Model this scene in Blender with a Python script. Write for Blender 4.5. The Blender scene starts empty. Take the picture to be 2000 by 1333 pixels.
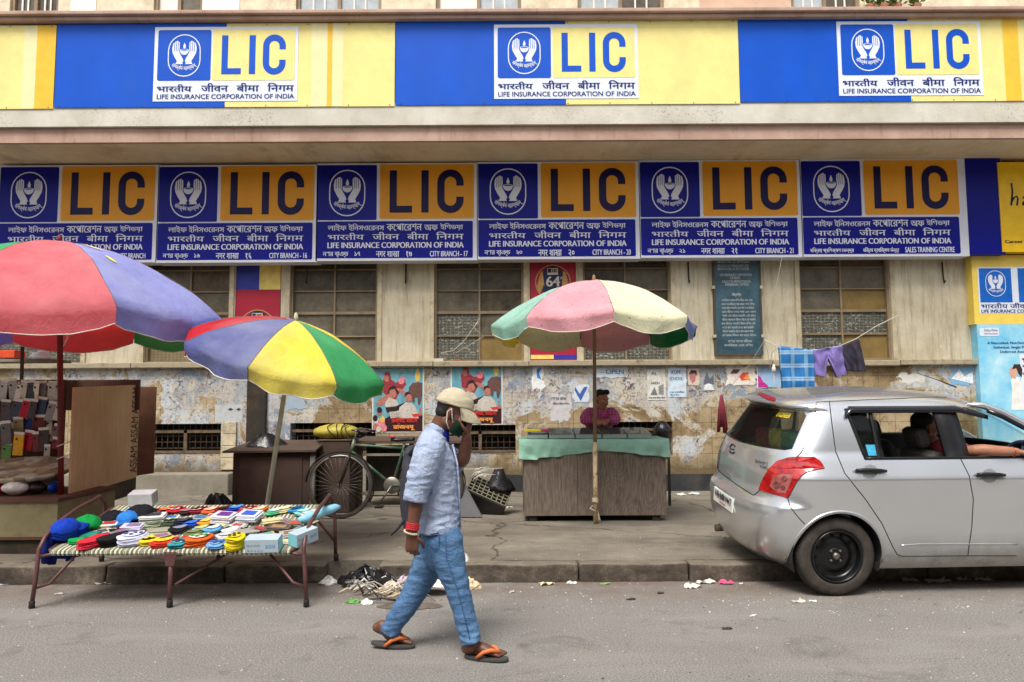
import bpy, bmesh, math, random
from mathutils import Vector, Matrix, noise, Euler
from mathutils.geometry import tessellate_polygon, interpolate_bezier
R = math.radians
random.seed(7)
scene = bpy.context.scene
col = scene.collection
# ------------------------------------------------------------------ camera, world, sun, exposure
CAM_H, PITCH, ROLL, FPX = 1.45, R(4.8), R(-0.28), 1500.0
cam_data = bpy.data.cameras.new("camera")
cam_data.sensor_width = 36.0
cam_data.lens = 27.0
cam_data.clip_end = 2000
cam = bpy.data.objects.new("camera", cam_data)
col.objects.link(cam)
CAM_R = Matrix.Rotation(R(90) + PITCH, 3, 'X') @ Matrix.Rotation(ROLL, 3, 'Z')
cam.matrix_world = Matrix.Translation((0, 0, CAM_H)) @ CAM_R.to_4x4()
scene.camera = cam
SUN_EL, SUN_AZ = R(58), R(200)      # azimuth measured from +Y clockwise (towards +X)
world = bpy.data.worlds.new("World")
scene.world = world
world.use_nodes = True
wn = world.node_tree
wn.nodes.clear()
sky = wn.nodes.new("ShaderNodeTexSky")
sky.sky_type = 'NISHITA'
sky.sun_disc = False
sky.sun_elevation = SUN_EL
sky.sun_rotation = SUN_AZ
sky.air_density = 1.0
sky.dust_density = 4.0
sky.ozone_density = 0.6
hsv = wn.nodes.new("ShaderNodeHueSaturation")
hsv.inputs['Saturation'].default_value = 0.30       # a white, hazy overcast
bg = wn.nodes.new("ShaderNodeBackground")
bg.inputs['Strength'].default_value = 0.125
wo = wn.nodes.new("ShaderNodeOutputWorld")
wn.links.new(sky.outputs[0], hsv.inputs['Color'])
wn.links.new(hsv.outputs[0], bg.inputs['Color'])
wn.links.new(bg.outputs[0], wo.inputs['Surface'])
sun_data = bpy.data.lights.new("sun", 'SUN')
sun_data.energy = 2.3
sun_data.angle = R(22)
sun_data.color = (1.0, 0.95, 0.87)
sun = bpy.data.objects.new("sun", sun_data)
col.objects.link(sun)
_d = Vector((math.sin(SUN_AZ) * math.cos(SUN_EL), math.cos(SUN_AZ) * math.cos(SUN_EL), math.sin(SUN_EL)))
sun.rotation_euler = _d.to_track_quat('Z', 'Y').to_euler()
sun.location = (0, -5, 20)
vs = scene.view_settings
vs.view_transform = 'Standard'
vs.look = 'None'
vs.exposure = 0.62
vs.gamma = 1.0
scene.cycles.max_bounces = 8
scene.cycles.transparent_max_bounces = 12
scene.cycles.use_denoising = True
# ------------------------------------------------------------------ helpers: pixels of the photograph (2000 x 1333) to points in the place
def ray(px, py):
 return CAM_R @ Vector(((px - 1000) / FPX, -(py - 666.5) / FPX, -1.0))
def W(px, py, Y):
 d = ray(px, py); t = Y / d.y
 return Vector((0, 0, CAM_H)) + d * t
def G(px, py, z):
 d = ray(px, py); t = (z - CAM_H) / d.z
 return Vector((0, 0, CAM_H)) + d * t
def S(Y): return Y / FPX            # metres per photo pixel at that distance
def lin(c):
 c = c / 255.0
 return c / 12.92 if c <= 0.04045 else ((c + 0.055) / 1.055) ** 2.4
def C(r, g, b, k=1.0): return (min(lin(r) * k, .95), min(lin(g) * k, .95), min(lin(b) * k, .95))
# ------------------------------------------------------------------ materials
MATS = {}
class NT:
 def __init__(s, name):
  s.m = bpy.data.materials.new(name); s.m.use_nodes = True
  s.t = s.m.node_tree; s.p = s.t.nodes['Principled BSDF']
  s.co = s.n('ShaderNodeTexCoord').outputs['Object']
 def n(s, typ, **kw):
  x = s.t.nodes.new(typ)
  for k, v in kw.items(): setattr(x, k, v)
  return x
 def l(s, a, b): s.t.links.new(a, b)
 def noise(s, scale, detail=4, rough=.6, vec=None, dist=0.0):
  x = s.n('ShaderNodeTexNoise'); x.inputs['Scale'].default_value = scale
  x.inputs['Detail'].default_value = detail; x.inputs['Roughness'].default_value = rough
  x.inputs['Distortion'].default_value = dist
  s.l(vec if vec is not None else s.co, x.inputs['Vector']); return x.outputs['Fac']
 def mapping(s, scale=(1, 1, 1), rot=(0, 0, 0), loc=(0, 0, 0), vec=None):
  x = s.n('ShaderNodeMapping'); x.inputs['Scale'].default_value = scale
  x.inputs['Rotation'].default_value = rot; x.inputs['Location'].default_value = loc
  s.l(vec if vec is not None else s.co, x.inputs['Vector']); return x.outputs['Vector']
 def ramp(s, fac, stops, interp='LINEAR'):
  x = s.n('ShaderNodeValToRGB'); x.color_ramp.interpolation = interp
  e = x.color_ramp.elements
  while len(e) < len(stops): e.new(0.5)
  for i, (p, c) in enumerate(stops):
   e[i].position = p
   e[i].color = (c, c, c, 1) if isinstance(c, (int, float)) else (*c, 1)
  s.l(fac, x.inputs['Fac']); return x.outputs['Color']
 def mix(s, fac, a, b, mode='MIX'):
  x = s.n('ShaderNodeMix', data_type='RGBA', blend_type=mode)
  if isinstance(fac, (int, float)): x.inputs[0].default_value = fac
  else: s.l(fac, x.inputs[0])
  for v, i in ((a, 6), (b, 7)):
   if isinstance(v, tuple): x.inputs[i].default_value = (*v[:3], 1)
   else: s.l(v, x.inputs[i])
  return x.outputs[2]
 def math(s, op, a, b=0.0):
  x = s.n('ShaderNodeMath', operation=op)
  for v, i in ((a, 0), (b, 1)):
   if isinstance(v, (int, float)): x.inputs[i].default_value = v
   else: s.l(v, x.inputs[i])
  return x.outputs[0]
 def sep(s, vec=None):
  x = s.n('ShaderNodeSeparateXYZ'); s.l(vec if vec is not None else s.co, x.inputs[0]); return x.outputs
 def color(s, c):
  if isinstance(c, tuple): s.p.inputs['Base Color'].default_value = (*c[:3], 1)
  else: s.l(c, s.p.inputs['Base Color'])
 def bump(s, h, strength=.3, dist=.01):
  x = s.n('ShaderNodeBump'); x.inputs['Strength'].default_value = strength
  x.inputs['Distance'].default_value = dist
  s.l(h, x.inputs['Height']); s.l(x.outputs[0], s.p.inputs['Normal'])
 def set(s, rough=None, metal=None, spec=None, coat=None):
  if rough is not None:
   if isinstance(rough, (int, float)): s.p.inputs['Roughness'].default_value = rough
   else: s.l(rough, s.p.inputs['Roughness'])
  if metal is not None: s.p.inputs['Metallic'].default_value = metal
  if spec is not None: s.p.inputs['Specular IOR Level'].default_value = spec
  if coat is not None: s.p.inputs['Coat Weight'].default_value = coat
  return s.m
def mat(name, c, rough=.65, metal=0.0, var=.18, scale=6.0, bump=0.0, bscale=60.0, dirt=None, dirt_amt=.5, dscale=3.0, spec=.4, trans=0.0):
 """a plain stuff with uneven colour, optional dirt patches and bump"""
 key = (name, c, rough, metal, var, scale, bump, dirt)
 if key in MATS: return MATS[key]
 t = NT(name)
 lo = tuple(x * (1 - var) for x in c); hi = tuple(min(x * (1 + var), 1) for x in c)
 a = t.ramp(t.noise(scale, 5), [(.3, lo), (.7, hi)])
 if dirt is not None:
  f = t.ramp(t.noise(dscale, 8, .7), [(.48, 0.0), (.66, dirt_amt)])
  a = t.mix(f, a, dirt)
 t.color(a)
 if bump: t.bump(t.noise(bscale, 4), bump, .01)
 t.set(rough, metal, spec)
 if trans:
  tr = t.n('ShaderNodeBsdfTranslucent'); t.l(a, tr.inputs['Color'])
  mx = t.n('ShaderNodeMixShader'); mx.inputs[0].default_value = trans
  out = t.t.nodes['Material Output']
  t.l(t.p.outputs[0], mx.inputs[1]); t.l(tr.outputs[0], mx.inputs[2]); t.l(mx.outputs[0], out.inputs['Surface'])
 MATS[key] = t.m
 return t.m
def glass_mat(name, tint=(.8, .85, .85), opacity=.35, dark=(.01, .012, .012), rough=.03):
 """thin window glass: part mirror, part see-through"""
 t = NT(name)
 t.color(dark); t.set(rough, 0, .8)
 tr = t.n('ShaderNodeBsdfTransparent'); tr.inputs['Color'].default_value = (*tint, 1)
 mx = t.n('ShaderNodeMixShader'); mx.inputs[0].default_value = 1 - opacity
 out = t.t.nodes['Material Output']
 t.l(t.p.outputs[0], mx.inputs[1]); t.l(tr.outputs[0], mx.inputs[2]); t.l(mx.outputs[0], out.inputs['Surface'])
 return t.m
# ------------------------------------------------------------------ objects
def tag(o, label=None, cat=None, group=None, kind=None):
 if label: o['label'] = label
 if cat: o['category'] = cat
 if group: o['group'] = group
 if kind: o['kind'] = kind
 return o
def thing(name, loc, label, cat, group=None):
 o = bpy.data.objects.new(name, None); col.objects.link(o)
 o.empty_display_size = .1
 o.location = loc
 return tag(o, label, cat, group)
ROOTLOC = {}
def root_loc(o):
 v = Vector((0, 0, 0))
 while o is not None:
  v += o.location; o = o.parent
 return v
class MB:
 """collects verts and faces (in world coordinates) and links them as ONE mesh object"""
 def __init__(s): s.v = []; s.f = []; s.mi = []; s.sm = []
 def add(s, vs_, fs, mi=0, smooth=False):
  b = len(s.v); s.v.extend(Vector(v) for v in vs_)
  for f in fs: s.f.append([b + i for i in f]); s.mi.append(mi); s.sm.append(smooth)
  return s
 def quad(s, a, b, c, d, mi=0): return s.add([a, b, c, d], [(0, 1, 2, 3)], mi)
 def box(s, x0, x1, y0, y1, z0, z1, mi=0):
  v = [(x, y, z) for z in (z0, z1) for y in (y0, y1) for x in (x0, x1)]
  return s.add(v, [(0, 2, 3, 1), (4, 5, 7, 6), (0, 1, 5, 4), (1, 3, 7, 5), (3, 2, 6, 7), (2, 0, 4, 6)], mi)
 def rbox(s, x0, x1, y0, y1, z0, z1, r=.01, mi=0, mtx=None):
  bm = bmesh.new(); bmesh.ops.create_cube(bm, size=1)
  for v in bm.verts:
   v.co = Vector(((x0 + x1) / 2 + v.co.x * (x1 - x0), (y0 + y1) / 2 + v.co.y * (y1 - y0), (z0 + z1) / 2 + v.co.z * (z1 - z0)))
  bmesh.ops.bevel(bm, geom=bm.edges[:], offset=r, segments=2, profile=.5, affect='EDGES')
  return s.bm(bm, mi, mtx)
 def bm(s, bm, mi=0, mtx=None, smooth=False):
  bm.verts.ensure_lookup_table()
  vs_ = [(mtx @ v.co if mtx else v.co.copy()) for v in bm.verts]
  s.add(vs_, [[v.index for v in f.verts] for f in bm.faces], mi, smooth); bm.free(); return s
 def ring_loft(s, rings, mi=0, smooth=True, cap=True, closed=True):
  n = len(rings[0]); vs_ = [p for r in rings for p in r]; fs = []
  for i in range(len(rings) - 1):
   for j in range(n if closed else n - 1):
    k = (j + 1) % n
    fs.append((i * n + j, i * n + k, (i + 1) * n + k, (i + 1) * n + j))
  if cap:
   fs.append(tuple(reversed(range(n)))); fs.append(tuple(range((len(rings) - 1) * n, len(rings) * n)))
  return s.add(vs_, fs, mi, smooth)
 def tube(s, pts, r, n=10, mi=0, smooth=True, cap=True):
  pts = [Vector(p) for p in pts]
  rr = r if isinstance(r, (list, tuple)) else [r] * len(pts)
  up = None; rings = []
  for i, p in enumerate(pts):
   d = (pts[min(i + 1, len(pts) - 1)] - pts[max(i - 1, 0)])
   if d.length < 1e-9: d = Vector((0, 0, 1))
   d.normalize()
   if up is None:
    up = Vector((0, 0, 1)) if abs(d.z) < .9 else Vector((0, 1, 0))
   a = d.cross(up)
   if a.length < 1e-5: a = d.cross(Vector((1, 0.3, 0)))
   a.normalize(); b = d.cross(a).normalized(); up = -b if (-b).dot(up) > 0 else b
   b = a.cross(d).normalized()
   rings.append([p + (a * math.cos(2 * math.pi * k / n) + b * math.sin(2 * math.pi * k / n)) * rr[i] for k in range(n)])
  return s.ring_loft(rings, mi, smooth, cap)
 def lathe(s, prof, center, axis='Z', n=32, mi=0, smooth=True):
  """prof: list of (radius, height along the axis)"""
  c = Vector(center); rings = []
  for r, h in prof:
   ring = []
   for k in range(n):
    a = 2 * math.pi * k / n; u, v = r * math.cos(a), r * math.sin(a)
    ring.append(c + (Vector((u, v, h)) if axis == 'Z' else Vector((u, h, v)) if axis == 'Y' else Vector((h, u, v))))
   rings.append(ring)
  return s.ring_loft(rings, mi, smooth, cap=prof[0] != prof[-1])
 def poly(s, pts, mi=0):
  pts = [Vector(p) for p in pts]
  return s.add(pts, [tuple(range(len(pts)))], mi)
 def prism(s, pts, vec, mi=0):
  """extrude a planar polygon along vec"""
  pts = [Vector(p) for p in pts]; n = len(pts); vec = Vector(vec)
  fs = [tuple(range(n)), tuple(reversed(range(n, 2 * n)))]
  fs += [(i, (i + 1) % n + 0, (i + 1) % n + n, i + n) for i in range(n)]
  return s.add(pts + [p + vec for p in pts], fs, mi)
 def build(s, name, mats, parent=None, label=None, cat=None, group=None, kind=None, origin=None, fix=True):
  me = bpy.data.meshes.new(name)
  o = bpy.data.objects.new(name, me); col.objects.link(o)
  if parent is not None:
   off = root_loc(parent); o.parent = parent
  else:
   if origin is None: off = Vector((0, 0, 0))
   elif origin == 'base':
    xs = [v.x for v in s.v]; ys = [v.y for v in s.v]; zs = [v.z for v in s.v]
    off = Vector(((min(xs) + max(xs)) / 2, (min(ys) + max(ys)) / 2, min(zs)))
   else: off = Vector(origin)
   o.location = off
  me.from_pydata([v - off for v in s.v], [], s.f)
  if not isinstance(mats, (list, tuple)): mats = [mats]
  for m in mats: me.materials.append(m)
  me.polygons.foreach_set('material_index', s.mi)
  me.polygons.foreach_set('use_smooth', s.sm)
  if fix:
   bm = bmesh.new(); bm.from_mesh(me); bmesh.ops.recalc_face_normals(bm, faces=bm.faces[:]); bm.to_mesh(me); bm.free()
  me.update()
  tag(o, label, cat, group, kind)
  return o
def evaluated(o):
 dg = bpy.context.evaluated_depsgraph_get(); dg.update()
 return bpy.data.meshes.new_from_object(o.evaluated_get(dg))
# ------------------------------------------------------------------ lettering: contours of the built-in font, filled by hand
_glyph = {}
def text_polys(sx):
 if sx in _glyph: return _glyph[sx]
 cu = bpy.data.curves.new('lettering', 'FONT'); cu.body = sx; cu.size = 1.0
 o = bpy.data.objects.new('lettering', cu); col.objects.link(o)
 dg = bpy.context.evaluated_depsgraph_get(); dg.update()
 cc = o.evaluated_get(dg).to_curve(dg)
 conts = []
 for sp in cc.splines:
  pts = []
  bp = sp.bezier_points; n = len(bp)
  for i in range(n):
   a, b = bp[i], bp[(i + 1) % n]
   straight = (a.handle_right - a.co).cross(b.co - a.co).length < 1e-5 and (b.handle_left - b.co).cross(b.co - a.co).length < 1e-5
   if straight: pts.append((a.co.x, a.co.y))
   else: pts += [(p.x, p.y) for p in interpolate_bezier(a.co, a.handle_right, b.handle_left, b.co, 5)[:-1]]
  q = []
  for p in pts:
   if not q or (abs(p[0] - q[-1][0]) + abs(p[1] - q[-1][1])) > 1e-4: q.append(p)
  if len(q) > 2: conts.append(q)
 o.evaluated_get(dg).to_curve_clear()
 bpy.data.objects.remove(o); bpy.data.curves.remove(cu)
 def area(p): return sum(p[i][0] * p[(i + 1) % len(p)][1] - p[(i + 1) % len(p)][0] * p[i][1] for i in range(len(p))) / 2
 def inside(pt, p):
  c = False
  for i in range(len(p)):
   (x1, y1), (x2, y2) = p[i], p[i - 1]
   if (y1 > pt[1]) != (y2 > pt[1]) and pt[0] < (x2 - x1) * (pt[1] - y1) / (y2 - y1) + x1: c = not c
  return c
 if not conts: _glyph[sx] = ([], (0, 0, 1, 1)); return _glyph[sx]
 big = max(conts, key=lambda p: abs(area(p))); sgn = 1 if area(big) > 0 else -1
 outs = [p for p in conts if area(p) * sgn > 0]; holes = [p for p in conts if area(p) * sgn <= 0]
 res = []
 for i, p in enumerate(outs):
  hs = [h for h in holes if inside(h[0], p)]
  loops = [[Vector((x, y, 0)) for x, y in q] for q in [p] + hs]
  flat = [v for q in loops for v in q]
  res.append(([(v.x, v.y) for v in flat], tessellate_polygon(loops), i % 3))
 xs = [x for p in outs for x, y in p]; ys = [y for p in outs for x, y in p]
 _glyph[sx] = (res, (min(xs), min(ys), max(xs), max(ys)))
 return _glyph[sx]
class Canvas:
 """a flat sign face: positions in photo pixels, turned into metres by one scale on the plane Y"""
 def __init__(s, px, py, Y, dx=0, dy_=0):
  s.o = W(px + dx, py + dy_, Y); s.px, s.py = px, py
  dy = ray(px, py).y
  s.s = S(Y) / dy; s.sv = S(Y) / dy ** 2
  s.ux = Vector((1, 0, 0)); s.uz = Vector((0, 0, 1)); s.un = Vector((0, -1, 0))
 def P(s, x, y, d=0.0):
  return s.o + s.ux * ((x - s.px) * s.s) + s.uz * (-(y - s.py) * s.sv) + s.un * d
 def rect(s, mb, x0, y0, x1, y1, d=.003, mi=0, r=0.0, th=0.0):
  if r:
   pts = []
   for cx, cy, a0 in ((x1 - r, y0 + r, -90), (x1 - r, y1 - r, 0), (x0 + r, y1 - r, 90), (x0 + r, y0 + r, 180)):
    for k in range(5):
     a = R(a0 + k * 22.5); pts.append((cx + r * math.cos(a), cy + r * math.sin(a)))
  else: pts = [(x0, y0), (x1, y0), (x1, y1), (x0, y1)]
  return s.shape(mb, pts, d, mi)
 def shape(s, mb, pts, d=.003, mi=0):
  """any polygon, concave too; a thin sheet with its own edge"""
  v = [s.P(x, y, d) for x, y in pts]
  tri = tessellate_polygon([[Vector((x, y, 0)) for x, y in pts]])
  mb.add(v, tri, mi)
  return mb
 def text(s, mb, sx, x0, y0, x1, y1, d=.006, mi=0, bold=0.0, slant=0.0, fn=None):
  """lettering filling the box x0..x1, y0..y1 (cap top to baseline box of the outlines)"""
  res, (ax, ay, bx, by) = text_polys(sx)
  if not res: return mb
  kx = (x1 - x0) / max(bx - ax, 1e-6); ky = (y1 - y0) / max(by - ay, 1e-6)
  for rep in ((0,) if not bold else (-bold, bold)):
   for pts, tri, lay in res:
    vs_ = []
    for x, y in pts:
     X = x0 + (x - ax) * kx + rep + slant * (y - ay) * ky; Y_ = y1 - (y - ay) * ky
     if fn: X, Y_ = fn(X, Y_)
     vs_.append(s.P(X, Y_, d + lay * .0003 + (rep > 0) * .0011))
    mb.add(vs_, tri, mi)
  return mb
 def stroke(s, mb, pts, w, d=.004, mi=0, closed=False):
  n = len(pts); L = []; Rr = []
  for i, (x, y) in enumerate(pts):
   a = pts[(i - 1) % n] if (closed or i) else pts[i]; b = pts[(i + 1) % n] if (closed or i < n - 1) else pts[i]
   dx, dy = b[0] - a[0], b[1] - a[1]; l = math.hypot(dx, dy) or 1
   nx, ny = -dy / l * w / 2, dx / l * w / 2
   L.append(s.P(x + nx, y + ny, d)); Rr.append(s.P(x - nx, y - ny, d))
  m = n if closed else n - 1
  mb.add(L + Rr, [(i, (i + 1) % n, (i + 1) % n + n, i + n) for i in range(m)], mi)
  return mb
# ================================================================== the setting
ZP = 0.145                                   # pavement height
YK = G(1000, 1138, 0).y                      # kerb face
YW = G(1350, 958, ZP).y                      # wall of the ground floor
YB = YW - 0.32                               # face of the branch boards
Z_SOF = W(1000, 314, YB).z                   # underside of the canopy
YF = YB
for _ in range(60):                          # front of the canopy: its lower edge is seen at y = 271
 YF -= 0.02
 if W(1000, 271, YF).z < Z_SOF: break
X0, X1 = -13.0, 13.0
# --- road, pavement, kerb
t = NT('asphalt')
spk = t.noise(95, 6, .85)
bign = t.noise(.9, 6, .6)
c1 = t.ramp(spk, [(.34, C(72, 70, 68)), (.5, C(124, 121, 117)), (.64, C(182, 178, 173))])
c2 = t.mix(t.ramp(bign, [(.35, 0.0), (.75, .45)]), c1, C(116, 110, 105))
c2 = t.mix(t.ramp(t.noise(1.7, 9, .75, dist=.8), [(.54, 0.0), (.68, .6)]), c2, C(76, 73, 69)); c2 = t.mix(t.ramp(t.noise(.55, 5, .6, vec=t.mapping((1, 3.5, 1), loc=(2, 5, 0))), [(.50, 0.0), (.66, .4)]), c2, C(150, 146, 140))
vor = t.n('ShaderNodeTexVoronoi', feature='F1'); vor.inputs['Scale'].default_value = 7; vor.inputs['Randomness'].default_value = 1
t.l(t.co, vor.inputs['Vector'])
c2 = t.mix(t.ramp(vor.outputs['Distance'], [(.06, .8), (.10, 0.0)]), c2, t.mix(t.noise(2.2, 2), C(70, 62, 56), C(190, 182, 172)))
# reddish-brown grime along the gutter
sy = t.sep()
g = t.math('MULTIPLY', t.ramp(t.math('SUBTRACT', YK + .05, sy[1]), [(.0, 1.0), (.38, .75), (.85, 0.0)]), t.ramp(t.noise(3.0, 6, .7), [(.38, .2), (.6, 1.0)]))
c2 = t.mix(t.math('MULTIPLY', g, .8), c2, t.mix(t.noise(9, 5, .7), C(84, 66, 54), C(122, 104, 90)))
t.color(c2); t.bump(t.noise(130, 4, .8), .7, .008); t.set(.86, 0, .3)
M_ROAD = t.m
t = NT('pavement_concrete')
n1 = t.noise(2.2, 8, .7); n2 = t.noise(75, 6, .8)
c1 = t.ramp(n1, [(.28, C(82, 76, 67)), (.5, C(110, 103, 92)), (.75, C(134, 127, 114))])
c1 = t.mix(t.ramp(n2, [(.42, .0), (.66, .65)]), c1, C(156, 148, 134)); c1 = t.mix(t.ramp(t.noise(60, 5, .8, vec=t.mapping(loc=(4, 2, 0))), [(.56, 0.0), (.66, .6)]), c1, C(72, 65, 56))
vd = t.n('ShaderNodeTexVoronoi', feature='DISTANCE_TO_EDGE'); vd.inputs['Scale'].default_value = .34
wv = t.n('ShaderNodeVectorMath', operation='ADD')
nz = t.n('ShaderNodeTexNoise'); nz.inputs['Scale'].default_value = 2.6; nz.inputs['Detail'].default_value = 6
t.l(t.co, nz.inputs['Vector'])
sc_ = t.n('ShaderNodeVectorMath', operation='SCALE'); sc_.inputs['Scale'].default_value = .5; t.l(nz.outputs['Color'], sc_.inputs[0])
t.l(t.co, wv.inputs[0]); t.l(sc_.outputs[0], wv.inputs[1]); t.l(wv.outputs[0], vd.inputs['Vector'])
crack = t.ramp(vd.outputs['Distance'], [(.0, 1.0), (.007, 0.0)])
c1 = t.mix(t.math('MULTIPLY', crack, .85), c1, C(40, 36, 31))
c1 = t.mix(t.ramp(t.noise(.7, 5, .6, vec=t.mapping((1, 2.2, 1))), [(.46, 0.0), (.68, .65)]), c1, C(66, 60, 53))
t.color(c1); t.bump(t.math('SUBTRACT', n2, t.math('MULTIPLY', crack, 2.0)), .3, .006); t.set(.85, 0, .3)
M_PAVE = t.m
MB().quad((-300, -300, -.03), (300, -300, -.03), (300, 300, -.03), (-300, 300, -.03)).build('ground', mat('earth', C(110, 100, 88)), kind='structure')
MB().quad((-80, -40, 0), (80, -40, 0), (80, YK + .3, 0), (-80, YK + .3, 0)).build('road', M_ROAD, kind='structure')
# pavement with a ragged front edge where it meets the kerb stones
m = MB(); rnd = random.Random(3); xs = []; x = -40.0
while x < 40: xs.append(x); x += .12 if -6 < x < 6 else 2.0
gx0, gx1 = G(657, 1120, 0).x, G(752, 1120, 0).x
def edge_y(x):
 y = YK + .17 + .025 * noise.noise(Vector((x * 1.7, 3, 0))) + .012 * noise.noise(Vector((x * 7, 9, 0)))
 if gx0 < x < gx1: y += .05
 return y
top = [(x, edge_y(x), ZP) for x in xs]; far = [(x, YW + .1, ZP) for x in xs]; low = [(x, edge_y(x) + .01, -.02) for x in xs]
n = len(xs)
m.add(top + far + low, [(i, i + 1, n + i + 1, n + i) for i in range(n - 1)] + [(2 * n + i, 2 * n + i + 1, i + 1, i) for i in range(n - 1)])
m.build('pavement', M_PAVE, kind='structure')
t = NT('kerb_stone')
n1 = t.noise(5, 8, .75)
c1 = t.ramp(n1, [(.3, C(48, 42, 37)), (.52, C(84, 75, 66)), (.72, C(128, 118, 105))])
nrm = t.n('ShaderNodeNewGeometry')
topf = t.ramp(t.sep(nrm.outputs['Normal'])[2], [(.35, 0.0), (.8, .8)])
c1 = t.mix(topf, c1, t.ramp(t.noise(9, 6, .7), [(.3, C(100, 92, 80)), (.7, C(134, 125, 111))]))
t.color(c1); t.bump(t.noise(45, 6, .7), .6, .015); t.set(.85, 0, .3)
M_KERB = t.m
m = MB()
kx = [-40, -20, -12, -8.2, -6.6, -5.4, -4.3, G(255, 1120, 0).x, G(470, 1120, 0).x, G(655, 1120, 0).x]
segs = list(zip(kx[:-1], kx[1:])) + [(G(752, 1120, 0).x, G(905, 1120, 0).x)]
kx2 = [G(p, 1120, 0).x for p in (905, 1124, 1330, 1560, 1780, 2000, 2300)] + [8, 14, 24, 40]
segs += list(zip(kx2[:-1], kx2[1:]))
for a, b in segs:
 bm = bmesh.new(); bmesh.ops.create_cube(bm, size=1)
 L = b - a - .012; dz = rnd.uniform(-.008, .008); dyk = rnd.uniform(-.012, .012)
 for v in bm.verts:
  v.co = Vector(((a + b) / 2 + v.co.x * L, YK + .085 + dyk + v.co.y * .17, ZP / 2 - .01 + dz + v.co.z * (ZP + .02)))
 bmesh.ops.bevel(bm, geom=bm.edges[:], offset=.022, segments=3, profile=.6, affect='EDGES')
 if L < 4:
  bmesh.ops.subdivide_edges(bm, edges=[e for e in bm.edges if e.calc_length() > .1], cuts=6, use_grid_fill=True)
  for v in bm.verts:
   q = v.co * 6; v.co += Vector((.3, 1, .6)) * .016 * noise.noise(q) + Vector((0, 1, .7)) * .007 * noise.noise(v.co * 21)
 m.bm(bm, 0, smooth=True)
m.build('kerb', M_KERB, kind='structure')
# ================================================================== the house row across the street, behind the photographer: it shades the street and shows in the car's paint
opp = thing('opposite_building', (0, -9.5, 0), 'plain grey-brown house row across the street, behind the viewer', 'building')
m = MB(); m.box(-40, 40, -16, -9.5, 0, 8.6); m.build('wall', mat('opposite_plaster', C(168, 160, 148), .85, var=.2, scale=.5), opp)
m = MB()
for i in range(-9, 10):
 for z in (.1, 3.9): m.box(i * 4 - 1.3, i * 4 + 1.3, -9.49, -9.46, z, z + 2.7)
m.build('window', mat('opposite_glass', C(50, 50, 52), .2), opp)
m = MB(); m.box(-40, 40, -9.45, -8.4, 3.2, 3.45); m.build('awning', mat('opposite_awning', C(96, 88, 80), .8), opp)
# ================================================================== the office building
t = NT('plaster')                                     # cream wall of the ground floor, streaked and stained
n1 = t.noise(1.6, 8, .65)
c1 = t.ramp(n1, [(.3, C(174, 163, 138)), (.55, C(198, 189, 166)), (.75, C(212, 205, 186))])
st = t.noise(3.0, 6, .7, vec=t.mapping((3.5, 1, .35)))
c1 = t.mix(t.ramp(st, [(.48, 0.0), (.7, .7)]), c1, C(126, 110, 84))
c1 = t.mix(t.ramp(t.noise(7, 8, .8), [(.63, 0.0), (.67, .75)]), c1, C(222, 218, 206))
c1 = t.mix(t.ramp(t.noise(26, 5, .8), [(.66, 0.0), (.7, .7)]), c1, C(104, 92, 74))
t.color(c1); t.bump(t.noise(30, 6, .7), .25, .01); t.set(.85, 0, .2)
M_PLASTER = t.m
t = NT('poster_wall')                                 # tiled lower wall under years of torn posters
sx, sy_, sz = t.sep()
br = t.n('ShaderNodeTexBrick', offset=0.0, offset_frequency=1, squash=1.0)
br.inputs['Scale'].default_value = 1; br.inputs['Brick Width'].default_value = .235; br.inputs['Row Height'].default_value = .235
br.inputs['Mortar Size'].default_value = .004; br.inputs['Mortar Smooth'].default_value = .3
xz = t.n('ShaderNodeCombineXYZ'); t.l(sx, xz.inputs[0]); t.l(sz, xz.inputs[1]); t.l(xz.outputs[0], br.inputs['Vector'])
grout = br.outputs['Fac']
base = t.ramp(t.noise(1.1, 6, .65), [(.32, C(112, 92, 64)), (.5, C(156, 136, 104)), (.72, C(182, 168, 140))])
base = t.mix(t.ramp(t.noise(9, 8, .75), [(.5, 0.0), (.66, .8)]), base, C(88, 72, 54)); base = t.mix(t.ramp(t.noise(20, 7, .8), [(.60, 0.0), (.64, .7)]), base, C(196, 184, 160))
base = t.mix(t.math('MULTIPLY', grout, .7), base, C(58, 48, 36))
# which part of the wall carries paper: most between the stalls, little at the ends
reg = t.ramp(t.math('MULTIPLY', t.math('ADD', sx, 8.0), 1 / 16.0), [(.10, .50), (.20, .56), (.28, .62), (.345, .44), (.37, .42), (.43, .58), (.50, .62), (.68, .58), (.74, .50), (.82, .40), (.93, .58)])
pm = t.math('ADD', t.noise(1.7, 10, .70, dist=.8), t.math('SUBTRACT', t.math('SUBTRACT', reg, t.math('MULTIPLY', t.ramp(t.math('ADD', sx, .4), [(.0, .25), (.6, 1.0)]), t.ramp(t.math('SUBTRACT', 1.95, t.math('ADD', sz, t.math('MULTIPLY', t.noise(1.3, 4), .5))), [(.12, 0.0), (.45, .16)]))), .5))
paper = t.ramp(pm, [(.495, 0.0), (.515, 1.0)])
va = t.n('ShaderNodeTexVoronoi', feature='F1'); va.inputs['Scale'].default_value = 3.6
wob = t.n('ShaderNodeVectorMath', operation='ADD'); nzz = t.n('ShaderNodeTexNoise'); nzz.inputs['Scale'].default_value = 9; nzz.inputs['Detail'].default_value = 8
t.l(t.co, nzz.inputs['Vector']); sc2 = t.n('ShaderNodeVectorMath', operation='SCALE'); sc2.inputs['Scale'].default_value = .35
t.l(nzz.outputs['Color'], sc2.inputs[0]); t.l(t.co, wob.inputs[0]); t.l(sc2.outputs[0], wob.inputs[1]); t.l(wob.outputs[0], va.inputs['Vector'])
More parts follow.
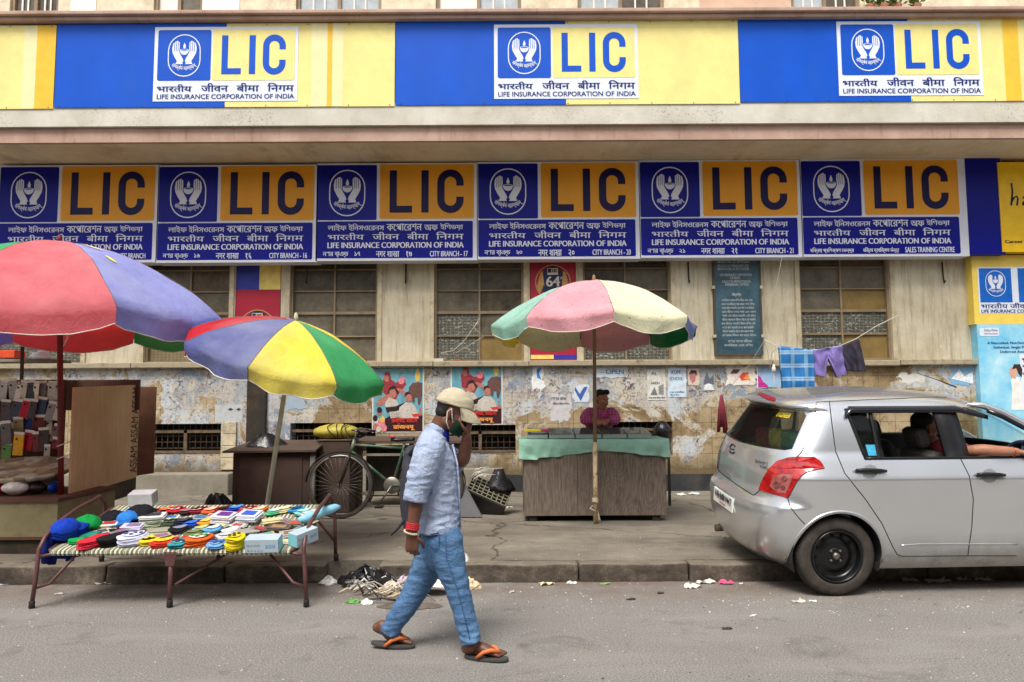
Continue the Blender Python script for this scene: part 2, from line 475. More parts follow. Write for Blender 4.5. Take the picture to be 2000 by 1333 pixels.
vs1 = t.sep(va.outputs['Color'])
pc = t.ramp(vs1[0], [(.0, C(176, 175, 172)), (.16, C(184, 190, 194)), (.34, C(158, 162, 165)), (.5, C(190, 185, 174)), (.66, C(156, 161, 166)), (.80, C(178, 172, 164)), (.94, C(134, 148, 164)), (.98, C(190, 176, 150))], 'CONSTANT')
vb = t.n('ShaderNodeTexVoronoi', feature='F1'); vb.inputs['Scale'].default_value = 26
wob2 = t.n('ShaderNodeVectorMath', operation='ADD'); sc3 = t.n('ShaderNodeVectorMath', operation='SCALE'); sc3.inputs['Scale'].default_value = .25
t.l(nzz.outputs['Color'], sc3.inputs[0]); t.l(t.co, wob2.inputs[0]); t.l(sc3.outputs[0], wob2.inputs[1]); t.l(wob2.outputs[0], vb.inputs['Vector'])
vs2 = t.sep(vb.outputs['Color'])
fc = t.ramp(vs2[1], [(.0, C(84, 82, 100)), (.22, C(60, 84, 138)), (.30, C(120, 96, 104)), (.46, C(160, 140, 108)), (.70, C(190, 190, 188)), (.9, C(72, 62, 58))], 'CONSTANT')
fm = t.math('MULTIPLY', t.ramp(t.noise(3.1, 6, .7), [(.48, 0.0), (.60, 1.0)]), t.ramp(vs2[0], [(.42, 0.0), (.44, 1.0)], 'CONSTANT'))
pc = t.mix(t.math('MULTIPLY', fm, .9), pc, fc)
pc = t.mix(t.ramp(t.noise(15, 8, .8, dist=.8), [(.55, 0.0), (.585, .85)]), pc, C(126, 108, 84)); pc = t.mix(t.ramp(t.noise(48, 5, .75, dist=.6, vec=t.mapping((1, 1, .5))), [(.60, 0.0), (.63, .75)]), pc, C(96, 92, 96)); pc = t.mix(t.ramp(t.noise(11, 8, .8, dist=1.2, vec=t.mapping((1, 1, .6), loc=(7, 1, 3))), [(.61, 0.0), (.63, .8)]), pc, C(84, 80, 88))
pc = t.mix(t.math('MULTIPLY', grout, .3), pc, C(120, 112, 100))
c1 = t.mix(paper, base, pc)
ed = t.ramp(pm, [(.47, 0.0), (.495, .7), (.512, .7), (.53, 0.0)])
c1 = t.mix(t.math('MULTIPLY', ed, .6), c1, C(216, 208, 190))
c1 = t.mix(t.ramp(t.noise(1.4, 7, .7, vec=t.mapping((2.5, 1, .5), loc=(3, 0, 1))), [(.56, 0.0), (.76, .7)]), c1, C(92, 68, 44))
c1 = t.mix(t.ramp(t.math('ADD', t.math('MULTIPLY', t.math('SUBTRACT', sz, .5), 1.25), t.math('MULTIPLY', t.noise(5, 6, .7), .5)), [(.22, .9), (.56, 0.0)]), c1, C(100, 84, 60))
t.color(c1)
t.bump(t.math('ADD', t.math('MULTIPLY', paper, .5), t.math('SUBTRACT', t.noise(34, 6, .8), grout)), .5, .008)
t.set(.85, 0, .2)
M_POSTERWALL = t.m
M_CREAM = mat('cream_paint', C(214, 204, 178), .8, dirt=C(150, 132, 104), dirt_amt=.5, dscale=2.0, bump=.1)
M_PINKWALL = mat('pink_paint', C(206, 176, 154), .8, dirt=C(150, 128, 110), dirt_amt=.4)
t = NT('ledge_paint')
c1 = t.ramp(t.noise(1.8, 7, .65), [(.3, C(158, 128, 112)), (.6, C(182, 154, 138)), (.8, C(196, 172, 156))])
c1 = t.mix(t.ramp(t.noise(12, 8, .8), [(.62, 0.0), (.68, .7)]), c1, C(214, 206, 198))
c1 = t.mix(t.ramp(t.noise(4, 7, .7, vec=t.mapping((3, 1, .4))), [(.57, 0.0), (.72, .5)]), c1, C(110, 84, 72))
t.color(c1); t.bump(t.noise(20, 6, .7), .3, .01); t.set(.8, 0, .25)
M_LEDGE = t.m
t = NT('weathered_concrete')
c1 = t.ramp(t.noise(1.5, 8, .65), [(.3, C(178, 173, 158)), (.6, C(204, 200, 187)), (.8, C(214, 211, 201))])
pat = t.ramp(t.noise(.8, 3, .5), [(.45, 0.0), (.62, 1.0)])
c1 = t.mix(t.math('MULTIPLY', pat, t.ramp(t.noise(24, 8, .8), [(.54, 0.0), (.60, .8)])), c1, C(110, 104, 90))
c1 = t.mix(t.ramp(t.noise(3, 7, .7, vec=t.mapping((3, 1, .4))), [(.6, 0.0), (.75, .4)]), c1, C(160, 150, 120))
t.color(c1); t.bump(t.noise(26, 8, .8), .5, .012); t.set(.85, 0, .25)
M_CONC = t.m
t = NT('soffit_paint')
c1 = t.ramp(t.noise(1.2, 6, .65), [(.3, C(196, 174, 142)), (.6, C(222, 206, 176)), (.8, C(230, 218, 194))])
c1 = t.mix(t.ramp(t.noise(2.0, 7, .7, vec=t.mapping((1, .3, 1))), [(.55, 0.0), (.75, .5)]), c1, C(120, 92, 62))
t.color(c1); t.set(.85, 0, .2)
M_SOFFIT = t.m
M_FRAME = mat('window_paint', C(140, 122, 96), .7, var=.3, dirt=C(96, 80, 62), dirt_amt=.6, bump=.2)
M_JAMB = mat('jamb_paint', C(186, 174, 146), .75, var=.15, dirt=C(120, 104, 80), dirt_amt=.6, dscale=5)
M_DARK = mat('dark_interior', C(26, 22, 18), .9)
M_SOOT = mat('sooty_black', C(42, 36, 30), .75, var=.3, dirt=C(84, 62, 42), dirt_amt=.5, dscale=4, bump=.3)
M_RUSTBAR = mat('rusty_bar', C(88, 72, 56), .75, var=.3, dirt=C(130, 112, 90), dirt_amt=.6, dscale=9)
M_PLINTH = mat('plinth_concrete', C(136, 130, 116), .85, var=.2, dirt=C(92, 84, 70), dirt_amt=.7, bump=.4)
M_DADO = mat('black_dado', C(44, 46, 50), .6, var=.25, dirt=C(80, 74, 64), dirt_amt=.4)
def pane_mat(name, c, c2, lines=False, flakes=None, rough=.22):
 t = NT(name)
 a = t.ramp(t.noise(4, 6, .7), [(.3, c), (.7, c2)])
 if lines:
  w1 = t.n('ShaderNodeTexBrick', offset=0.0); w1.inputs['Scale'].default_value = 1
  w1.inputs['Brick Width'].default_value = .06; w1.inputs['Row Height'].default_value = .045; w1.inputs['Mortar Size'].default_value = .004
  x_, y_, z_ = t.sep(); q = t.n('ShaderNodeCombineXYZ'); t.l(x_, q.inputs[0]); t.l(z_, q.inputs[1]); t.l(q.outputs[0], w1.inputs['Vector'])
  a = t.mix(t.math('MULTIPLY', w1.outputs['Fac'], .5), a, C(150, 146, 130))
 if flakes:
  a = t.mix(t.ramp(t.noise(22, 5, .7, vec=t.mapping((1, 1, 1.8))), [(.58, 0.0), (.62, .85)]), a, flakes)
 a = t.mix(t.ramp(t.noise(11, 8, .8), [(.6, 0.0), (.72, .3)]), a, C(150, 140, 116))
 t.color(a); t.bump(t.noise(3, 2), .12, .02); return t.set(rough, 0, .45)
PANE = {'d': pane_mat('dusty_dark_glass', C(50, 45, 37), C(100, 91, 76)),
  'g': pane_mat('grey_dark_glass', C(80, 74, 63), C(122, 114, 98)),
  'k': pane_mat('brown_dark_glass', C(66, 55, 41), C(112, 96, 73)),
  'o': pane_mat('ochre_board', C(112, 90, 44), C(140, 116, 62), rough=.6),
  'b': pane_mat('brown_slat_board', C(98, 82, 52), C(126, 108, 74), lines=True, rough=.6),
  'm': pane_mat('flaked_wire_glass', C(58, 58, 50), C(86, 86, 76), lines=True, flakes=C(190, 188, 172), rough=.5),
  'w': pane_mat('white_papered_glass', C(214, 210, 200), C(232, 230, 224), rough=.4),
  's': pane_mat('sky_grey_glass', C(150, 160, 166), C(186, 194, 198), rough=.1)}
PK = list(PANE)
building = thing('office_building', (0, YW, 0), 'cream office building with a deep street canopy, grimy gridded windows and a poster-torn tiled base', 'building')
def wall_grid(mb, xs, zs, holes, Y, depth, mi=0, back=None):
 """front of a wall at Y with rectangular holes (x0,x1,z0,z1) and their reveals"""
 xs = sorted(set(xs + [h[0] for h in holes] + [h[1] for h in holes])); zs = sorted(set(zs + [h[2] for h in holes] + [h[3] for h in holes]))
 for i in range(len(xs) - 1):
  for j in range(len(zs) - 1):
   cx, cz = (xs[i] + xs[i + 1]) / 2, (zs[j] + zs[j + 1]) / 2
   if any(h[0] < cx < h[1] and h[2] < cz < h[3] for h in holes): continue
   mb.quad((xs[i], Y, zs[j]), (xs[i + 1], Y, zs[j]), (xs[i + 1], Y, zs[j + 1]), (xs[i], Y, zs[j + 1]), mi)
 for x0, x1, z0, z1 in holes:
  a, b = Y, Y + depth
  mb.quad((x0, a, z0), (x0, b, z0), (x0, b, z1), (x0, a, z1), mi); mb.quad((x1, a, z0), (x1, b, z0), (x1, b, z1), (x1, a, z1), mi)
  mb.quad((x0, a, z0), (x1, a, z0), (x1, b, z0), (x0, b, z0), mi); mb.quad((x0, a, z1), (x1, a, z1), (x1, b, z1), (x0, b, z1), mi)
Z_SILL = W(1000, 707, YW).z; Z_WT = W(1000, 420, YW).z
def wx(px, py=610): return W(px, py, YW).x
opens = [(-190, -40), (-28, 162), (284, 448), (459, 548), (566, 737), (848, 1023), (1035, 1126), (1139, 1311), (1563, 1740)]
holes = [(wx(a), wx(b), Z_SILL, Z_WT) for a, b in opens]
mb = MB(); wall_grid(mb, [X0, X1], [Z_SILL, Z_SOF + .2], holes, YW, .22)
mb.build('wall', M_PLASTER, building)
mb = MB(); mb.box(X0, X1, YW + .3, YW + 6, 0, Z_SOF); mb.build('inner_block', M_DARK, building)
# lower tiled wall with cellar windows
YL = YW - .05
cell = [(288, 432, 828, 889), (566, 734, 826, 890), (868, 1007, 830, 888), (1196, 1313, 824, 890), (60, 120, 826, 890)]
ch = []
for a, b, c_, d_ in cell:
 p, q = W(a, d_, YL), W(b, c_, YL); ch.append((p.x, q.x, p.z, q.z))
mb = MB(); wall_grid(mb, [X0, X1], [ZP - .05, Z_SILL - .02], ch, YL, .3)
mb.build('tiled_wall', M_POSTERWALL, building)
for i, (xa, xb, za, zb) in enumerate(ch):
 g_ = MB(); n = max(5, int((xb - xa) / .085))
 for k in range(1, n):
  xx = xa + (xb - xa) * k / n
  g_.tube([(xx, YL + .10, za), (xx, YL + .10, zb)], .006, 6)
 for k in range(1, 5):
  zz = za + (zb - za) * k / 5; g_.tube([(xa, YL + .115, zz), (xb, YL + .115, zz)], .006, 6)
 g_.box(xa, xb, YL + .03, YL + .07, za + .02, za + .06); g_.box((xa + xb) / 2 - .025, (xa + xb) / 2 + .025, YL + .03, YL + .07, za + .06, zb - .1)
 g_.box(xa, xb, YL + .03, YL + .07, zb - .14, zb - .10)
 g_.build('cellar_grille', M_RUSTBAR, building)
# sill ledge, broken into lengths
mb = MB(); rs = random.Random(5)
cuts = [X0, wx(-180), wx(268), wx(560), wx(848), wx(1032), wx(1500), wx(1745), X1]
for a, b in zip(cuts[:-1], cuts[1:]):
 z = rs.uniform(-.012, .012); mb.rbox(a + .004, b - .004, YW - .15, YW + .02, Z_SILL - .085 + z, Z_SILL + z, .012)
mb.build('sill_ledge', mat('sill_concrete', C(164, 152, 128), .85, var=.25, dirt=C(88, 76, 58), dirt_amt=.8, dscale=6, bump=.4), building)
# plinth and black dado
z1 = W(1350, 926, YL).z
mb = MB(); mb.box(W(985, 940, YL).x, X1, YL - .05, YL + .0, ZP - .02, z1); mb.build('black_dado', M_DADO, building)
p, q = W(268, 958, YL - .3), W(448, 925, YL - .3)
mb = MB(); mb.rbox(X0, q.x, YL - .34, YL - .001, ZP - .02, q.z, .02); mb.rbox(q.x + .01, W(984, 940, YL).x, YL - .16, YL - .002, ZP - .02, W(700, 915, YL).z, .02)
mb.build('plinth', M_PLINTH, building)
p, q = W(482, 868, YL), W(524, 712, YL)
mb = MB(); mb.rbox(p.x, q.x, YL - .07, YL - .001, p.z, q.z - .03, .02); mb.rbox(p.x - .08, q.x - .1, YL - .10, YL - .001, W(480, 925, YL).z, p.z - .006, .02)
mb.build('drain_duct', M_SOOT, building)
p, q = W(432, 918, YL), W(463, 824, YL)
mb = MB()
for k in range(4):
 za = p.z + (q.z - p.z) * k / 4; mb.rbox(p.x, q.x, YL - .035, YL - .001, za + .003, za + (q.z - p.z) / 4 - .003, .006)
mb.build('tile_pilaster', mat('cream_tile', C(190, 178, 150), .5, dirt=C(110, 92, 70), dirt_amt=.7, dscale=7), building)
# windows: frame > panes
ROWY = [420, 468, 524, 566, 609, 655, 703]
def window(px0, px1, panes, pxm, parent=building):
 xa, xb, xm = wx(px0), wx(px1), wx(pxm)
 zz = [W(1000, y, YW).z for y in ROWY]; zz[-1] = Z_SILL
 f = MB(); y0, y1 = YW + .07, YW + .12; w = .035
 f.box(xa, xa + w, y0 - .03, y1, zz[-1], zz[0]); f.box(xb - w, xb, y0 - .03, y1, zz[-1], zz[0])
 f.box(xa + w, xb - w, y0 - .03, y1, zz[-1], zz[-1] + w); f.box(xm - .014, xm + .014, y0 + .005, y1 - .01, zz[-1] + w, zz[0])
 for i, z in enumerate(zz[1:-1]):
  h_ = .022 if i == 3 else .011
  f.box(xa + w, xm - .014, y0 + .008 + (i % 2) * .004, y1 - .012, z - h_, z + h_); f.box(xm + .014, xb - w, y0 + .008, y1 - .012, z - h_, z + h_)
 fr = f.build('window', M_FRAME, parent)
 p = MB(); k = 0
 for i in range(6):
  for a, b in ((xa + w, xm), (xm, xb - w)):
   kind = panes[k] if k < len(panes) else 'd'; k += 1
   if kind == 'd': kind = rs.choice('ddgk')
   tl = rs.uniform(-.006, .006)
   p.quad((a, YW + .112 + tl, zz[i + 1]), (b, YW + .112 - tl, zz[i + 1]), (b, YW + .112 - tl, zz[i]), (a, YW + .112 + tl, zz[i]), PK.index(kind))
 p.build('glass_panes', [PANE[x] for x in PK], fr)
 for a, b in ((xa - .07, xa - .002), (xb + .002, xb + .07)): MB().box(a, b, YW - .025, YW + .03, Z_SILL, zz[0]).build('jamb', M_JAMB, fr)
window(-190, -40, 'ddddddddmmmm', -110)
window(-28, 162, 'ddddddddmmmm', 84)
window(284, 448, 'dddddddgbbbb', 367)
window(566, 737, 'ddddddgdgggg', 651)
window(848, 1023, 'ddddddgdmdmo', 936)
window(1139, 1311, 'ddddddddmdmm', 1223)
window(1563, 1740, 'ddddddgommmo', 1648)
# canopy: soffit, two bands, top ledge
zb = lambda y, Y: W(1000, y, Y).z
z_pk0, z_pk1 = Z_SOF, zb(248, YF)
z_wh1 = zb(207, YF - .06); z_ld0, z_ld1 = zb(40, YF - .10), zb(16, YF - .22)
mb = MB(); mb.box(X0, X1, YF + .07, YW + .3, Z_SOF, Z_SOF + .3); mb.build('canopy_soffit', M_SOFFIT, building)
mb = MB(); mb.box(X0, X1, YF, YF + .068, z_pk0 - .035, z_pk1 + .01); mb.build('canopy_lip', M_LEDGE, building)
mb = MB(); mb.box(X0, X1, YF - .06, YF + .2, z_pk1 + .012, z_wh1 + .05); mb.build('canopy_band', M_CONC, building)
mb = MB(); mb.box(X0, X1, YF + .0, YF + .2, z_wh1 + .052, z_ld0); mb.build('canopy_parapet', M_CREAM, building)
mb = MB(); mb.rbox(X0, X1, YF - .16, YF + .5, z_ld0 + .002, z_ld1 - .06, .01); mb.rbox(X0, X1, YF - .22, YF + .5, z_ld1 - .058, z_ld1, .012)
mb.build('canopy_ledge', M_LEDGE, building)
# the storey above, only its foot is in the picture
YU = YF + .32
ux = lambda p: W(p, 8, YU).x
up = [(19, 114, 'dd'), (300, 396, 'wg'), (578, 745, 'ss'), (851, 1018, 'ws'), (1128, 1297, 'sd'), (1545, 1680, 'sd')]
zu0, zu1 = z_ld1 - .1, z_ld1 + 1.5
mb = MB(); hs = [(ux(a), ux(b), zu0 + .13, zu1) for a, b, _ in up]
wall_grid(mb, [X0, X1], [zu0, zu1 + 2.2], hs, YU, .2); mb.build('upper_wall', M_CREAM, building)
mb = MB(); mb.quad((X0, YU + .7, zu0), (X1, YU + .7, zu0), (X1, YU + .7, zu1 + 2), (X0, YU + .7, zu1 + 2)); mb.build('upper_room_back', M_DARK, building)
for a, b, kk in up:
 xa, xb = ux(a), ux(b); xm = (xa + xb) / 2; za = zu0 + .13
 f = MB()
 for u, v in ((xa, xa + .05), (xm - .025, xm + .025), (xb - .05, xb)): f.box(u, v, YU + .04, YU + .10, za, zu1)
 f.box(xa + .05, xm - .025, YU + .042, YU + .098, za, za + .05); f.box(xm + .025, xb - .05, YU + .042, YU + .098, za, za + .05)
 fr = f.build('window', M_FRAME, building)
 p = MB()
 for (u, v), k in zip(((xa + .05, xm - .025), (xm + .025, xb - .05)), kk):
  p.quad((u, YU + .08, za), (v, YU + .08, za), (v, YU + .08, zu1), (u, YU + .08, zu1), PK.index(k))
  if k in 'sd':
   for q_ in (.35, .65): p.box(u + (v - u) * q_ - .012, u + (v - u) * q_ + .012, YU + .06, YU + .075, za + .05, zu1, PK.index('w'))
   p.box(u, v, YU + .058, YU + .073, za + .24, za + .262, PK.index('w'))
 p.build('glass_panes', [PANE[x] for x in PK], fr)
for a, b in ((139, 188), (396, 468)): MB().box(ux(a), ux(b), YU - .012, YU - .001, zu0 + .1, zu1).build('whitewash_patch', mat('whitewash', C(240, 238, 232), .7, var=.04), building)
mb = MB(); mb.box(ux(1366), ux(1543), YU - .016, YU - .003, zu0, zu1 + 1); mb.build('pink_panel', M_PINKWALL, building)
# ================================================================== signs
M_SBLUE = mat('sign_blue', C(0, 78, 190), .45, var=.10, scale=1.6, bump=.12, bscale=3, spec=.22, dirt=C(24, 84, 180), dirt_amt=.5, dscale=2)
M_SYEL = mat('sign_yellow', C(232, 218, 140), .5, var=.08, scale=1.6, bump=.12, bscale=3, spec=.22, dirt=C(214, 200, 130), dirt_amt=.6, dscale=2)
M_SYEL2 = mat('sign_deep_yellow', C(228, 184, 60), .45, var=.08, spec=.22)
M_SYELP = mat('sign_pale_yellow', C(230, 220, 168), .45, var=.06, spec=.22)
M_SWHITE = mat('sign_white', C(216, 222, 234), .45, var=.04, spec=.22)
M_SDBLUE = mat('sign_ink_blue', C(14, 38, 112), .5, var=.05, spec=.2)
M_BNAVY = mat('board_navy', C(1, 10, 128), .4, var=.10, scale=2, bump=.1, bscale=3, spec=.22)
M_BYEL = mat('board_amber', C(222, 152, 36), .4, var=.08, scale=2, bump=.1, bscale=3, spec=.25)
M_BGREY = mat('board_grey', C(212, 214, 226), .4, var=.05, spec=.25)
M_BINK = mat('board_ink_violet', C(18, 10, 66), .4, var=.05, spec=.22)
M_NAIL = mat('rusty_nail', C(70, 46, 34), .8)
def emblem(cv, mb_w, mb_b, cx, cy, k, d=.012):
 """two hands round an oil lamp inside an oval ring; k = pixels per emblem unit (oval 64 x 83 units)"""
 q = lambda x, y: (cx + x * k, cy - y * k)
 ring = []
 for c0, a0, a1 in ((9.5, 0, 180), (-9.5, 180, 360)):
  for i in range(13):
   a = R(a0 + (a1 - a0) * i / 12); ring.append(q(31 * math.cos(a), c0 + 31 * math.sin(a)))
 cv.stroke(mb_w, ring, 2.0 * k, d, 0, closed=True)
 hand = [(-16.5, -17), (-14, -11), (-19, -3), (-23, 5), (-24, 14), (-22.5, 22), (-20.5, 25.5), (-19, 24), (-17.5, 27.6), (-15.5, 27), (-14.6, 28.6), (-12.6, 28.2), (-11.8, 26.6), (-9.6, 26),
   (-9.2, 16), (-10.2, 7), (-7.5, 1.5), (-3, -6), (-1.4, -11), (-3.5, -14), (-2, -17)]
 for sgn in (1, -1):
  cv.shape(mb_w, [q(x * sgn, y) for x, y in (hand if sgn == 1 else hand[::-1])], d)
  for gx, gt in ((-19.3, 23.5), (-15.6, 26), (-12.1, 26)):
   cv.stroke(mb_b, [q((gx + (gt - yy) * -.02) * sgn, yy) for yy in (gt, 18, 12, 8)], .9 * k, d + .002)
 bowl = [q(8.8 * math.cos(R(a)), 10 + 9 * math.sin(R(a))) for a in range(180, 361, 15)]
 cv.shape(mb_w, bowl, d)
 cv.shape(mb_w, [q(8.8 * math.cos(R(a)), 10.6 + 2.1 * math.sin(R(a))) for a in range(0, 360, 24)], d + .001)
 cv.shape(mb_b, [q(7.2 * math.cos(R(a)), 10.6 + 1.1 * math.sin(R(a))) for a in range(0, 360, 24)], d + .003)
 cv.shape(mb_w, [q(0, 25), q(2.4, 19.5), q(2.8, 16.5), q(1.6, 13.6), q(-1.4, 13.6), q(-2.8, 16.5), q(-2.2, 19.5)], d)
 def bend(X, Y):
  u = (X - cx) / k; v = -(Y - cy) / k
  a = u / 40.0; r = 40.0 - (v + 26)
  return (cx + r * math.sin(a) * k, cy - (14 - r * math.cos(a)) * k)
 cv.text(mb_w, 'योगक्षेमं वहाम्यहम्', cx - 25 * k, cy + 19.5 * k, cx + 25 * k, cy + 31 * k, d, 0, bold=.25 * k, fn=bend)
def initials(cv, mb, x0, y0, x1, y1, d, w=.165):
 """the letters L I C as heavy condensed capitals in the box"""
 W_, H_ = x1 - x0, y1 - y0; s_ = W_ * .098 * (w / .165)
 lw = W_ * .305
 cv.shape(mb, [(x0, y0), (x0 + s_, y0), (x0 + s_, y1 - s_ * .95), (x0 + lw, y1 - s_ * .95), (x0 + lw, y1), (x0, y1)], d)
 xi = x0 + W_ * .43
 cv.rect(mb, xi, y0, xi + s_, y1, d)
 cx0, cx1 = x0 + W_ * .645, x1; hw = (cx1 - cx0) / 2 - s_ / 2; mx = (cx0 + cx1) / 2; top, bot = y0 + s_ / 2 - H_ * .015, y1 - s_ / 2 + H_ * .015
 pts = [(mx + hw, top + H_ * .30), (mx + hw, top + hw)]
 pts += [(mx + hw * math.cos(R(a)), top + hw - hw * math.sin(R(a))) for a in range(15, 180, 15)]
 pts += [(mx - hw, top + hw), (mx - hw, bot - hw)]
 pts += [(mx - hw * math.cos(R(a)), bot - hw + hw * math.sin(R(a))) for a in range(15, 180, 15)]
 pts += [(mx + hw, bot - hw), (mx + hw, bot - H_ * .30)]
 cv.stroke(mb, pts, s_ * 1.02, d)
def fascia_sign(dx, dy, label, x_end=1443, stripes=(), xs=773):
 Y = YF - .075
 cv = Canvas(1106, 122, Y, dx, dy)
 root = thing('fascia_sign', cv.P(1106, 204), label, 'sign', 'signs along the canopy front')
 b = MB()
 for i, (a, c_, mi) in enumerate(((xs, 1105, 0), (1105, x_end - 1, 1))):
  p, q = cv.P(a, 204), cv.P(c_, 41); b.box(p.x, q.x, Y, Y + .012, p.z, q.z, mi)
 b.build('backing_sheet', [M_SBLUE, M_SYEL], root)
 for a, c_, mm in stripes:
  s_ = MB(); cv.rect(s_, a, 41.2, c_, 203.8, .0015); s_.build('printed_stripe', mm, root)
 card = MB(); p, q = cv.P(965, 193), cv.P(1246, 48); card.box(p.x, q.x, Y - .006, Y - .0001, p.z, q.z)
 ca = card.build('name_card', M_SWHITE, root)
 m1 = MB(); cv.rect(m1, 972, 54, 1076, 153, .009, r=4); cv_b = m1.build('emblem_field', M_SBLUE, ca)
 m2 = MB(); cv.rect(m2, 1079, 54, 1240, 153, .009, r=4); m2.build('initials_field', M_SYEL, ca)
 w, bl = MB(), MB(); emblem(cv, w, bl, 1024, 104, 1.0)
 w.build('emblem', M_SWHITE, ca); bl.build('emblem_lines', M_SBLUE, ca)
 m3 = MB(); initials(cv, m3, 1097, 65, 1222, 141, .012); m3.build('initials', M_SBLUE, ca)
 l_ = MB()
 for wd, a, c_, y0 in (('भारतीय', 973, 1040, 160), ('जीवन', 1059, 1111, 158), ('बीमा', 1128, 1171, 158), ('िनगम', 1188, 1239, 158)):
  cv.text(l_, wd, a, y0, c_, 174.5, .010, bold=.5)
 cv.text(l_, 'LIFE INSURANCE CORPORATION OF INDIA', 973, 179.5, 1240, 188.5, .010, bold=.22)
 l_.build('lettering', M_SDBLUE, ca)
 nl = MB()
 for k in range(9):
  a = xs + 10 + k * (x_end - xs - 20) / 8
  for yy in (43.5, 201.5): nl.lathe([(.006, 0), (.008, -.004), (.004, -.008)], cv.P(a, yy, .001), 'Y', 8)
 nl.build('nail_heads', M_NAIL, root)
 return root
fascia_sign(-664 - 671, 10, 'yellow end of a canopy sign cut off by the left edge, streaked pale yellow', x_end=1443, stripes=((1380, 1405, M_SYELP), (1405, 1442, M_SYEL2)))
fascia_sign(-664, 5, 'blue and yellow canopy sign with pale and orange stripes right of its white name card', x_end=1436, stripes=((1272, 1303, M_SYELP), (1303, 1313, M_SYEL2), (1313, 1334, M_SYELP)))
fascia_sign(0, 0, 'plain blue and yellow canopy sign with white name card, above the rose and cream umbrella', x_end=1444)
fascia_sign(671, -6, 'blue and yellow canopy sign with white name card, above the silver car', x_end=1440, stripes=((1290, 1320, M_SYEL2),))
def branch_board(x, dy, rows, label, extra=False, w=1.0, small=None):
 """x: photo x of the board's left edge (board drawn as the one that starts at 619)"""
 Y = YB
 cv = Canvas(772, 420, Y, x - 619 + (153 * (w - 1)), dy)
 cv.s *= w
 root = thing('branch_board', cv.P(772, 509), label, 'sign board', 'branch boards under the canopy')
 b = MB(); p, q = cv.P(617.5, 509), cv.P(931.5 if not extra else 939, 318.5)
 b.box(p.x, q.x, Y, Y + .27, p.z, q.z, 0)
 if extra:
  p2, q2 = cv.P(939.2, 506), cv.P(1008, 316); b.box(p2.x, q2.x, Y - .006, Y + .27, p2.z, q2.z, 1)
 b.build('box_frame', [M_BGREY, M_BNAVY], root)
 m1 = MB(); cv.rect(m1, 620, 322, 735, 430, .004, r=3); m1.build('emblem_field', M_BNAVY, root)
 m2 = MB(); cv.rect(m2, 741, 321, 924, 428, .004, r=3); m2.build('initials_field', M_BYEL, root)
 m4 = MB(); cv.rect(m4, 620, 432.5, 922, 504, .004, r=3); m4.build('name_field', M_BNAVY, root)
 wt, bl = MB(), MB(); emblem(cv, wt, bl, 677.5, 377, 1.10, .007)
 wt.build('emblem', M_BGREY, root); bl.build('emblem_lines', M_BNAVY, root)
 m3 = MB(); initials(cv, m3, 760, 333, 904, 416, .007); m3.build('initials', M_BINK, root)
 l_ = MB()
 for wd, a, c_, y0, y1 in (('লাইফ', 641, 677, 437, 451), ('ইিনসওেরনস', 681, 750, 437, 451), ('কেপােরশন', 755, 823, 437, 451), ('অফ', 828, 854, 440, 451), ('ইিণডয়া', 859, 903, 437, 451)):
  cv.text(l_, wd, a, y0, c_, y1 + (2 if '্' in wd else 0), .007, bold=.3)
 for wd, a, c_, y0 in (('भारतीय', 641, 711, 455), ('जीवन', 728, 779, 453.5), ('बीमा', 795, 836, 453.5), ('िनगम', 851, 904, 453.5)):
  cv.text(l_, wd, a, y0, c_, 468.5, .007, bold=.3)
 cv.text(l_, 'LIFE INSURANCE CORPORATION OF INDIA', 641, 473.5, 904, 484.5, .007, bold=.5)
 for (sx, a, c_) in rows:
  big = sx[0] < 'z'
  cv.text(l_, sx, a, 491, c_, 503 if not big else 501.5, .007, bold=.25)
 l_.build('lettering', M_BGREY, root)
 return root
def rows(bn, hn, en):
 return (('নগর ব্ােঞ্চ – ' .replace('ােঞ্চ', 'াঞ্চ') + bn, 632, 704), ('नगर शाखा – ' + hn, 735, 804), ('CITY BRANCH - ' + en, 839, 912))
branch_board(-4, 4, (('AGENTS\' BRANCH', 841, 910), ('এেজন্টস', 632, 704)), 'branch board partly behind the red and lavender umbrella, lettered ENTS\' BRANCH')
branch_board(308, 3.5, rows('১৬', '१६', '16'), 'blue and amber branch board lettered CITY BRANCH - 16')
branch_board(619, 0, rows('১৭', '१७', '17'), 'blue and amber branch board lettered CITY BRANCH - 17', w=1.005)
branch_board(933, -3, rows('২০', '२०', '20'), 'blue and amber branch board lettered CITY BRANCH - 20', w=1.015)
branch_board(1250, -6, rows('২১', '२१', '21'), 'blue and amber branch board lettered CITY BRANCH - 21', w=1.012)
branch_board(1566, -8, (('বিক্রয় প্রিশক্ষণ েকন্দ্র', 632, 716), ('विक्रय प्रशिक्षण केन्द्र', 734, 803), ('SALES TRAINING CENTRE', 815, 910)), 'branch board lettered SALES TRAINING CENTRE, with a plain blue panel at its right end', extra=True, w=1.01)
# yellow career board at the right edge
cv = Canvas(1953, 405, YB - .02)
root = thing('career_board', cv.P(2040, 492), 'yellow board with a handwritten dark word, cut by the right edge above the insurance poster', 'sign board')
b = MB(); p, q = cv.P(1953, 492), cv.P(2140, 317); b.box(p.x, q.x, YB - .02, YB + .25, p.z, q.z); b.build('backing_sheet', mat('career_yellow', C(236, 190, 20), .35, var=.1), root)
b = MB(); cv.stroke(b, [(1978, 358), (1979, 375), (1975, 402)], 3.5, .003); cv.stroke(b, [(1976, 396), (1981, 387), (1987, 384), (1989, 390), (1986, 402)], 3.5, .004)
cv.text(b, 'appy', 1995, 383, 2070, 412, .003, slant=.15, bold=.8); cv.text(b, 'Career Agents', 1959, 469, 2030, 477, .003, bold=.4)
b.build('lettering', M_BINK, root)
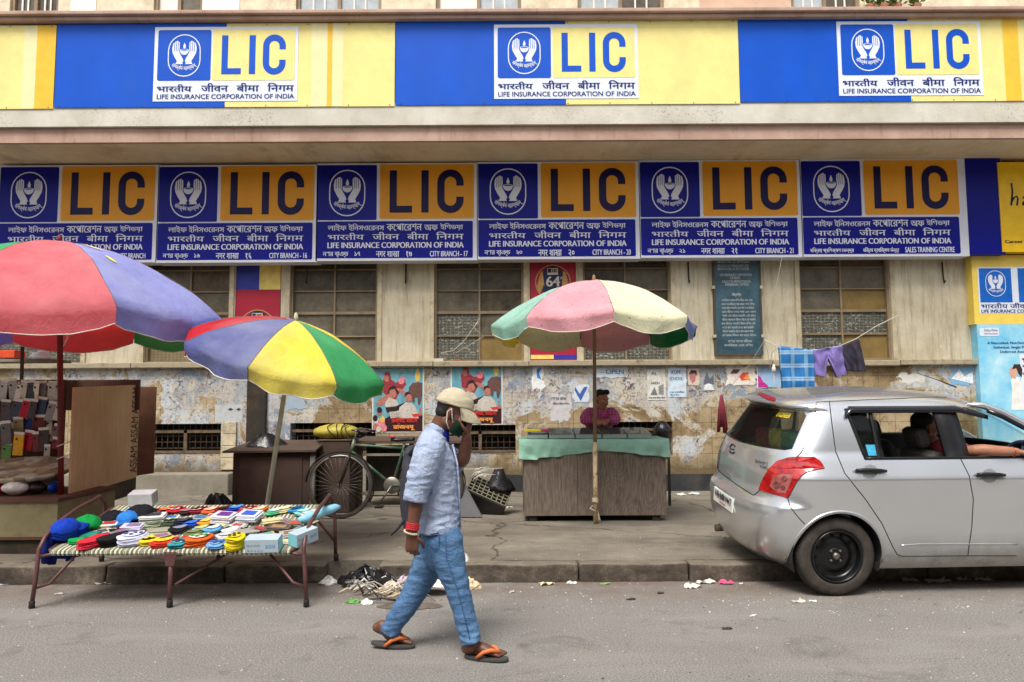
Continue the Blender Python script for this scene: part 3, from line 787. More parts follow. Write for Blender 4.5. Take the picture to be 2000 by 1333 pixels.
# insurance poster wrapped round the pier at the right edge
YP = YW - .17
cv = Canvas(1905, 650, YP)
root = thing('pier_poster', cv.P(1990, 840), 'tall yellow and sky blue insurance poster on the pier behind the car', 'poster')
t = NT('poster_sky'); z_ = t.sep()[2]
t.color(t.ramp(t.math('ADD', t.noise(2.0, 5, .6), 0), [(.35, C(96, 186, 226)), (.6, C(168, 216, 232)), (.72, C(226, 238, 240))])); t.set(.4); M_PSKY = t.m
b = MB(); p, q = cv.P(1905, 850), cv.P(2160, 498); zs = cv.P(0, 634).z
b.box(p.x, q.x, YP, YW - .002, zs + .001, q.z, 0); b.box(p.x + .03, q.x, YP, YW - .002, .15, zs, 1)
b.build('backing_sheet', [mat('poster_yellow', C(232, 204, 92), .4, var=.06), M_PSKY], root)
b = MB(); cv.rect(b, 1915, 521, 2100, 613, .003, r=3); b.build('name_card', M_SWHITE, root)
b = MB(); cv.rect(b, 1918, 524, 1981, 591, .006); cv.rect(b, 1994, 524, 2090, 591, .006); b.build('emblem_field', mat('poster_blue', C(10, 96, 190), .4), root)
w_, bl = MB(), MB(); emblem(cv, w_, bl, 1949.5, 554, .62, .009); w_.build('emblem', M_SWHITE, root)
b = MB(); cv.text(b, 'भारतीय जीवन बीमा िनगम', 1919, 592, 2095, 603, .006, bold=.2); cv.text(b, 'LIFE INSURANCE CORPORATION OF INDIA', 1919, 605, 2095, 611.5, .006, bold=.2); b.build('lettering', M_SDBLUE, root)
b = MB(); cv.rect(b, 1913, 641, 1951, 657, .004, r=3); cv.rect(b, 1988, 692, 2100, 790, .004, r=5); b.build('white_label', M_SWHITE, root)
b = MB(); cv.text(b, 'Satisa Pahle', 1922, 643, 1948, 648, .006); cv.text(b, 'Life Insurance', 1922, 650, 1948, 654, .006)
for i, (sx, a) in enumerate((('A Non-Linked, Non-Participating,', 1927), ('Individual, Single Premium,', 1939), ('Deferred Annuity Plan', 1951))):
 cv.text(b, sx, a, 668 + i * 8.6, a + 95 - i * 10, 674 + i * 8.6, .004, bold=.15)
for i, sx in enumerate(('পুেরা জীবন', 'নিশ্চিত', 'এবং লাভ', 'SBI')):
 if i < 3: cv.text(b, sx, 1992, 698 + i * 13, 2050, 708 + i * 13, .007, bold=.4)
b.build('fine_print', M_SDBLUE, root)
b = MB()
cv.shape(b, [(1966, 800), (1970, 760), (1968, 742), (1976, 735), (1986, 738), (1992, 760), (1998, 800)], .0035, 0)
cv.shape(b, [(1970, 738), (1966, 728), (1969, 718), (1978, 716), (1983, 724), (1980, 734), (1978, 741)], .0045, 1)
cv.shape(b, [(1972, 722), (1976, 712), (1988, 712), (1992, 722), (1990, 738), (1984, 730), (1980, 720)], .0055, 2)
cv.shape(b, [(1985, 760), (2010, 752), (2020, 800), (1994, 820)], .003, 3)
b.build('printed_figure', [mat('print_white', C(226, 224, 220), .5), mat('print_skin', C(206, 160, 136), .5), mat('print_hair', C(52, 40, 40), .5), mat('print_teal', C(40, 150, 160), .5)], root)
# red anniversary panels filling the narrow windows
M_RED = mat('anniversary_red', C(166, 26, 52), .45, var=.08, dirt=C(130, 30, 40), dirt_amt=.5)
M_NAVY2 = mat('print_navy', C(30, 34, 72), .45); M_GOLD = mat('print_gold', C(196, 150, 84), .45); M_PALE = mat('print_pale', C(214, 206, 200), .45)
def anniversary(x0, x1, dy, label, topband):
 Y = YW + .02
 cv = Canvas(1080, 600, Y, (x0 + x1) / 2 - 1080, dy)
 hw = (x1 - x0) / 2
 root = thing('anniversary_panel', cv.P(1080, 703), label, 'poster', 'red panels in the narrow windows')
 b = MB(); p, q = cv.P(1080 - hw, 702), cv.P(1080 + hw, 440); b.box(p.x, q.x, Y, Y + .012, Z_SILL + .002, q.z); b.build('backing_sheet', M_RED, root)
 b = MB()
 if topband:
  cv.rect(b, 1080 - hw, 440, 1080 + 2, 566 - dy, .002, 0); cv.rect(b, 1080 + 2, 440, 1080 + hw, 566 - dy, .002, 1)
 cv.rect(b, 1080 - hw, 693, 1080, 701, .002, 1); cv.rect(b, 1080, 693, 1080 + hw, 701, .002, 0)
 b.build('colour_bands', [mat('band_blue', C(38, 52, 150), .45), mat('band_yellow', C(232, 206, 110), .45)], root)
 cy = 552 if not topband else 640 - dy
 b = MB(); ring = [(1080 + 34 * math.cos(R(a)), cy + 34 * math.sin(R(a))) for a in range(0, 360, 10)]
 cv.stroke(b, ring, 1.8, .003, 1, True)
 cv.shape(b, [(1080 + 25 * math.cos(R(a)), cy + 33 * math.sin(R(a))) for a in range(0, 360, 15)], .003, 0)
 for sgn in (-1, 1):
  for k in range(5):
   cv.shape(b, [(1080 + sgn * (20 + k * 2.2), cy - 22 + k * 6), (1080 + sgn * (26 + k * 1.4), cy - 18 + k * 6), (1080 + sgn * (22 + k * 1.2), cy + 2 + k * 5), (1080 + sgn * (17 + k * 2), cy + 8 + k * 4)][::sgn], .005 + k * .0004, 2)
 cv.text(b, '64', 1067, cy - 12, 1093, cy + 8, .006, 3, bold=.8); cv.text(b, 'th', 1094, cy - 12, 1099, cy - 6, .006, 3)
 cv.rect(b, 1069, cy - 28, 1090, cy - 15, .0055, 3); cv.rect(b, 1070, cy - 27, 1077, cy - 19, .0065, 0); cv.rect(b, 1078, cy - 27, 1089, cy - 19, .0065, 2)
 cv.text(b, 'LIC', 1079, cy - 26, 1088, cy - 20, .0075, 0, bold=.4)
 b.build('printed_badge', [M_NAVY2, M_GOLD, M_GOLD, M_PALE], root)
anniversary(1036, 1125, 0, 'dark red anniversary panel with a 64th badge above the umbrella of the counter', False)
anniversary(460, 547, -2, 'dark red panel under blue and yellow squares, behind the yellow and green umbrella', True)
# enamel notice board
cv = Canvas(1442, 600, YW - .06)
root = thing('notice_board', cv.P(1442, 692), 'tall blue-black enamel notice board full of white Bengali lines on the plaster wall', 'notice board')
t = NT('enamel_blue'); zz = t.sep()[2]
t.color(t.mix(t.ramp(t.noise(2.4, 6, .7), [(.4, 0.0), (.7, .6)]), C(44, 70, 82), C(84, 120, 138))); t.set(.35)
b = MB(); p, q = cv.P(1398, 690), cv.P(1484, 440); b.box(p.x, q.x, YW - .06, YW - .03, p.z, q.z); b.build('enamel_plate', t.m, root)
b = MB(); b.box(p.x - .03, p.x - .001, YW - .07, YW - .002, p.z - .03, q.z); b.box(q.x + .001, q.x + .03, YW - .07, YW - .002, p.z - .03, q.z); b.box(p.x - .001, q.x + .001, YW - .07, YW - .002, p.z - .03, p.z - .001)
b.build('frame', mat('board_frame', C(74, 68, 58), .7, var=.3), root)
b = MB()
for k in range(2):
 for sx in (1394, 1488): b.rbox(cv.P(sx, 0).x - .025, cv.P(sx, 0).x + .025, YW - .085, YW - .01, cv.P(0, 565 + 95 * k).z, cv.P(0, 559 + 95 * k).z, .005)
b.build('bracket', M_JAMB, root)
b = MB()
for y, sx, a, c_ in ((512, 'BRANCH No. 21, 1ST FLOOR', 1404, 1466), (519, 'BRANCH MUMBAI UNIT 578', 1404, 1464), (525, 'BRANCH No. 21 4TH FLOOR', 1404, 1465), (537, 'LIFE INSURANCE CORPORATION', 1408, 1470), (543, 'OF INDIA', 1428, 1447), (550, 'CALCUTTA METROPOLITAN', 1412, 1467), (556, 'DIVISIONAL OFFICE-I', 1418, 1464)):
 cv.text(b, sx, a, y - 2.3, c_, y + 2.6, .003, bold=.1)
cv.text(b, 'বিজ্ঞিপ্ত', 1430, 572, 1448, 580, .003, bold=.2)
words = ['নগর', 'শাখা', 'এবং', 'জীবন', 'বীমা', 'নিগম', 'অফিস', 'কলিকাতা', 'সকল', 'কাজ', 'জানােনা', 'হইেব', 'এই', 'ভবন', 'পথ']
rb = random.Random(9)
for k in range(10):
 ln = ' '.join(rb.choice(words) for _ in range(6)); cv.text(b, ln, 1409 + rb.uniform(-1, 1), 583.5 + k * 7.6, 1475 + rb.uniform(-5, 1), 589 + k * 7.6, .003, bold=.15)
cv.text(b, 'নগর শাখা জীবন', 1420, 663, 1467, 669, .003, bold=.15); cv.text(b, 'কলিকাতা এবং নিগম', 1412, 671, 1468, 677, .003, bold=.15)
b.build('lettering', mat('faded_white_paint', C(170, 178, 178), .6), root)
# stage-play posters on the tiled wall
def play_poster(x0, x1, y0, y1, label, d0=.0):
 Y = YL - .006 - d0
 cv = Canvas(777, 781, Y, (x0 + x1) / 2 - 777, (y0 + y1) / 2 - 781); cv.s *= (x1 - x0) / 101; cv.sv *= (y1 - y0) / 128
 root = thing('play_poster', cv.P(777, 845), label, 'poster', 'matching play posters on the tiled wall')
 b = MB(); p, q = cv.P(726.5, 845), cv.P(827.5, 717); b.box(p.x, q.x, Y, Y + .005, p.z, q.z); b.build('paper_sheet', mat('poster_paper', C(206, 204, 196), .6), root)
 t_ = [mat('play_sky', C(92, 150, 166), .6, var=.3, scale=8, dirt=C(150, 170, 170), dirt_amt=.6, dscale=9), mat('play_maroon', C(52, 20, 24), .5), mat('play_red', C(138, 42, 52), .6, var=.4, scale=40), mat('play_skin', C(170, 104, 90), .6, var=.4, scale=60), mat('play_white', C(184, 176, 166), .6, var=.3, scale=50),
          mat('play_hair', C(40, 24, 24), .5), mat('play_elephant', C(96, 66, 60), .5, var=.25, scale=20), mat('play_gold', C(206, 172, 84), .5, var=.2, scale=30), mat('play_title_red', C(206, 50, 42), .6), mat('play_orange', C(236, 150, 70), .5), mat('play_pink', C(210, 120, 128), .5, var=.3, scale=30)]
 b = MB(); d = .002
 def sh(pts, mi):
  nonlocal d; d += .0004; cv.shape(b, pts, d, mi)
 def blob(cx, cy, rx, ry, mi, n=14): sh([(cx + rx * math.cos(2 * math.pi * k / n), cy + ry * math.sin(2 * math.pi * k / n)) for k in range(n)], mi)
 sh([(729, 719), (825, 719), (825, 843), (729, 843)], 0)
 sh([(752, 818), (762, 812), (825, 812), (825, 843), (752, 843)], 1)
 sh([(748, 768), (746, 745), (752, 733), (772, 748), (790, 742), (793, 752), (778, 770), (768, 790), (758, 775)], 2)   # robed upper figure
 blob(755, 737, 6.5, 9, 3); sh([(749, 733), (752, 726), (760, 727), (763, 738), (760, 750), (758, 734)], 2)
 blob(783, 745, 6, 6, 10); sh([(780, 740), (783, 733), (786, 739), (790, 736), (788, 744)], 10)
 sh([(733, 790), (742, 778), (758, 770), (766, 774), (758, 784), (744, 793)], 3)                                    # bent arm
 sh([(752, 786), (760, 776), (774, 782), (780, 796), (770, 806), (752, 800)], 4)
 blob(767, 768, 7, 10, 3); sh([(757, 770), (760, 757), (768, 753), (776, 758), (778, 772), (774, 768), (770, 760), (762, 762)], 5)
 sh([(772, 758), (783, 760), (794, 768), (792, 774), (780, 766)], 3)
 sh([(752, 796), (772, 794), (796, 784), (800, 790), (772, 804), (756, 806)], 5)
 sh([(776, 818), (780, 796), (792, 786), (804, 788), (812, 796), (818, 818)], 4)                                     # white shirt
 blob(798, 777, 6.6, 9, 3); sh([(790, 776), (791, 768), (799, 764), (807, 768), (807, 778), (804, 772), (797, 770)], 5)
 sh([(798, 757), (806, 748), (824, 748), (824, 772), (820, 790), (816, 790), (815, 776), (810, 776), (809, 786), (805, 786), (803, 772), (798, 766)], 6)
 blob(815, 735, 5, 12, 7); blob(815, 724, 3, 4, 7); sh([(803, 810), (818, 808), (822, 813), (808, 815)], 8)
 sh([(818, 796), (821, 796), (824, 812), (820, 812)], 3)
 for cx, cy, r_, mi in ((741, 805, 5, 3), (736, 822, 6, 4), (745, 826, 7, 10), (734, 834, 6, 3), (750, 836, 6, 10), (740, 838, 5, 4), (741, 801, 5, 5), (733, 817, 5, 5), (747, 819, 5, 7)): blob(cx, cy, r_, r_ * 1.2, mi)
 sh([(760, 805), (778, 803), (782, 815), (763, 817)], 4)
 for k, (a, c_) in enumerate(((744, 770), (776, 808))): cv.text(b, 'যাত্া পালা', a, 721, c_, 725, d + .001, 7)
 for k in range(3): cv.text(b, 'শ্ী নগর জীবন', 764, 806 + k * 3.6, 780, 808.5 + k * 3.6, d + .001, 5)
 cv.text(b, 'রক্তে ভােস', 765, 816, 815, 829, d + .003, 8, bold=.9, slant=0); cv.text(b, 'রাজবধূ', 768, 830, 810, 841, d + .003, 9, bold=.7)
 b.build('printed_picture', t_, root)
play_poster(727, 828, 717, 845, 'stage play poster with red Bengali title, between green umbrella and walking man')
play_poster(880, 982, 707, 830, 'stage play poster with red Bengali title, half behind the beige cap of the walking man')
# ragged remains of bills on the tiled wall
M_INK = mat('bill_ink', C(92, 96, 104), .7); M_INKB = mat('bill_ink_blue', C(70, 110, 160), .7)
def bill(x0, y0, x1, y1, rgb, label, lines=(), pic=None, rag=.06, seed=1, dz=0.0, grp='torn bills on the tiled wall'):
 rr = random.Random(seed); Y = YL - .004 - dz
 cv = Canvas((x0 + x1) / 2, (y0 + y1) / 2, Y); pts = []
 w_, h_ = x1 - x0, y1 - y0
 for (ax, ay), (bx, by) in (((x0, y0), (x1, y0)), ((x1, y0), (x1, y1)), ((x1, y1), (x0, y1)), ((x0, y1), (x0, y0))):
  n = 9
  for k in range(n):
   f = k / n; e = rag * min(w_, h_) * (1 if rr.random() < .35 else .25)
   pts.append((ax + (bx - ax) * f + rr.uniform(-e, e), ay + (by - ay) * f + rr.uniform(-e, e)))
 b = MB(); cv.shape(b, pts, 0); root = b.build('torn_bill', mat('bill_paper', C(*rgb), .7, var=.08, scale=10, dirt=C(170, 150, 122), dirt_amt=.7, dscale=7), None, label, 'poster', grp, origin=cv.P((x0 + x1) / 2, y1))
 l_ = MB()
 for sx, a, y, c_, y2 in lines: cv.text(l_, sx, a, y, c_, y2, .002, 0, bold=.2)
 if lines: l_.build('lettering', M_INKB if pic == 'b' else M_INK, root)
 if isinstance(pic, list):
  q_ = MB(); mm = []
  for i, (pl, c3) in enumerate(pic): cv.shape(q_, pl, .002 + i * .0008, i); mm.append(mat('bill_print', C(*c3), .6, var=.3, scale=25))
  q_.build('printed_picture', mm, root)
bill(1264, 722, 1300, 782, (206, 206, 200), 'narrow grey-white bill lettered AL with a small house print', (('AL', 1272, 727, 1284, 733), ('AREN', 1271, 746, 1288, 751), ('নগর শাখা জীবন বীমা', 1266, 775, 1298, 779)), [([(1270, 772), (1278, 756), (1284, 772)], (110, 110, 112)), ([(1286, 770), (1286, 755), (1296, 750), (1296, 772)], (130, 128, 124))], .04, 2, .003)
bill(1305, 718, 1340, 776, (196, 212, 226), 'pale blue bill of a school with a boxed corner, beside the house print', (('KOPE', 1312, 724, 1330, 731), ('SCHOOL', 1308, 737, 1334, 743), ('নগর শাখা জীবন', 1308, 764, 1336, 768), ('জীবন বীমা', 1308, 770, 1326, 773)), 'b', .04, 3, .003)
bill(1158, 716, 1226, 738, (196, 208, 214), 'wide pale strip of bill lettered OPEN', (('স্ুল – OPEN', 1172, 722, 1218, 731),), 'b', .12, 4, .002)
bill(1370, 722, 1396, 764, (150, 158, 164), 'grey photo bill with a white disc at its foot', (), [([(1374, 745), (1381, 726), (1386, 740), (1394, 732), (1394, 752), (1374, 752)], (90, 96, 104)), ([(1374, 762), (1376, 752), (1383, 749), (1391, 752), (1394, 762)], (216, 218, 220))], .06, 5, .003)
bill(1344, 720, 1366, 752, (206, 190, 176), 'small torn face poster on the tiled wall left of the grey photo bill', (), [([(1347, 740), (1346, 730), (1353, 726), (1360, 730), (1358, 744), (1352, 750)], (178, 112, 110)), ([(1345, 732), (1350, 723), (1360, 724), (1362, 734), (1356, 729)], (70, 46, 50))], .12, 6, .003)
bill(1420, 714, 1478, 752, (222, 214, 204), 'torn bill with a pale face and red flowers, left of the sky blue poster', (), [([(1428, 742), (1427, 732), (1434, 727), (1441, 732), (1439, 744)], (216, 196, 190)), ([(1444, 736), (1450, 728), (1462, 728), (1460, 742), (1448, 744)], (206, 70, 50)), ([(1452, 740), (1460, 730), (1466, 744)], (226, 140, 60)), ([(1426, 730), (1432, 722), (1446, 722), (1440, 730)], (84, 64, 66))], .12, 7, .003)
bill(1478, 714, 1526, 758, (150, 186, 222), 'sky blue poster with magenta blossom in its corner, left of the hanging clothes', (), [([(1480, 757), (1480, 732), (1486, 738), (1490, 746), (1498, 752), (1500, 757)], (186, 40, 140)), ([(1478, 757), (1478, 716), (1480, 716), (1480, 757)], (232, 232, 232))], .10, 8, .003)
bill(560, 724, 600, 800, (150, 168, 184), 'blue-grey bill remains left of the white umbrella pole', (), None, .25, 9)
bill(420, 790, 474, 826, (176, 182, 186), 'faded bill with two printed eyes above the cellar grille', (), [([(444, 800), (450, 797), (456, 800), (450, 803)], (60, 60, 66)), ([(461, 800), (466, 797), (471, 800), (466, 803)], (60, 60, 66))], .08, 10)
bill(1040, 716, 1062, 760, (222, 224, 226), 'white bill with a bright blue smear right of the play posters', (), [([(1048, 722), (1058, 718), (1053, 730), (1057, 742), (1049, 738)], (40, 130, 206))], .2, 11)
bill(1120, 752, 1150, 786, (200, 206, 216), 'scrap of white bill with a blue V stripe behind the vendor', (), [([(1124, 756), (1132, 770), (1141, 756), (1148, 756), (1134, 784), (1122, 762)], (48, 92, 160))], .15, 12)
bill(1075, 770, 1116, 822, (190, 188, 192), 'greyish layered bill remains left of the vendor', (('নগর কাজ', 1080, 776, 1106, 782), ('জীবন বীমা নিগম', 1080, 786, 1112, 791)), None, .2, 13)
bill(1756, 728, 1806, 748, (206, 206, 200), 'thin pale bill scrap on the wall right of the hanging clothes', (), None, .3, 14)
bill(1856, 716, 1902, 752, (120, 170, 206), 'torn blue bill beside the pier poster', (), [([(1858, 740), (1874, 722), (1884, 736), (1900, 726), (1900, 750)], (220, 222, 224))], .2, 15)
# ================================================================== street furniture and stalls
def cloth2(name, outer, inner, var=.1, spots=None, tr=.42):
 t = NT(name)
 a = t.ramp(t.noise(3.5, 6, .65), [(.3, tuple(x * (1 - var) for x in outer)), (.7, tuple(min(1, x * (1 + var)) for x in outer))])
 a = t.mix(t.ramp(t.noise(2.4, 7, .75, dist=.5), [(.46, 0.0), (.7, .5)]), a, tuple(x * .60 + .02 for x in outer)); a = t.mix(t.ramp(t.noise(1.1, 4, .6, vec=t.mapping(loc=(3, 5, 1))), [(.45, 0.0), (.7, .4)]), a, tuple(min(1, x * .6 + .36) for x in outer))
 if spots: a = t.mix(t.ramp(t.noise(30, 3, .6), [(.64, 0.0), (.68, .8)]), a, spots)
 t.color(a); t.bump(t.noise(9, 7, .75, dist=1.0), .55, .03); t.set(.85, 0, .15)
 tl = t.n('ShaderNodeBsdfTranslucent'); tl.inputs['Color'].default_value = (*inner, 1)
 mx = t.n('ShaderNodeMixShader'); mx.inputs[0].default_value = tr
 t.l(t.p.outputs[0], mx.inputs[1]); t.l(tl.outputs[0], mx.inputs[2]); t.l(mx.outputs[0], t.t.nodes['Material Output'].inputs['Surface'])
 return t.m
F_PINK = cloth2('faded_red_cloth', C(236, 128, 138), C(255, 30, 20), tr=.46); F_LAV = cloth2('faded_lavender_cloth', C(158, 162, 222), C(60, 84, 230), tr=.28)
F_YEL = cloth2('yellow_cloth', C(236, 220, 84), C(220, 180, 20), tr=.25); F_GRN = cloth2('green_cloth', C(74, 172, 108), C(20, 150, 60), tr=.3)
F_BLUE = cloth2('slate_blue_cloth', C(92, 98, 150), C(40, 60, 150), tr=.2); F_TEAL = cloth2('pale_teal_cloth', C(158, 202, 186), C(110, 170, 140), spots=C(104, 140, 126), tr=.22)
F_ROSE = cloth2('spotted_rose_cloth', C(224, 158, 168), C(150, 60, 40), spots=C(146, 96, 104), tr=.2); F_CRM = cloth2('spotted_cream_cloth', C(228, 226, 188), C(150, 130, 60), spots=C(132, 126, 98), tr=.18)
F_LAV2 = cloth2('pale_blue_cloth', C(160, 170, 218), C(60, 90, 200)); F_DGRN = cloth2('dark_green_cloth', C(40, 120, 80), C(20, 90, 40)); F_RED = cloth2('red_cloth', C(206, 48, 62), C(220, 30, 40))
M_HEM = mat('white_piping', C(206, 198, 186), .7)
M_PATCH = mat('yellow_patch', C(232, 222, 90), .7)
def umbrella(label, apex, center_dir, R_, drop, az0, cols, foot, pole_r, pole_mats, val=.13, sag=.02, seed=1, patches=None, name='market_umbrella'):
 """apex: top point; center_dir: direction of the pole downwards; az from the street side (-Y) towards +X"""
 apex = Vector(apex); ax = -Vector(center_dir).normalized()
 q = Vector((0, 0, 1)).rotation_difference(ax)
 foot = Vector(foot)
 root = thing('market_umbrella', foot, label, 'umbrella', 'market umbrellas along the pavement')
 T = lambda p: apex + q @ Vector(p)
 NA, NR = 12, 12
 def pt(az, t, r):
  f = math.cos(math.pi / 8) / math.cos((t - .5) * math.pi / 4)
  f = 1 + (f - 1) * (.25 + .75 * r)
  rad = R_ * r * f
  z = -drop * (.14 * r + .86 * r ** 2) - sag * math.sin(math.pi * t) * r * (1 - r) * 2
  p = Vector((math.sin(az) * rad, -math.cos(az) * rad, z))
  p.z += (.018 * noise.noise(p * 2.6 + Vector((seed, 0, 0))) + .012 * noise.noise(p * 7 + Vector((0, seed, 0))) - .03 * math.sin(math.pi * t) * r * r) * R_ * r
  return p
 for i in range(8):
  a0 = R(az0 + 45 * i); m = MB(); vs_ = []; rows_ = []
  for j in range(NR + 1): rows_.append([T(pt(a0 + R(45) * k / NA, k / NA, j / NR)) for k in range(NA + 1)])
  for j in range(1, 5):
   row = []
   for k in range(NA + 1):
    t_ = k / NA; p = pt(a0 + R(45) * t_, t_, 1.0); fl = j / 4
    az = a0 + R(45) * t_
    w = .016 * math.sin(t_ * 13 + i * 2.1 + seed) * fl + .02 * noise.noise(Vector((t_ * 5, i * 3.3 + seed, fl)))
    hang = val * fl * (1 - .28 * abs(2 * t_ - 1) ** 3 + .10 * noise.noise(Vector((t_ * 3, i + seed * 1.7, 2))))
    p = p + Vector((math.sin(az) * (w - .03 * fl), -math.cos(az) * (w - .03 * fl), 0))
    row.append(T(p) + Vector((0, 0, -hang)) * .6 + (q @ Vector((0, 0, -hang))) * .4)
   rows_.append(row)
  vs_ = [p for r in rows_ for p in r]; n = NA + 1
  fs = [(a * n + k, a * n + k + 1, (a + 1) * n + k + 1, (a + 1) * n + k) for a in range(len(rows_) - 1) for k in range(NA)]
  m.add(vs_, fs, 0, True)
  pn = m.build('canopy_panel', cols[i % len(cols)], root, fix=False)
  h = MB(); h.tube(rows_[-1], .0045, 5); h.build('hem', M_HEM, pn)
  if patches and i in patches:
   for (t_, r_, ln, wd, rot) in patches[i]:
    g_ = MB(); c0 = []
    for k in range(10):
     a = 2 * math.pi * k / 10; dt, dr = ln * math.cos(a), wd * math.sin(a)
     tt, r2 = t_ + dt * math.cos(rot) - dr * math.sin(rot), r_ + dt * math.sin(rot) + dr * math.cos(rot)
     c0.append(T(pt(a0 + R(45) * tt, tt, r2) + Vector((0, 0, .012))))
    g_.poly(c0); g_.build('patch', M_PATCH, pn)
 sm_ = MB()
 for i in range(8): sm_.tube([T(pt(R(az0 + 45 * i), 0, r_ / 10)) for r_ in range(1, 11)], .0035, 5)
 sm_.build('seams', mat('seam_thread', C(120, 96, 100), .8), root)
 rb = MB()
 for i in range(8):
  a = R(az0 + 45 * i); pts = [T(pt(a, 0, r_ / 8) + Vector((0, 0, -.012))) for r_ in range(9)]
  rb.tube(pts, .005, 5)
 rb.build('ribs', mat('umbrella_rib', C(90, 84, 80), .5, .5), root)
 f_ = MB(); f_.lathe([(.02, 0), (.022, .03), (.016, .06), (.006, .075)], apex + Vector((0, 0, -.005)), 'Z', 10); f_.build('finial', pole_mats[0], root)
 top = apex - ax * .02
 if len(pole_mats) == 1:
  p = MB(); p.tube([foot, top], pole_r, 12); p.build('pole', pole_mats[0], root)
 else:
  mid = foot + (top - foot) * .33
  p = MB(); p.tube([foot, mid], pole_r, 12); p.build('lower_pole', pole_mats[1], root, label='rust-spotted lower pipe of the pole')
  p = MB(); p.tube([mid + (foot - mid).normalized() * .05, top], pole_r * .8, 12); p.build('pole', pole_mats[0], root)
 return root
M_REDPOLE = mat('dark_red_pole', C(104, 22, 30), .45, var=.2, scale=5, dirt=C(70, 30, 26), dirt_amt=.5)
M_WHITEPOLE = mat('worn_white_pole', C(184, 182, 160), .6, var=.15, dirt=C(130, 120, 90), dirt_amt=.6, dscale=6)
M_BAMBOO = mat('brown_pole', C(140, 112, 84), .6, var=.2, dirt=C(96, 74, 54), dirt_amt=.5)
M_RUSTPIPE = mat('spotted_pipe', C(196, 172, 136), .6, var=.1, dirt=C(70, 44, 28), dirt_amt=.95, dscale=16)
YA = 7.30
foot1 = W(121, 1045, YA); foot1.z = ZP
ap1 = W(116, 472, YA); rim1 = W(428, 628, YA)
umbrella('large umbrella of faded red and lavender panels on dark red pole, at the left edge', ap1, Vector((0.0, .02, -1)), rim1.x - ap1.x + .02, ap1.z - rim1.z - .03, 1, [F_PINK, F_LAV, F_YEL, F_GRN], foot1, .026, [M_REDPOLE], val=.20, seed=1,
         patches={1: [(.42, .30, .16, .035, .5), (.30, .21, .2, .03, .2), (.36, .52, .05, .035, .9)]})
Y2 = 6.95
foot2 = W(517, 1000, Y2 + .12); ap2 = W(578, 626, Y2 - .02)
umbrella('small umbrella with slate blue, bright yellow and green panels on a leaning white pole', ap2, Vector((-.29, .17, -1)), .93, .335, -1, [F_YEL, F_GRN, F_YEL, F_GRN, F_RED, F_LAV, F_RED, F_BLUE], Vector((foot2.x - .06, Y2 + .2, ZP)), .022, [M_WHITEPOLE], val=.15, seed=4)
Y3 = 8.62
ap3 = W(1160, 549, Y3); foot3 = W(1163, 1010, Y3); foot3.z = ZP + .01
umbrella('spotted umbrella of rose, cream and pale teal panels standing at the wooden counter', ap3, Vector((.0, -.03, -1)), 1.17, .52, -42, [F_ROSE, F_CRM, F_LAV2, F_DGRN, F_ROSE, F_CRM, F_YEL, F_TEAL], foot3, .026, [M_BAMBOO, M_RUSTPIPE], val=.15, seed=7)
# ------------------------------------------------------------------ folding bed used as a shop table
YBF = G(318, 1187, 0).y; YBR = YBF + .92
BA = W(92, 1079, YBF); BB = W(577, 1079, YBF); BZ = BA.z
BC_z = W(652, 990, YBR).z
BXL, BXR = BA.x, BB.x
def bedp(u, v, d=0.0):
 return Vector((BXL + (BXR - BXL) * u, YBF + (YBR - YBF) * v, BZ + (BC_z - BZ) * v + d))
b_n = (bedp(1, 0) - bedp(0, 0)).cross(bedp(0, 1) - bedp(0, 0)).normalized()
def on_bed(px, py):
 d = ray(px, py); o = Vector((0, 0, CAM_H)); t = (bedp(0, 0, .02) - o).dot(b_n) / d.dot(b_n)
 return o + d * t
BED_TILT = math.atan2(BC_z - BZ, YBR - YBF)
M_TUBE = mat('maroon_tube', C(100, 66, 66), .45, .3, var=.2, dirt=C(70, 46, 40), dirt_amt=.6, dscale=9)
bed = thing('folding_bed', ((BXL + BXR) / 2, (YBF + YBR) / 2, 0), 'folding bed of maroon tube and striped webbing, loaded with caps and masks', 'folding bed')
for s_, X in ((-1, BXL), (1, BXR)):
 zf, zr = BZ, BC_z; out = .10 * s_
 hoop = MB()
 hoop.tube([(X + out * .9, YBF - .01, .02), (X + out * .75, YBF, .2), (X + out * .6, YBF + .0, zf + .02), (X + out * .55, YBF + .06, zf + .10), (X + out * .55, YBF + .18, zf + .17),
               (X + out * .55, (YBF + YBR) / 2, (zf + zr) / 2 + .15), (X + out * .55, YBR - .12, zr + .11), (X + out * .6, YBR - .02, zr + .04), (X + out * .75, YBR, zr - .1), (X + out * .85, YBR + .01, ZP + .01)], .0155, 10)
 hoop.build('end_hoop', M_TUBE, bed)
 for (yy, z0) in ((YBF - .01, 0), (YBR + .01, ZP)):
  f_ = MB(); f_.lathe([(.017, .002), (.021, .006), (.021, .05), (.017, .055)], (X + out * .88, yy, z0), 'Z', 12); f_.build('foot_cap', mat('black_rubber', C(34, 30, 30), .7), bed)
 br_ = MB(); br_.tube([(X - .20 * s_, YBF + .03, zf - .02), (X - .02 * s_, YBF + .02, .17), (X + out * .8, YBF, .14)], .011, 8); br_.tube([(X - .08 * s_, YBF + .02, zf - .01), (X + out * .6, YBF, zf - .03)], .011, 8)
 br_.build('brace', M_TUBE, bed)
 br_ = MB(); br_.tube([(X - .14 * s_, YBR - .03, zr - .02), (X + out * .8, YBR, ZP + .16)], .011, 8); br_.build('brace', M_TUBE, bed)
mid = bedp(.5, 0); ml = MB(); ml.tube([(mid.x, YBF, .02), (mid.x, YBF, BZ - .02)], .017, 10); ml.build('middle_leg', M_TUBE, bed)
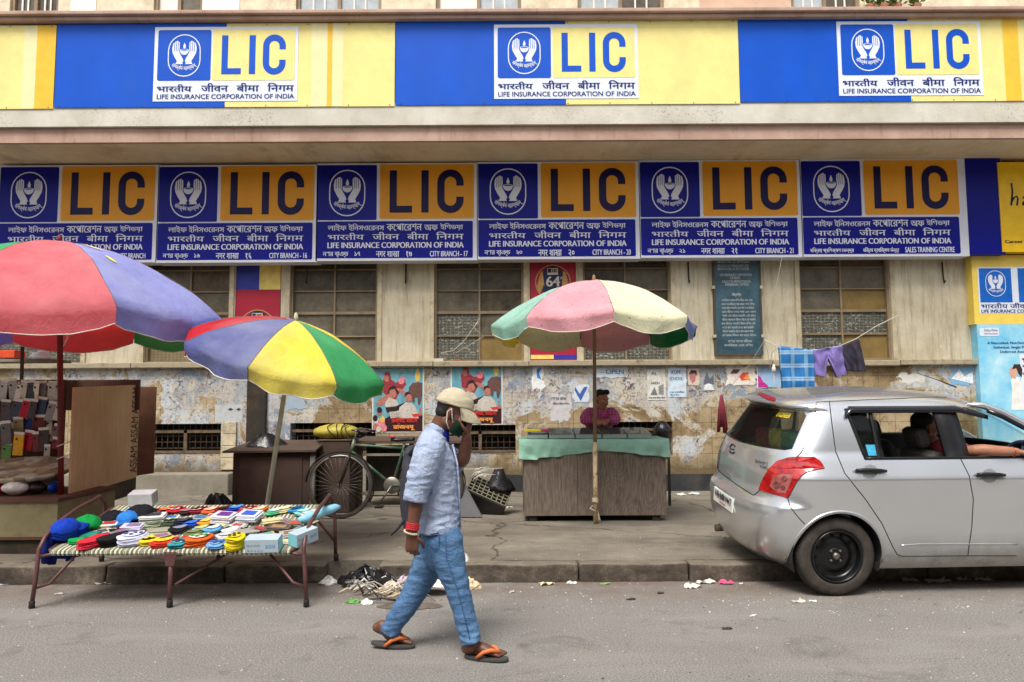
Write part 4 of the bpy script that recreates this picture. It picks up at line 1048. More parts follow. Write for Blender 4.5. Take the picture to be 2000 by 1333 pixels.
ml = MB(); mr = bedp(.5, 1); ml.tube([(mr.x, YBR, ZP + .01), (mr.x, YBR, BC_z - .02)], .017, 10); ml.build('middle_leg', M_TUBE, bed)
ml = MB(); ml.lathe([(.018, .002), (.022, .006), (.022, .05), (.018, .055)], (mid.x, YBF, 0), 'Z', 12); ml.build('foot_cap', mat('black_rubber', C(34, 30, 30), .7), bed)
ml = MB(); ml.tube([(mid.x + .03, YBF + .01, .16), (mid.x + .42, YBF + .5, .40)], .010, 8); ml.tube([(mid.x + .04, YBF + .02, BZ - .03), (mid.x + .24, YBF + .4, BZ - .02)], .012, 8)
ml.prism([(mid.x - .05, YBF - .02, BZ + .0), (mid.x + .05, YBF - .02, BZ + .0), (mid.x + .03, YBF - .02, BZ - .1), (mid.x - .03, YBF - .02, BZ - .1)], (0, .008, 0)); ml.build('brace', M_TUBE, bed)
rail = MB()
ring = [bedp(.02, .0), bedp(.98, .0), bedp(1.0, .04), bedp(1.0, .96), bedp(.98, 1.0), bedp(.02, 1.0), bedp(0, .96), bedp(0, .04)]
rail.tube(ring + [ring[0]], .0145, 8); rail.build('side_rail', M_TUBE, bed)
t = NT('striped_webbing'); x_, y_, z_ = t.sep()
wv_ = t.n('ShaderNodeTexWave', wave_type='BANDS', bands_direction='X'); wv_.inputs['Scale'].default_value = 9.0; t.l(t.co, wv_.inputs['Vector'])
t.color(t.ramp(wv_.outputs['Fac'], [(.35, C(112, 114, 92)), (.5, C(178, 176, 152)), (.8, C(196, 194, 172))], 'CONSTANT')); t.set(.8); M_WEB = t.m
wb = MB(); nU, nV = 64, 8
for i in range(nU):                                     # webbing wraps over the front rail in separate turns
 u0, u1 = .015 + .97 * i / nU, .015 + .97 * (i + .82) / nU
 sec = [(-.01, -.022), (-.022, -.004), (-.016, .014), (.02, .018), (.5, .012 - .02), (.98, .018), (1.016, .014), (1.022, -.004)]
 for (v0, d0), (v1, d1) in zip(sec[:-1], sec[1:]):
  wb.quad(bedp(u0, v0, d0), bedp(u1, v0, d0), bedp(u1, v1, d1), bedp(u0, v1, d1))
wb.build('webbing', M_WEB, bed, fix=False)
def loc_frame(px, py, rot, dz=0.0):
 """matrix on the tilted bed: x along the item, z up from the bed"""
 o = on_bed(px, py)
 return Matrix.Translation(o + b_n * dz) @ Matrix.Rotation(BED_TILT, 4, 'X') @ Matrix.Rotation(R(rot), 4, 'Z')
CLOTH = {}
def clo(rgb, var=.22):
 k = tuple(rgb)
 if k not in CLOTH: CLOTH[k] = mat('cotton', C(*[c * .93 for c in rgb]), .88, var=var, scale=26, bump=.5, bscale=45, spec=.2)
 return CLOTH[k]
def bundle(px, py, L, Wd, layers, rgb, label, rot=20, top=None, top2=None, seed=0, name='mask_bundle', cat='masks'):
 rr = random.Random(seed + int(px)); T = loc_frame(px, py, rot); m = MB(); rings = []; n = 22; h = .0068
 for k in range(layers):
  ox, oy, sc_ = rr.uniform(-.012, .012), rr.uniform(-.008, .008), rr.uniform(.92, 1.05)
  for (zz, s2) in ((.0, .93), (.25, 1.0), (.7, 1.0), (.97, .93)):
   ring_ = []
   for j in range(n):
    a = 2 * math.pi * j / n; ca, sa = math.cos(a), math.sin(a)
    e = 2.6; x = abs(ca) ** (2 / e) * (1 if ca > 0 else -1) * L / 2 * sc_ * s2; y = abs(sa) ** (2 / e) * (1 if sa > 0 else -1) * Wd / 2 * sc_ * s2 * (1 - .25 * (ca > 0) * ca)
    z = h * (k + zz) + .010 * noise.noise(Vector((x * 16, y * 16, seed + k * .35))) * min(1, k + .3) + .012 * (1 - (2 * y / Wd) ** 2) * (k + 1) / layers
    ring_.append(T @ Vector((x + ox, y + oy, z)))
   rings.append(ring_)
 m.ring_loft(rings, 0, True)
 o = m.build(name, [clo(rgb)], None, label, cat, 'goods spread on the folding bed', origin=T.translation)
 zt = h * layers + .013
 if top is not None:
  g_ = MB();
  pts = [T @ Vector((L * .36 * math.cos(a) * (1 + .1 * math.sin(3 * a)), Wd * .34 * math.sin(a), zt + .012 * (1 - (math.sin(a) * .68) ** 2) - .004)) for a in [2 * math.pi * k / 14 for k in range(14)]]
  g_.poly(pts); g_.build('print', clo(top), o)
  if top2 is not None:
   g_ = MB()
   for k in range(4):
    c0 = T @ Vector((L * (.22 - .15 * k), Wd * (.10 if k % 2 else -.10), zt + .012))
    ex, ey = (T.to_3x3() @ Vector((.016, .008, 0))), (T.to_3x3() @ Vector((-.005, .014, 0)))
    g_.poly([c0 + ex * math.cos(R(a)) + ey * math.sin(R(a)) for a in range(0, 360, 45)])
   g_.build('motif', clo(top2), o)
 return o
def cap_item(px, py, rgb, label, rot=0, k=1.0, tilt=0.0, dz=0.0, stack=1):
 T = loc_frame(px, py, rot, dz) @ Matrix.Rotation(R(tilt), 4, 'X'); m = MB()
 for s_ in range(stack):
  rings = []; n = 24
  for j in range(9):
   f = j / 8; rad = .092 * k * math.cos(f * math.pi / 2 * .97); z = .070 * k * math.sin(f * math.pi / 2) + s_ * .022
   rings.append([T @ Vector((rad * math.cos(2 * math.pi * i / n) * 1.06, rad * math.sin(2 * math.pi * i / n) * .95, z + .016 * noise.noise(Vector((math.cos(2 * math.pi * i / n) * 1.6, math.sin(2 * math.pi * i / n) * 1.6 + j * .15, s_ + px))))) for i in range(n)])
  m.ring_loft(rings, 0, True)
 o = m.build('cap', [clo(rgb)], None, label, 'cap', 'goods spread on the folding bed', origin=T.translation)
 b_ = MB()
 for s_ in range(stack):
  top_, bot_ = [], []; N = 12
  for i in range(N + 1):
   a = R(-62 + 124 * i / N); c_, s2 = math.cos(a), math.sin(a)
   for lst, zz in ((top_, .012), (bot_, .008)): lst.append((T @ Vector((.088 * k * c_, .088 * k * s2, zz + s_ * .022)), T @ Vector(((.088 + .07 * c_) * k * c_ * 1.12, .096 * k * s2, zz - .014 * abs(s2) + s_ * .022))))
  vs_ = [p for pr in top_ for p in pr] + [p for pr in bot_ for p in pr]; M2 = 2 * (N + 1); fs = []
  for i in range(N): fs += [(2 * i, 2 * i + 1, 2 * i + 3, 2 * i + 2), (M2 + 2 * i, M2 + 2 * i + 1, M2 + 2 * i + 3, M2 + 2 * i + 2), (2 * i + 1, 2 * i + 3, M2 + 2 * i + 3, M2 + 2 * i + 1)]
  b_.add(vs_, fs, 0, True)
 b_.build('brim', clo(tuple(int(c * .9) for c in rgb)), o)
 bt = MB(); bt.lathe([(.008, 0), (.007, .004), (.002, .006)], T @ Vector((0, 0, (.068 * k) + (stack - 1) * .022)), 'Z', 8); bt.build('button', clo(rgb), o)
 return o
def packet(px, py, w, d, h, rgb, label, rot=0, pic=None, plies=3, name='packet', cat='packet', seed=0):
 rr = random.Random(int(px) + seed); T = loc_frame(px, py, rot); m = MB()
 for k in range(plies):
  ox, oy = rr.uniform(-.012, .012), rr.uniform(-.01, .01); hh = h / plies
  m.rbox(-w / 2 + ox, w / 2 + ox, -d / 2 + oy, d / 2 + oy, k * hh + .001, (k + 1) * hh - .001, min(.004, hh * .35), 0, T @ Matrix.Rotation(R(rr.uniform(-5, 5)), 4, 'Z'))
 o = m.build(name, mat('glossy_wrap', C(*rgb), .25, var=.1, scale=10, bump=.3, bscale=25), None, label, cat, 'goods spread on the folding bed', origin=T.translation)
 if pic:
  g_ = MB(); g_.poly([T @ Vector((x * w, y * d, h + .002)) for x, y in ((-.32, -.3), (.34, -.32), (.30, .30), (-.30, .32))]); g_.build('print', mat('packet_print', C(*pic), .4, var=.35, scale=40), o)
 return o
# caps and box at the back left corner
packet(278, 985, .20, .13, .11, (186, 186, 190), 'plain white carton behind the black caps on the bed', 8, None, 1, 'carton', 'carton')
cap_item(128, 1052, (18, 60, 176), 'stack of blue caps at the left end of the bed', 60, 1.1, 8, .03, 3)
cap_item(172, 1034, (10, 140, 62), 'green cap standing up behind the blue cap stack', 150, 1.15, 10, .03)
cap_item(222, 1018, (22, 22, 28), 'black cap between the green cap and the light blue cap', 90, 1.15, 0, .0)
cap_item(274, 1012, (26, 26, 32), 'large black cap in front of the white carton', 40, 1.35, 6, .01)
cap_item(252, 1020, (44, 120, 204), 'light blue cap in front of the black caps', 250, 1.0, 10, .02)
# front row
bundle(182, 1066, .215, .12, 8, (206, 40, 58), 'pile of plain red cloth masks in the front row', 48, seed=1)
bundle(224, 1062, .22, .12, 9, (24, 22, 26), 'pile of plain black cloth masks beside the red pile', 42, seed=2)
bundle(262, 1062, .22, .13, 9, (206, 208, 230), 'pile of white cloth masks with a violet print on top', 30, (220, 222, 238), (96, 90, 170), 3)
bundle(148, 1060, .13, .08, 3, (12, 150, 70), 'small green cloth masks left of the red pile', 20, seed=4)
bundle(290, 1062, .14, .09, 4, (232, 206, 30), 'yellow and black spotted masks right of the white pile', 30, (40, 36, 30), (236, 214, 40), 5)
bundle(322, 1066, .20, .09, 5, (214, 50, 36), 'red and yellow striped masks in the middle of the front row', 32, (236, 196, 50), None, 6)
bundle(350, 1068, .15, .09, 4, (48, 140, 150), 'teal patterned masks left of the orange pile', 24, (120, 190, 190), (30, 80, 110), 7)
bundle(390, 1064, .20, .115, 8, (222, 96, 36), 'pile of orange masks with a white and green top', 24, (226, 214, 206), (60, 160, 80), 8)
bundle(423, 1070, .13, .10, 4, (108, 160, 214), 'light blue patterned masks before the yellow bundle', 20, (140, 186, 226), (60, 100, 180), 9)
bundle(459, 1070, .135, .13, 12, (228, 204, 34), 'tall pile of yellow masks with a round smiling print', 60, (238, 220, 60), (90, 80, 30), 10)
# boxes of masks
def mask_box(px, py, w, d, h, rot, label):
 T = loc_frame(px, py, rot); m = MB(); h *= .86; m.rbox(-w / 2, w / 2, -d / 2, d / 2, .0, h, .003, 0, T)
 o = m.build('mask_box', mat('box_card', C(168, 184, 194), .5, var=.10), None, label, 'box', 'goods spread on the folding bed', origin=T.translation)
 s_ = MB(); s_.box(0, .001, 0, .001, 0, .001) if False else None
 for x in (-w / 2 - .0012, w / 2 + .0012):
  s_.quad(T @ Vector((x, -d / 2 + .003, .003)), T @ Vector((x, d / 2 - .003, .003)), T @ Vector((x, d / 2 - .003, h - .003)), T @ Vector((x, -d / 2 + .003, h - .003)))
 s_.build('side_print', mat('box_teal', C(130, 196, 206), .5, var=.06), o)
 f_ = MB(); y = -d / 2 - .0015; q = lambda a, b_: T @ Vector((-w / 2 + a * w, y, b_ * h))
 f_.add([q(.62, .35), q(.9, .40), q(.9, .62), q(.62, .58)], [(0, 1, 2, 3)], 0)
 for k in range(3): f_.add([T @ Vector((-w / 2 + (.66 + k * .0) * w, y - .0006, (.4 + k * .07) * h)), T @ Vector((-w / 2 + .88 * w, y - .0006, (.43 + k * .07) * h)), T @ Vector((-w / 2 + .88 * w, y - .0006, (.445 + k * .07) * h)), T @ Vector((-w / 2 + .66 * w, y - .0006, (.415 + k * .07) * h))], [(0, 1, 2, 3)], 1)
 res, (ax_, ay_, bx_, by_) = text_polys('FACE MASK')
 for pts, tri, lay in res: f_.add([T @ Vector((-w / 2 + (.07 + .38 * (x - ax_) / (bx_ - ax_)) * w, y - .0003 * lay, (.50 + .12 * (yy - ay_) / (by_ - ay_)) * h)) for x, yy in pts], tri, 2)
 for k in range(5): f_.add([q(.08 + .1 * k, .14), q(.13 + .1 * k, .14), q(.13 + .1 * k, .2), q(.08 + .1 * k, .2)], [(0, 1, 2, 3)], 2)
 f_.build('front_print', [mat('box_blue', C(88, 140, 196), .5), mat('box_white', C(220, 226, 232), .5), mat('box_grey', C(90, 110, 130), .5)], o)
mask_box(516, 1074, .24, .12, .115, 2, 'white and pale blue box of face masks at the front of the bed')
mask_box(593, 1060, .20, .10, .115, 55, 'teal sided mask box at the right end of the bed')
# middle and back rows
rowB = [(214, 1030, .15, .10, 3, (226, 216, 200), (170, 60, 60), 'white packet with red print left of the light blue cap'), (300, 1016, .19, .12, 4, (214, 214, 214), (60, 56, 62), 'white packet with a dark picture right of the light blue cap'),
  (262, 1034, .16, .10, 3, (200, 196, 214), (130, 110, 150), 'lilac printed packet behind the black mask pile'), (440, 1018, .17, .14, 5, (212, 208, 216), (104, 52, 130), 'stack of white packets with a purple picture'),
  (488, 1016, .17, .15, 5, (210, 214, 224), (50, 90, 190), 'stack of white packets with a speckled blue picture'), (310, 1040, .16, .09, 2, (150, 150, 130), None, 'dull clear packet beside the white mask pile'),
  (545, 1034, .18, .10, 2, (90, 82, 74), (150, 120, 90), 'dark clear packet with brown insets'), (576, 1026, .13, .09, 2, (120, 112, 104), (190, 80, 60), 'clear packet with a red inset'), (530, 1020, .16, .06, 2, (210, 196, 150), None, 'narrow cream packet lying across the dark packets'),
  (478, 1040, .2, .1, 1, (150, 146, 140), None, 'crumpled clear wrapping behind the blue mask box'), (566, 1046, .14, .1, 2, (170, 168, 166), (140, 100, 76), 'clear bag with brown pieces beside the teal box')]
for (px, py, w_, d_, pl, rgb, pic, lb) in rowB: packet(px, py, w_, d_, .012 * pl, rgb, lb, random.Random(int(px)).uniform(-12, 25), pic, pl)
rp = random.Random(55)
for k, (px, py) in enumerate(((200, 1040), (236, 1042), (286, 1050), (316, 1048), (336, 1012), (392, 1012), (416, 1010), (432, 1028), (464, 1028), (508, 1034), (522, 1046), (552, 1018), (590, 1036), (604, 1020), (560, 1060), (366, 1052), (408, 1054), (492, 1056))):
 packet(px, py, rp.uniform(.10, .15), rp.uniform(.07, .10), .012, rp.choice(((150, 150, 146), (196, 196, 192), (120, 130, 140), (170, 160, 140), (90, 92, 96))), ['clear packet left of the black caps', 'clear packet behind the black mask pile', 'clear packet right of the white mask pile', 'clear packet behind the yellow and black masks', 'clear packet at the back by the red masks', 'clear packet beside the crimson masks', 'clear packet behind the purple packets', 'clear packet before the purple packets', 'clear packet before the blue picture packets', 'clear packet behind the blue mask box', 'clear packet on the dark wrapping by the mask box', 'clear packet before the cream masks', 'clear packet behind the teal box', 'clear packet beside the blue roll', 'clear packet between the two mask boxes', 'clear packet behind the teal masks', 'clear packet behind the light blue masks', 'clear packet behind the yellow pile'][k] + ' on the bed', rp.uniform(-30, 40), rp.choice(((60, 110, 170), (170, 60, 60), (60, 60, 64), (200, 190, 120), (80, 140, 110), (150, 90, 130))), 2, seed=k)
backs = [(325, 1000, (206, 36, 40), (230, 120, 60), None, 'red and orange looped masks at the back left of the row'), (344, 999, (196, 30, 44), (232, 220, 214), (180, 40, 50), 'red masks with white lettering print in the back row'), (366, 1002, (60, 30, 40), (160, 120, 130), None, 'dark maroon masks in the back row'),
         (386, 1000, (150, 26, 52), (220, 170, 150), (60, 20, 30), 'crimson masks with a pale print in the back row'), (412, 1000, (224, 96, 40), (236, 190, 160), None, 'bright orange masks in the back row, left of the maroon ones'), (437, 998, (130, 24, 40), (60, 30, 40), None, 'deep red masks behind the purple packets'),
         (462, 996, (20, 52, 160), (80, 150, 220), None, 'royal blue masks in the back row'), (484, 998, (200, 40, 60), (226, 190, 150), (120, 30, 40), 'red masks with beige print right of the royal blue ones'), (507, 999, (228, 100, 30), (236, 206, 170), None, 'orange masks by the foot of the white pole'),
         (538, 1002, (90, 180, 130), (200, 226, 226), None, 'mint green masks in the back row'), (556, 998, (222, 206, 150), (240, 230, 190), None, 'cream yellow masks in the back row'), (578, 998, (60, 150, 190), (20, 80, 140), None, 'turquoise masks with dark centre in the back row'), (594, 1003, (130, 200, 190), (170, 220, 214), None, 'pale aqua masks near the blue roll'), (607, 1004, (206, 196, 206), None, None, 'pale lilac masks beside the blue roll')]
for i, (px, py, c_, t1, t2, lb) in enumerate(backs): bundle(px, py, .16, .085, 2, c_, lb, 38, t1, t2, 20 + i)
mids = [(176, 1047, (20, 130, 110), None, None, 'teal cloth masks before the green cap'), (334, 1024, (60, 74, 54), (110, 120, 90), (40, 50, 36), 'olive camouflage masks in the middle row'), (358, 1022, (28, 32, 52), (60, 66, 90), None, 'navy masks beside the camouflage ones'), (376, 1026, (24, 70, 190), (60, 110, 210), None, 'bright blue masks in the middle of the bed'),
  (404, 1022, (228, 150, 50), (240, 200, 90), None, 'amber masks in the middle of the bed'), (352, 1036, (24, 24, 34), (140, 140, 160), None, 'black printed masks in the middle of the bed'), (394, 1036, (130, 180, 190), (190, 200, 130), None, 'pale teal and lime masks in the middle row'), (418, 1036, (90, 160, 210), (200, 210, 220), None, 'sky blue masks in the middle row'),
  (452, 1038, (220, 222, 224), None, None, 'white cloth masks spread behind the orange pile'), (440, 1050, (214, 216, 222), (200, 200, 206), None, 'folded white masks beside the orange pile'), (380, 1044, (106, 102, 60), (130, 130, 80), None, 'khaki masks behind the orange pile'), (300, 1028, (150, 160, 130), (110, 120, 90), None, 'grey green masks beside the white packets')]
for i, (px, py, c_, t1, t2, lb) in enumerate(mids): bundle(px, py, .15, .085, 2, c_, lb, 25 + (i * 37) % 30, t1, t2, 40 + i)
T = loc_frame(625, 1012, 52); m = MB()
m.tube([T @ Vector((x, .01 * math.sin(x * 20), .04 + .004 * math.sin(x * 50))) for x in [-.20 + .04 * k for k in range(11)]], [.02, .034, .038, .038, .037, .038, .038, .037, .036, .03, .014], 14)
m.build('mask_roll', mat('blue_film', C(136, 196, 222), .2, var=.15, scale=20, bump=.4, bscale=30), None, 'pale blue roll of wrapped masks leaning on the back right corner of the bed', 'roll', 'goods spread on the folding bed', origin=T.translation)
m = MB(); bp = bedp(.0, .35)                                            # blue cloth dangling at the left end
for k in range(6):
 x = bp.x - .06 + .018 * k; m.tube([(x, bp.y - .2 + .04 * k, bp.z + .05), (x - .01, bp.y - .21 + .05 * k, bp.z - .08), (x - .02 + .004 * k, bp.y - .2 + .04 * k, bp.z - .17 - .02 * math.sin(k * 2))], [.03, .04, .03], 8)
m.build('hanging_cloth', clo((14, 34, 110)), None, 'deep blue cloth hanging down from the left end of the bed', 'cloth', origin=(bp.x, bp.y, bp.z))
# ------------------------------------------------------------------ phone cover stall at the left edge
t = NT('plywood');
a = t.ramp(t.noise(2.5, 6, .6), [(.3, C(206, 164, 124)), (.7, C(226, 188, 148))])
a = t.mix(t.ramp(t.noise(3, 8, .7, vec=t.mapping((30, 30, .8))), [(.45, 0.0), (.7, .35)]), a, C(110, 76, 50))
a = t.mix(t.ramp(t.noise(2.2, 6, .7), [(.56, 0.0), (.8, .5)]), a, C(196, 160, 124)); t.color(a); t.set(.7); M_PLY = t.m
M_OLD = mat('old_grey_wood', C(78, 70, 58), .85, var=.35, scale=9, dirt=C(44, 38, 32), dirt_amt=.7, bump=.4)
M_BROWN = mat('dark_brown_board', C(92, 60, 48), .8, var=.25, dirt=C(50, 34, 30), dirt_amt=.6)
M_OLIVE = mat('olive_sheet', C(134, 124, 92), .6, .1, var=.12, dirt=C(100, 86, 60), dirt_amt=.6, dscale=5)
YN, YFB = 7.36, 9.0                                         # near end of the side panel, back board
pn = W(137, 860, YN); pf = W(266, 860, 9.15)
stall = thing('phone_stall', (W(20, 900, 7.6).x, 7.6, ZP), 'phone cover stall with a plywood side panel stencilled ASSAM and an olive metal base', 'stall')
def panel_quad(mb, za0, za1, zb0, zb1, off=0.0, th=.02, f0=0.0, f1=1.0):
 d = (pf - pn).normalized(); nrm_ = Vector((d.y, -d.x, 0)).normalized()
 if nrm_.x < 0: nrm_ = -nrm_
 A = pn + (pf - pn) * f0 + nrm_ * off; B = pn + (pf - pn) * f1 + nrm_ * off
 mb.prism([(A.x, A.y, za0), (B.x, B.y, zb0), (B.x, B.y, zb1), (A.x, A.y, za1)], nrm_ * th)
zt = W(137, 757, YN).z; zb_ = W(137, 973, YN).z; ztf = W(266, 752, 9.15).z; zbf = W(266, 932, 9.15).z
m = MB(); panel_quad(m, zb_, zt, zbf, ztf); m.build('side_panel', M_PLY, stall, label='plywood sheet with ASSAM stencilled up its far edge')
m = MB(); panel_quad(m, zb_ - .17, zb_ - .004, zbf - .19, zbf - .004, -.015, .03); m.build('lower_plank', M_OLD, stall)
m = MB(); d_ = (pf - pn).normalized()
p2 = pf + Vector((-.02, .12, 0)); m.prism([(p2.x - .04, p2.y, zbf + .0), (p2.x + .17, p2.y + .02, zbf + .03), (p2.x + .17, p2.y + .02, ztf - .02), (p2.x - .04, p2.y, ztf - .02)], (0, .018, 0)); m.build('rear_panel', mat('shaded_plywood', C(112, 76, 56), .75, var=.2), stall)
# stencil up the far edge of the side panel
m = MB(); nrm_ = Vector((d_.y, -d_.x, 0)); nrm_ = nrm_ if nrm_.x > 0 else -nrm_
res, (ax_, ay_, bx_, by_) = text_polys('ASSAM ASSAM ASSAM')
zl, zh = zbf + .06, ztf - .04
for pts, tri, lay in res:
 vs_ = []
 for x, y in pts:
  zz = zl + (x - ax_) / (bx_ - ax_) * (zh - zl); s_ = .90 - (y - ay_) / (by_ - ay_) * .13 + .09
  p = pn + (pf - pn) * s_ + nrm_ * (.0225 + lay * .0003); vs_.append((p.x, p.y, zz))
 m.add(vs_, tri)
m.build('stencil_lettering', mat('stencil_black', C(44, 30, 24), .8), stall)
xl = W(-160, 800, 8.0).x
m = MB(); p, q = W(-160, 900, 8.05), W(128, 742, 8.05); m.box(p.x, q.x, 8.05, 8.08, ZP + .5, q.z); m.build('display_board', M_BROWN, stall)
m = MB(); p2, q2 = W(92, 760, YFB), W(272, 742, YFB); m.box(p2.x, q2.x, YFB, YFB + .04, p2.z - .25, q2.z); m.build('rear_board', M_BROWN, stall)
yc = 7.0; p, q = W(-220, 1056, yc), W(113, 981, yc)
m = MB(); m.box(p.x, q.x, yc, 8.0, p.z, q.z); m.build('cabinet', M_OLIVE, stall)
m = MB(); m.box(p.x, q.x + .015, yc - .02, 8.04, q.z + .001, q.z + .035); m.box(p.x, q.x + .005, yc - .012, yc - .001, p.z, p.z + .025); m.build('counter_edge', M_BROWN, stall)
m = MB(); m.box(p.x, q.x - .02, yc + .02, 8.0, ZP - .002, p.z - .001); m.build('plinth', M_SOOT, stall)
m = MB(); u = W(42, 752, 8.0); v = W(44, 678, 8.0); m.tube([u, v], .018, 8); m.build('stake', M_OLD, stall)
m = MB(); u = W(-60, 703, 8.6); v = W(110, 698, 8.6); m.box(u.x, v.x, 8.5, 8.9, u.z - .03, u.z); m.build('top_shelf', M_PLINTH, stall)
u = W(16, 700, 8.55); m = MB(); m.rbox(u.x - .13, u.x + .1, 8.5, 8.7, u.z, u.z + .085, .004); m.build('small_carton', mat('carton_orange', C(216, 76, 40), .5, var=.2, scale=20), None, 'orange and white carton on the top shelf of the phone stall', 'carton', origin='base')
m = MB(); u = W(83, 700, 8.6)
rings = []
for j in range(6):
 f = j / 5; rings.append([u + Vector(((.16 - .13 * f) * math.cos(a) * (1 + .25 * noise.noise(Vector((a, f, 1)))), (.1 - .06 * f) * math.sin(a), .09 * f + .03 * noise.noise(Vector((math.cos(a), math.sin(a), f * 2))))) for a in [2 * math.pi * k / 14 for k in range(14)]])
m.ring_loft(rings, 0, True); m.build('plastic_bag', mat('white_film', C(214, 214, 212), .35, var=.1), None, 'crumpled white plastic bag on the top shelf of the phone stall', 'bag', origin='base')
# covers on the display board: (x, y, w, h, colour, tilt)
cov = [(6, 766, 16, 36, (196, 196, 196), 'white clear'), (26, 764, 17, 38, (170, 170, 168), 'grey clear'), (45, 766, 14, 36, (206, 204, 200), 'milky white'), (61, 765, 14, 34, (74, 80, 92), 'slate edged'), (80, 766, 19, 34, (120, 124, 128), 'grey'), (101, 768, 16, 36, (198, 198, 196), 'pale'), (112, 766, 9, 34, (186, 186, 186), 'narrow pale'),
       (-30, 766, 18, 36, (150, 150, 156), 'ash'), (11, 806, 19, 40, (86, 76, 82), 'plum grey'), (30, 805, 20, 40, (72, 76, 92), 'blue grey'), (49, 800, 17, 32, (186, 30, 60), 'bright red'), (63, 802, 15, 34, (82, 76, 80), 'charcoal'), (80, 798, 18, 34, (66, 86, 122), 'steel blue'),
       (-12, 806, 16, 38, (60, 60, 70), 'dark'), (12, 848, 20, 40, (106, 104, 104), 'mid grey'), (-10, 850, 16, 38, (40, 60, 110), 'navy'), (56, 831, 15, 24, (40, 58, 132), 'cobalt'), (76, 828, 26, 24, (100, 34, 38), 'wide maroon'), (36, 833, 20, 26, (150, 136, 108), 'beige'),
       (36, 870, 20, 40, (226, 166, 30), 'mustard yellow'), (55, 863, 19, 34, (170, 26, 50), 'cherry red'), (86, 861, 20, 40, (70, 64, 62), 'graphite'), (107, 848, 12, 30, (110, 96, 90), 'taupe'), (108, 868, 12, 18, (140, 24, 40), 'small crimson'), (12, 889, 20, 38, (98, 146, 78), 'leaf green'), (70, 866, 12, 34, (120, 40, 50), 'wine'), (36, 768, 12, 34, (224, 222, 216), 'thin white'), (70, 768, 11, 36, (230, 228, 222), 'thin clear'), (92, 770, 10, 34, (90, 92, 98), 'thin slate'), (98, 806, 16, 34, (150, 150, 154), 'pale ash'), (112, 806, 12, 32, (206, 204, 198), 'cream white'), (-26, 806, 15, 38, (196, 196, 198), 'frosted'), (96, 836, 12, 28, (206, 200, 190), 'ivory'), (22, 826, 10, 22, (190, 186, 176), 'bone'), (-14, 888, 18, 38, (190, 150, 60), 'ochre'), (92, 884, 12, 20, (180, 176, 170), 'chalky')]
M_CLIP = mat('clear_wrap', C(222, 222, 220), .2); M_CORK = mat('cover_lens', C(24, 24, 28), .3)
for i, (px, py, w_, h_, rgb, nm) in enumerate(cov):
 Yc = 8.02 - .012 * (i % 4) - (.14 if py > 842 else .05 if py > 795 else 0); s_ = S(Yc); rr = random.Random(i)
 o = W(px, py, Yc); T = Matrix.Translation(o) @ Matrix.Rotation(R(rr.uniform(-7, 9) + (8 if 780 < py < 826 else 0)), 4, 'Y') @ Matrix.Rotation(R(rr.uniform(-14, 6)), 4, 'X')
 m = MB(); m.rbox(-w_ / 2 * s_, w_ / 2 * s_, -.006, .006, -h_ / 2 * s_, h_ / 2 * s_, .005, 0, T)
 where = 'top row' if py < 780 else 'second row' if py < 826 else 'third row' if py < 856 else 'lowest row'
 ob = m.build('phone_cover', mat('cover_plastic', C(*rgb), .3, var=.2, scale=30), None, f'{nm} phone cover hanging in the {where} of the stall at the left edge', 'phone cover', 'phone covers hung on the stall', origin=o)
 g_ = MB(); g_.rbox(-w_ / 2 * s_, w_ / 2 * s_, -.005, .004, h_ / 2 * s_ + .001, h_ / 2 * s_ + .03, .003, 0, T); g_.build('wrap_header', M_CLIP, ob)
 g_ = MB(); g_.lathe([(.012, -.0075), (.012, -.0066), (.002, -.0065)], (0, 0, 0), 'Y', 10); g_.v = [T @ (v + Vector((-w_ * .2 * s_, 0, h_ * .3 * s_))) for v in g_.v]; g_.build('lens_hole', M_CORK, ob)
u = W(40, 918, 7.45)
m = MB(); n = 40; rings = []
for (r_, z_) in ((.0, .02), (.30, .015), (.46, .03), (.50, .055), (.515, .055), (.515, .035), (.46, .0), (.0, .0)):
 rings.append([u + Vector((max(r_, .002) * math.cos(2 * math.pi * k / n), max(r_, .002) * .62 * math.sin(2 * math.pi * k / n), z_ - .03 + .16 * math.sin(2 * math.pi * k / n) * r_)) for k in range(n)])
m.ring_loft(rings, 0, True, cap=False)
t = NT('woven_cane'); wv = t.n('ShaderNodeTexVoronoi'); wv.inputs['Scale'].default_value = 7; t.l(t.co, wv.inputs['Vector'])
t.color(t.mix(t.ramp(t.noise(5, 5), [(.4, 0.0), (.6, .7)]), t.ramp(t.sep(wv.outputs['Color'])[0], [(.2, C(120, 104, 76)), (.5, C(176, 160, 124)), (.8, C(190, 184, 164))]), C(96, 84, 66))); t.set(.7)
m.build('cane_tray', t.m, None, 'wide shallow cane tray lying on the phone stall counter', 'tray', origin=u)
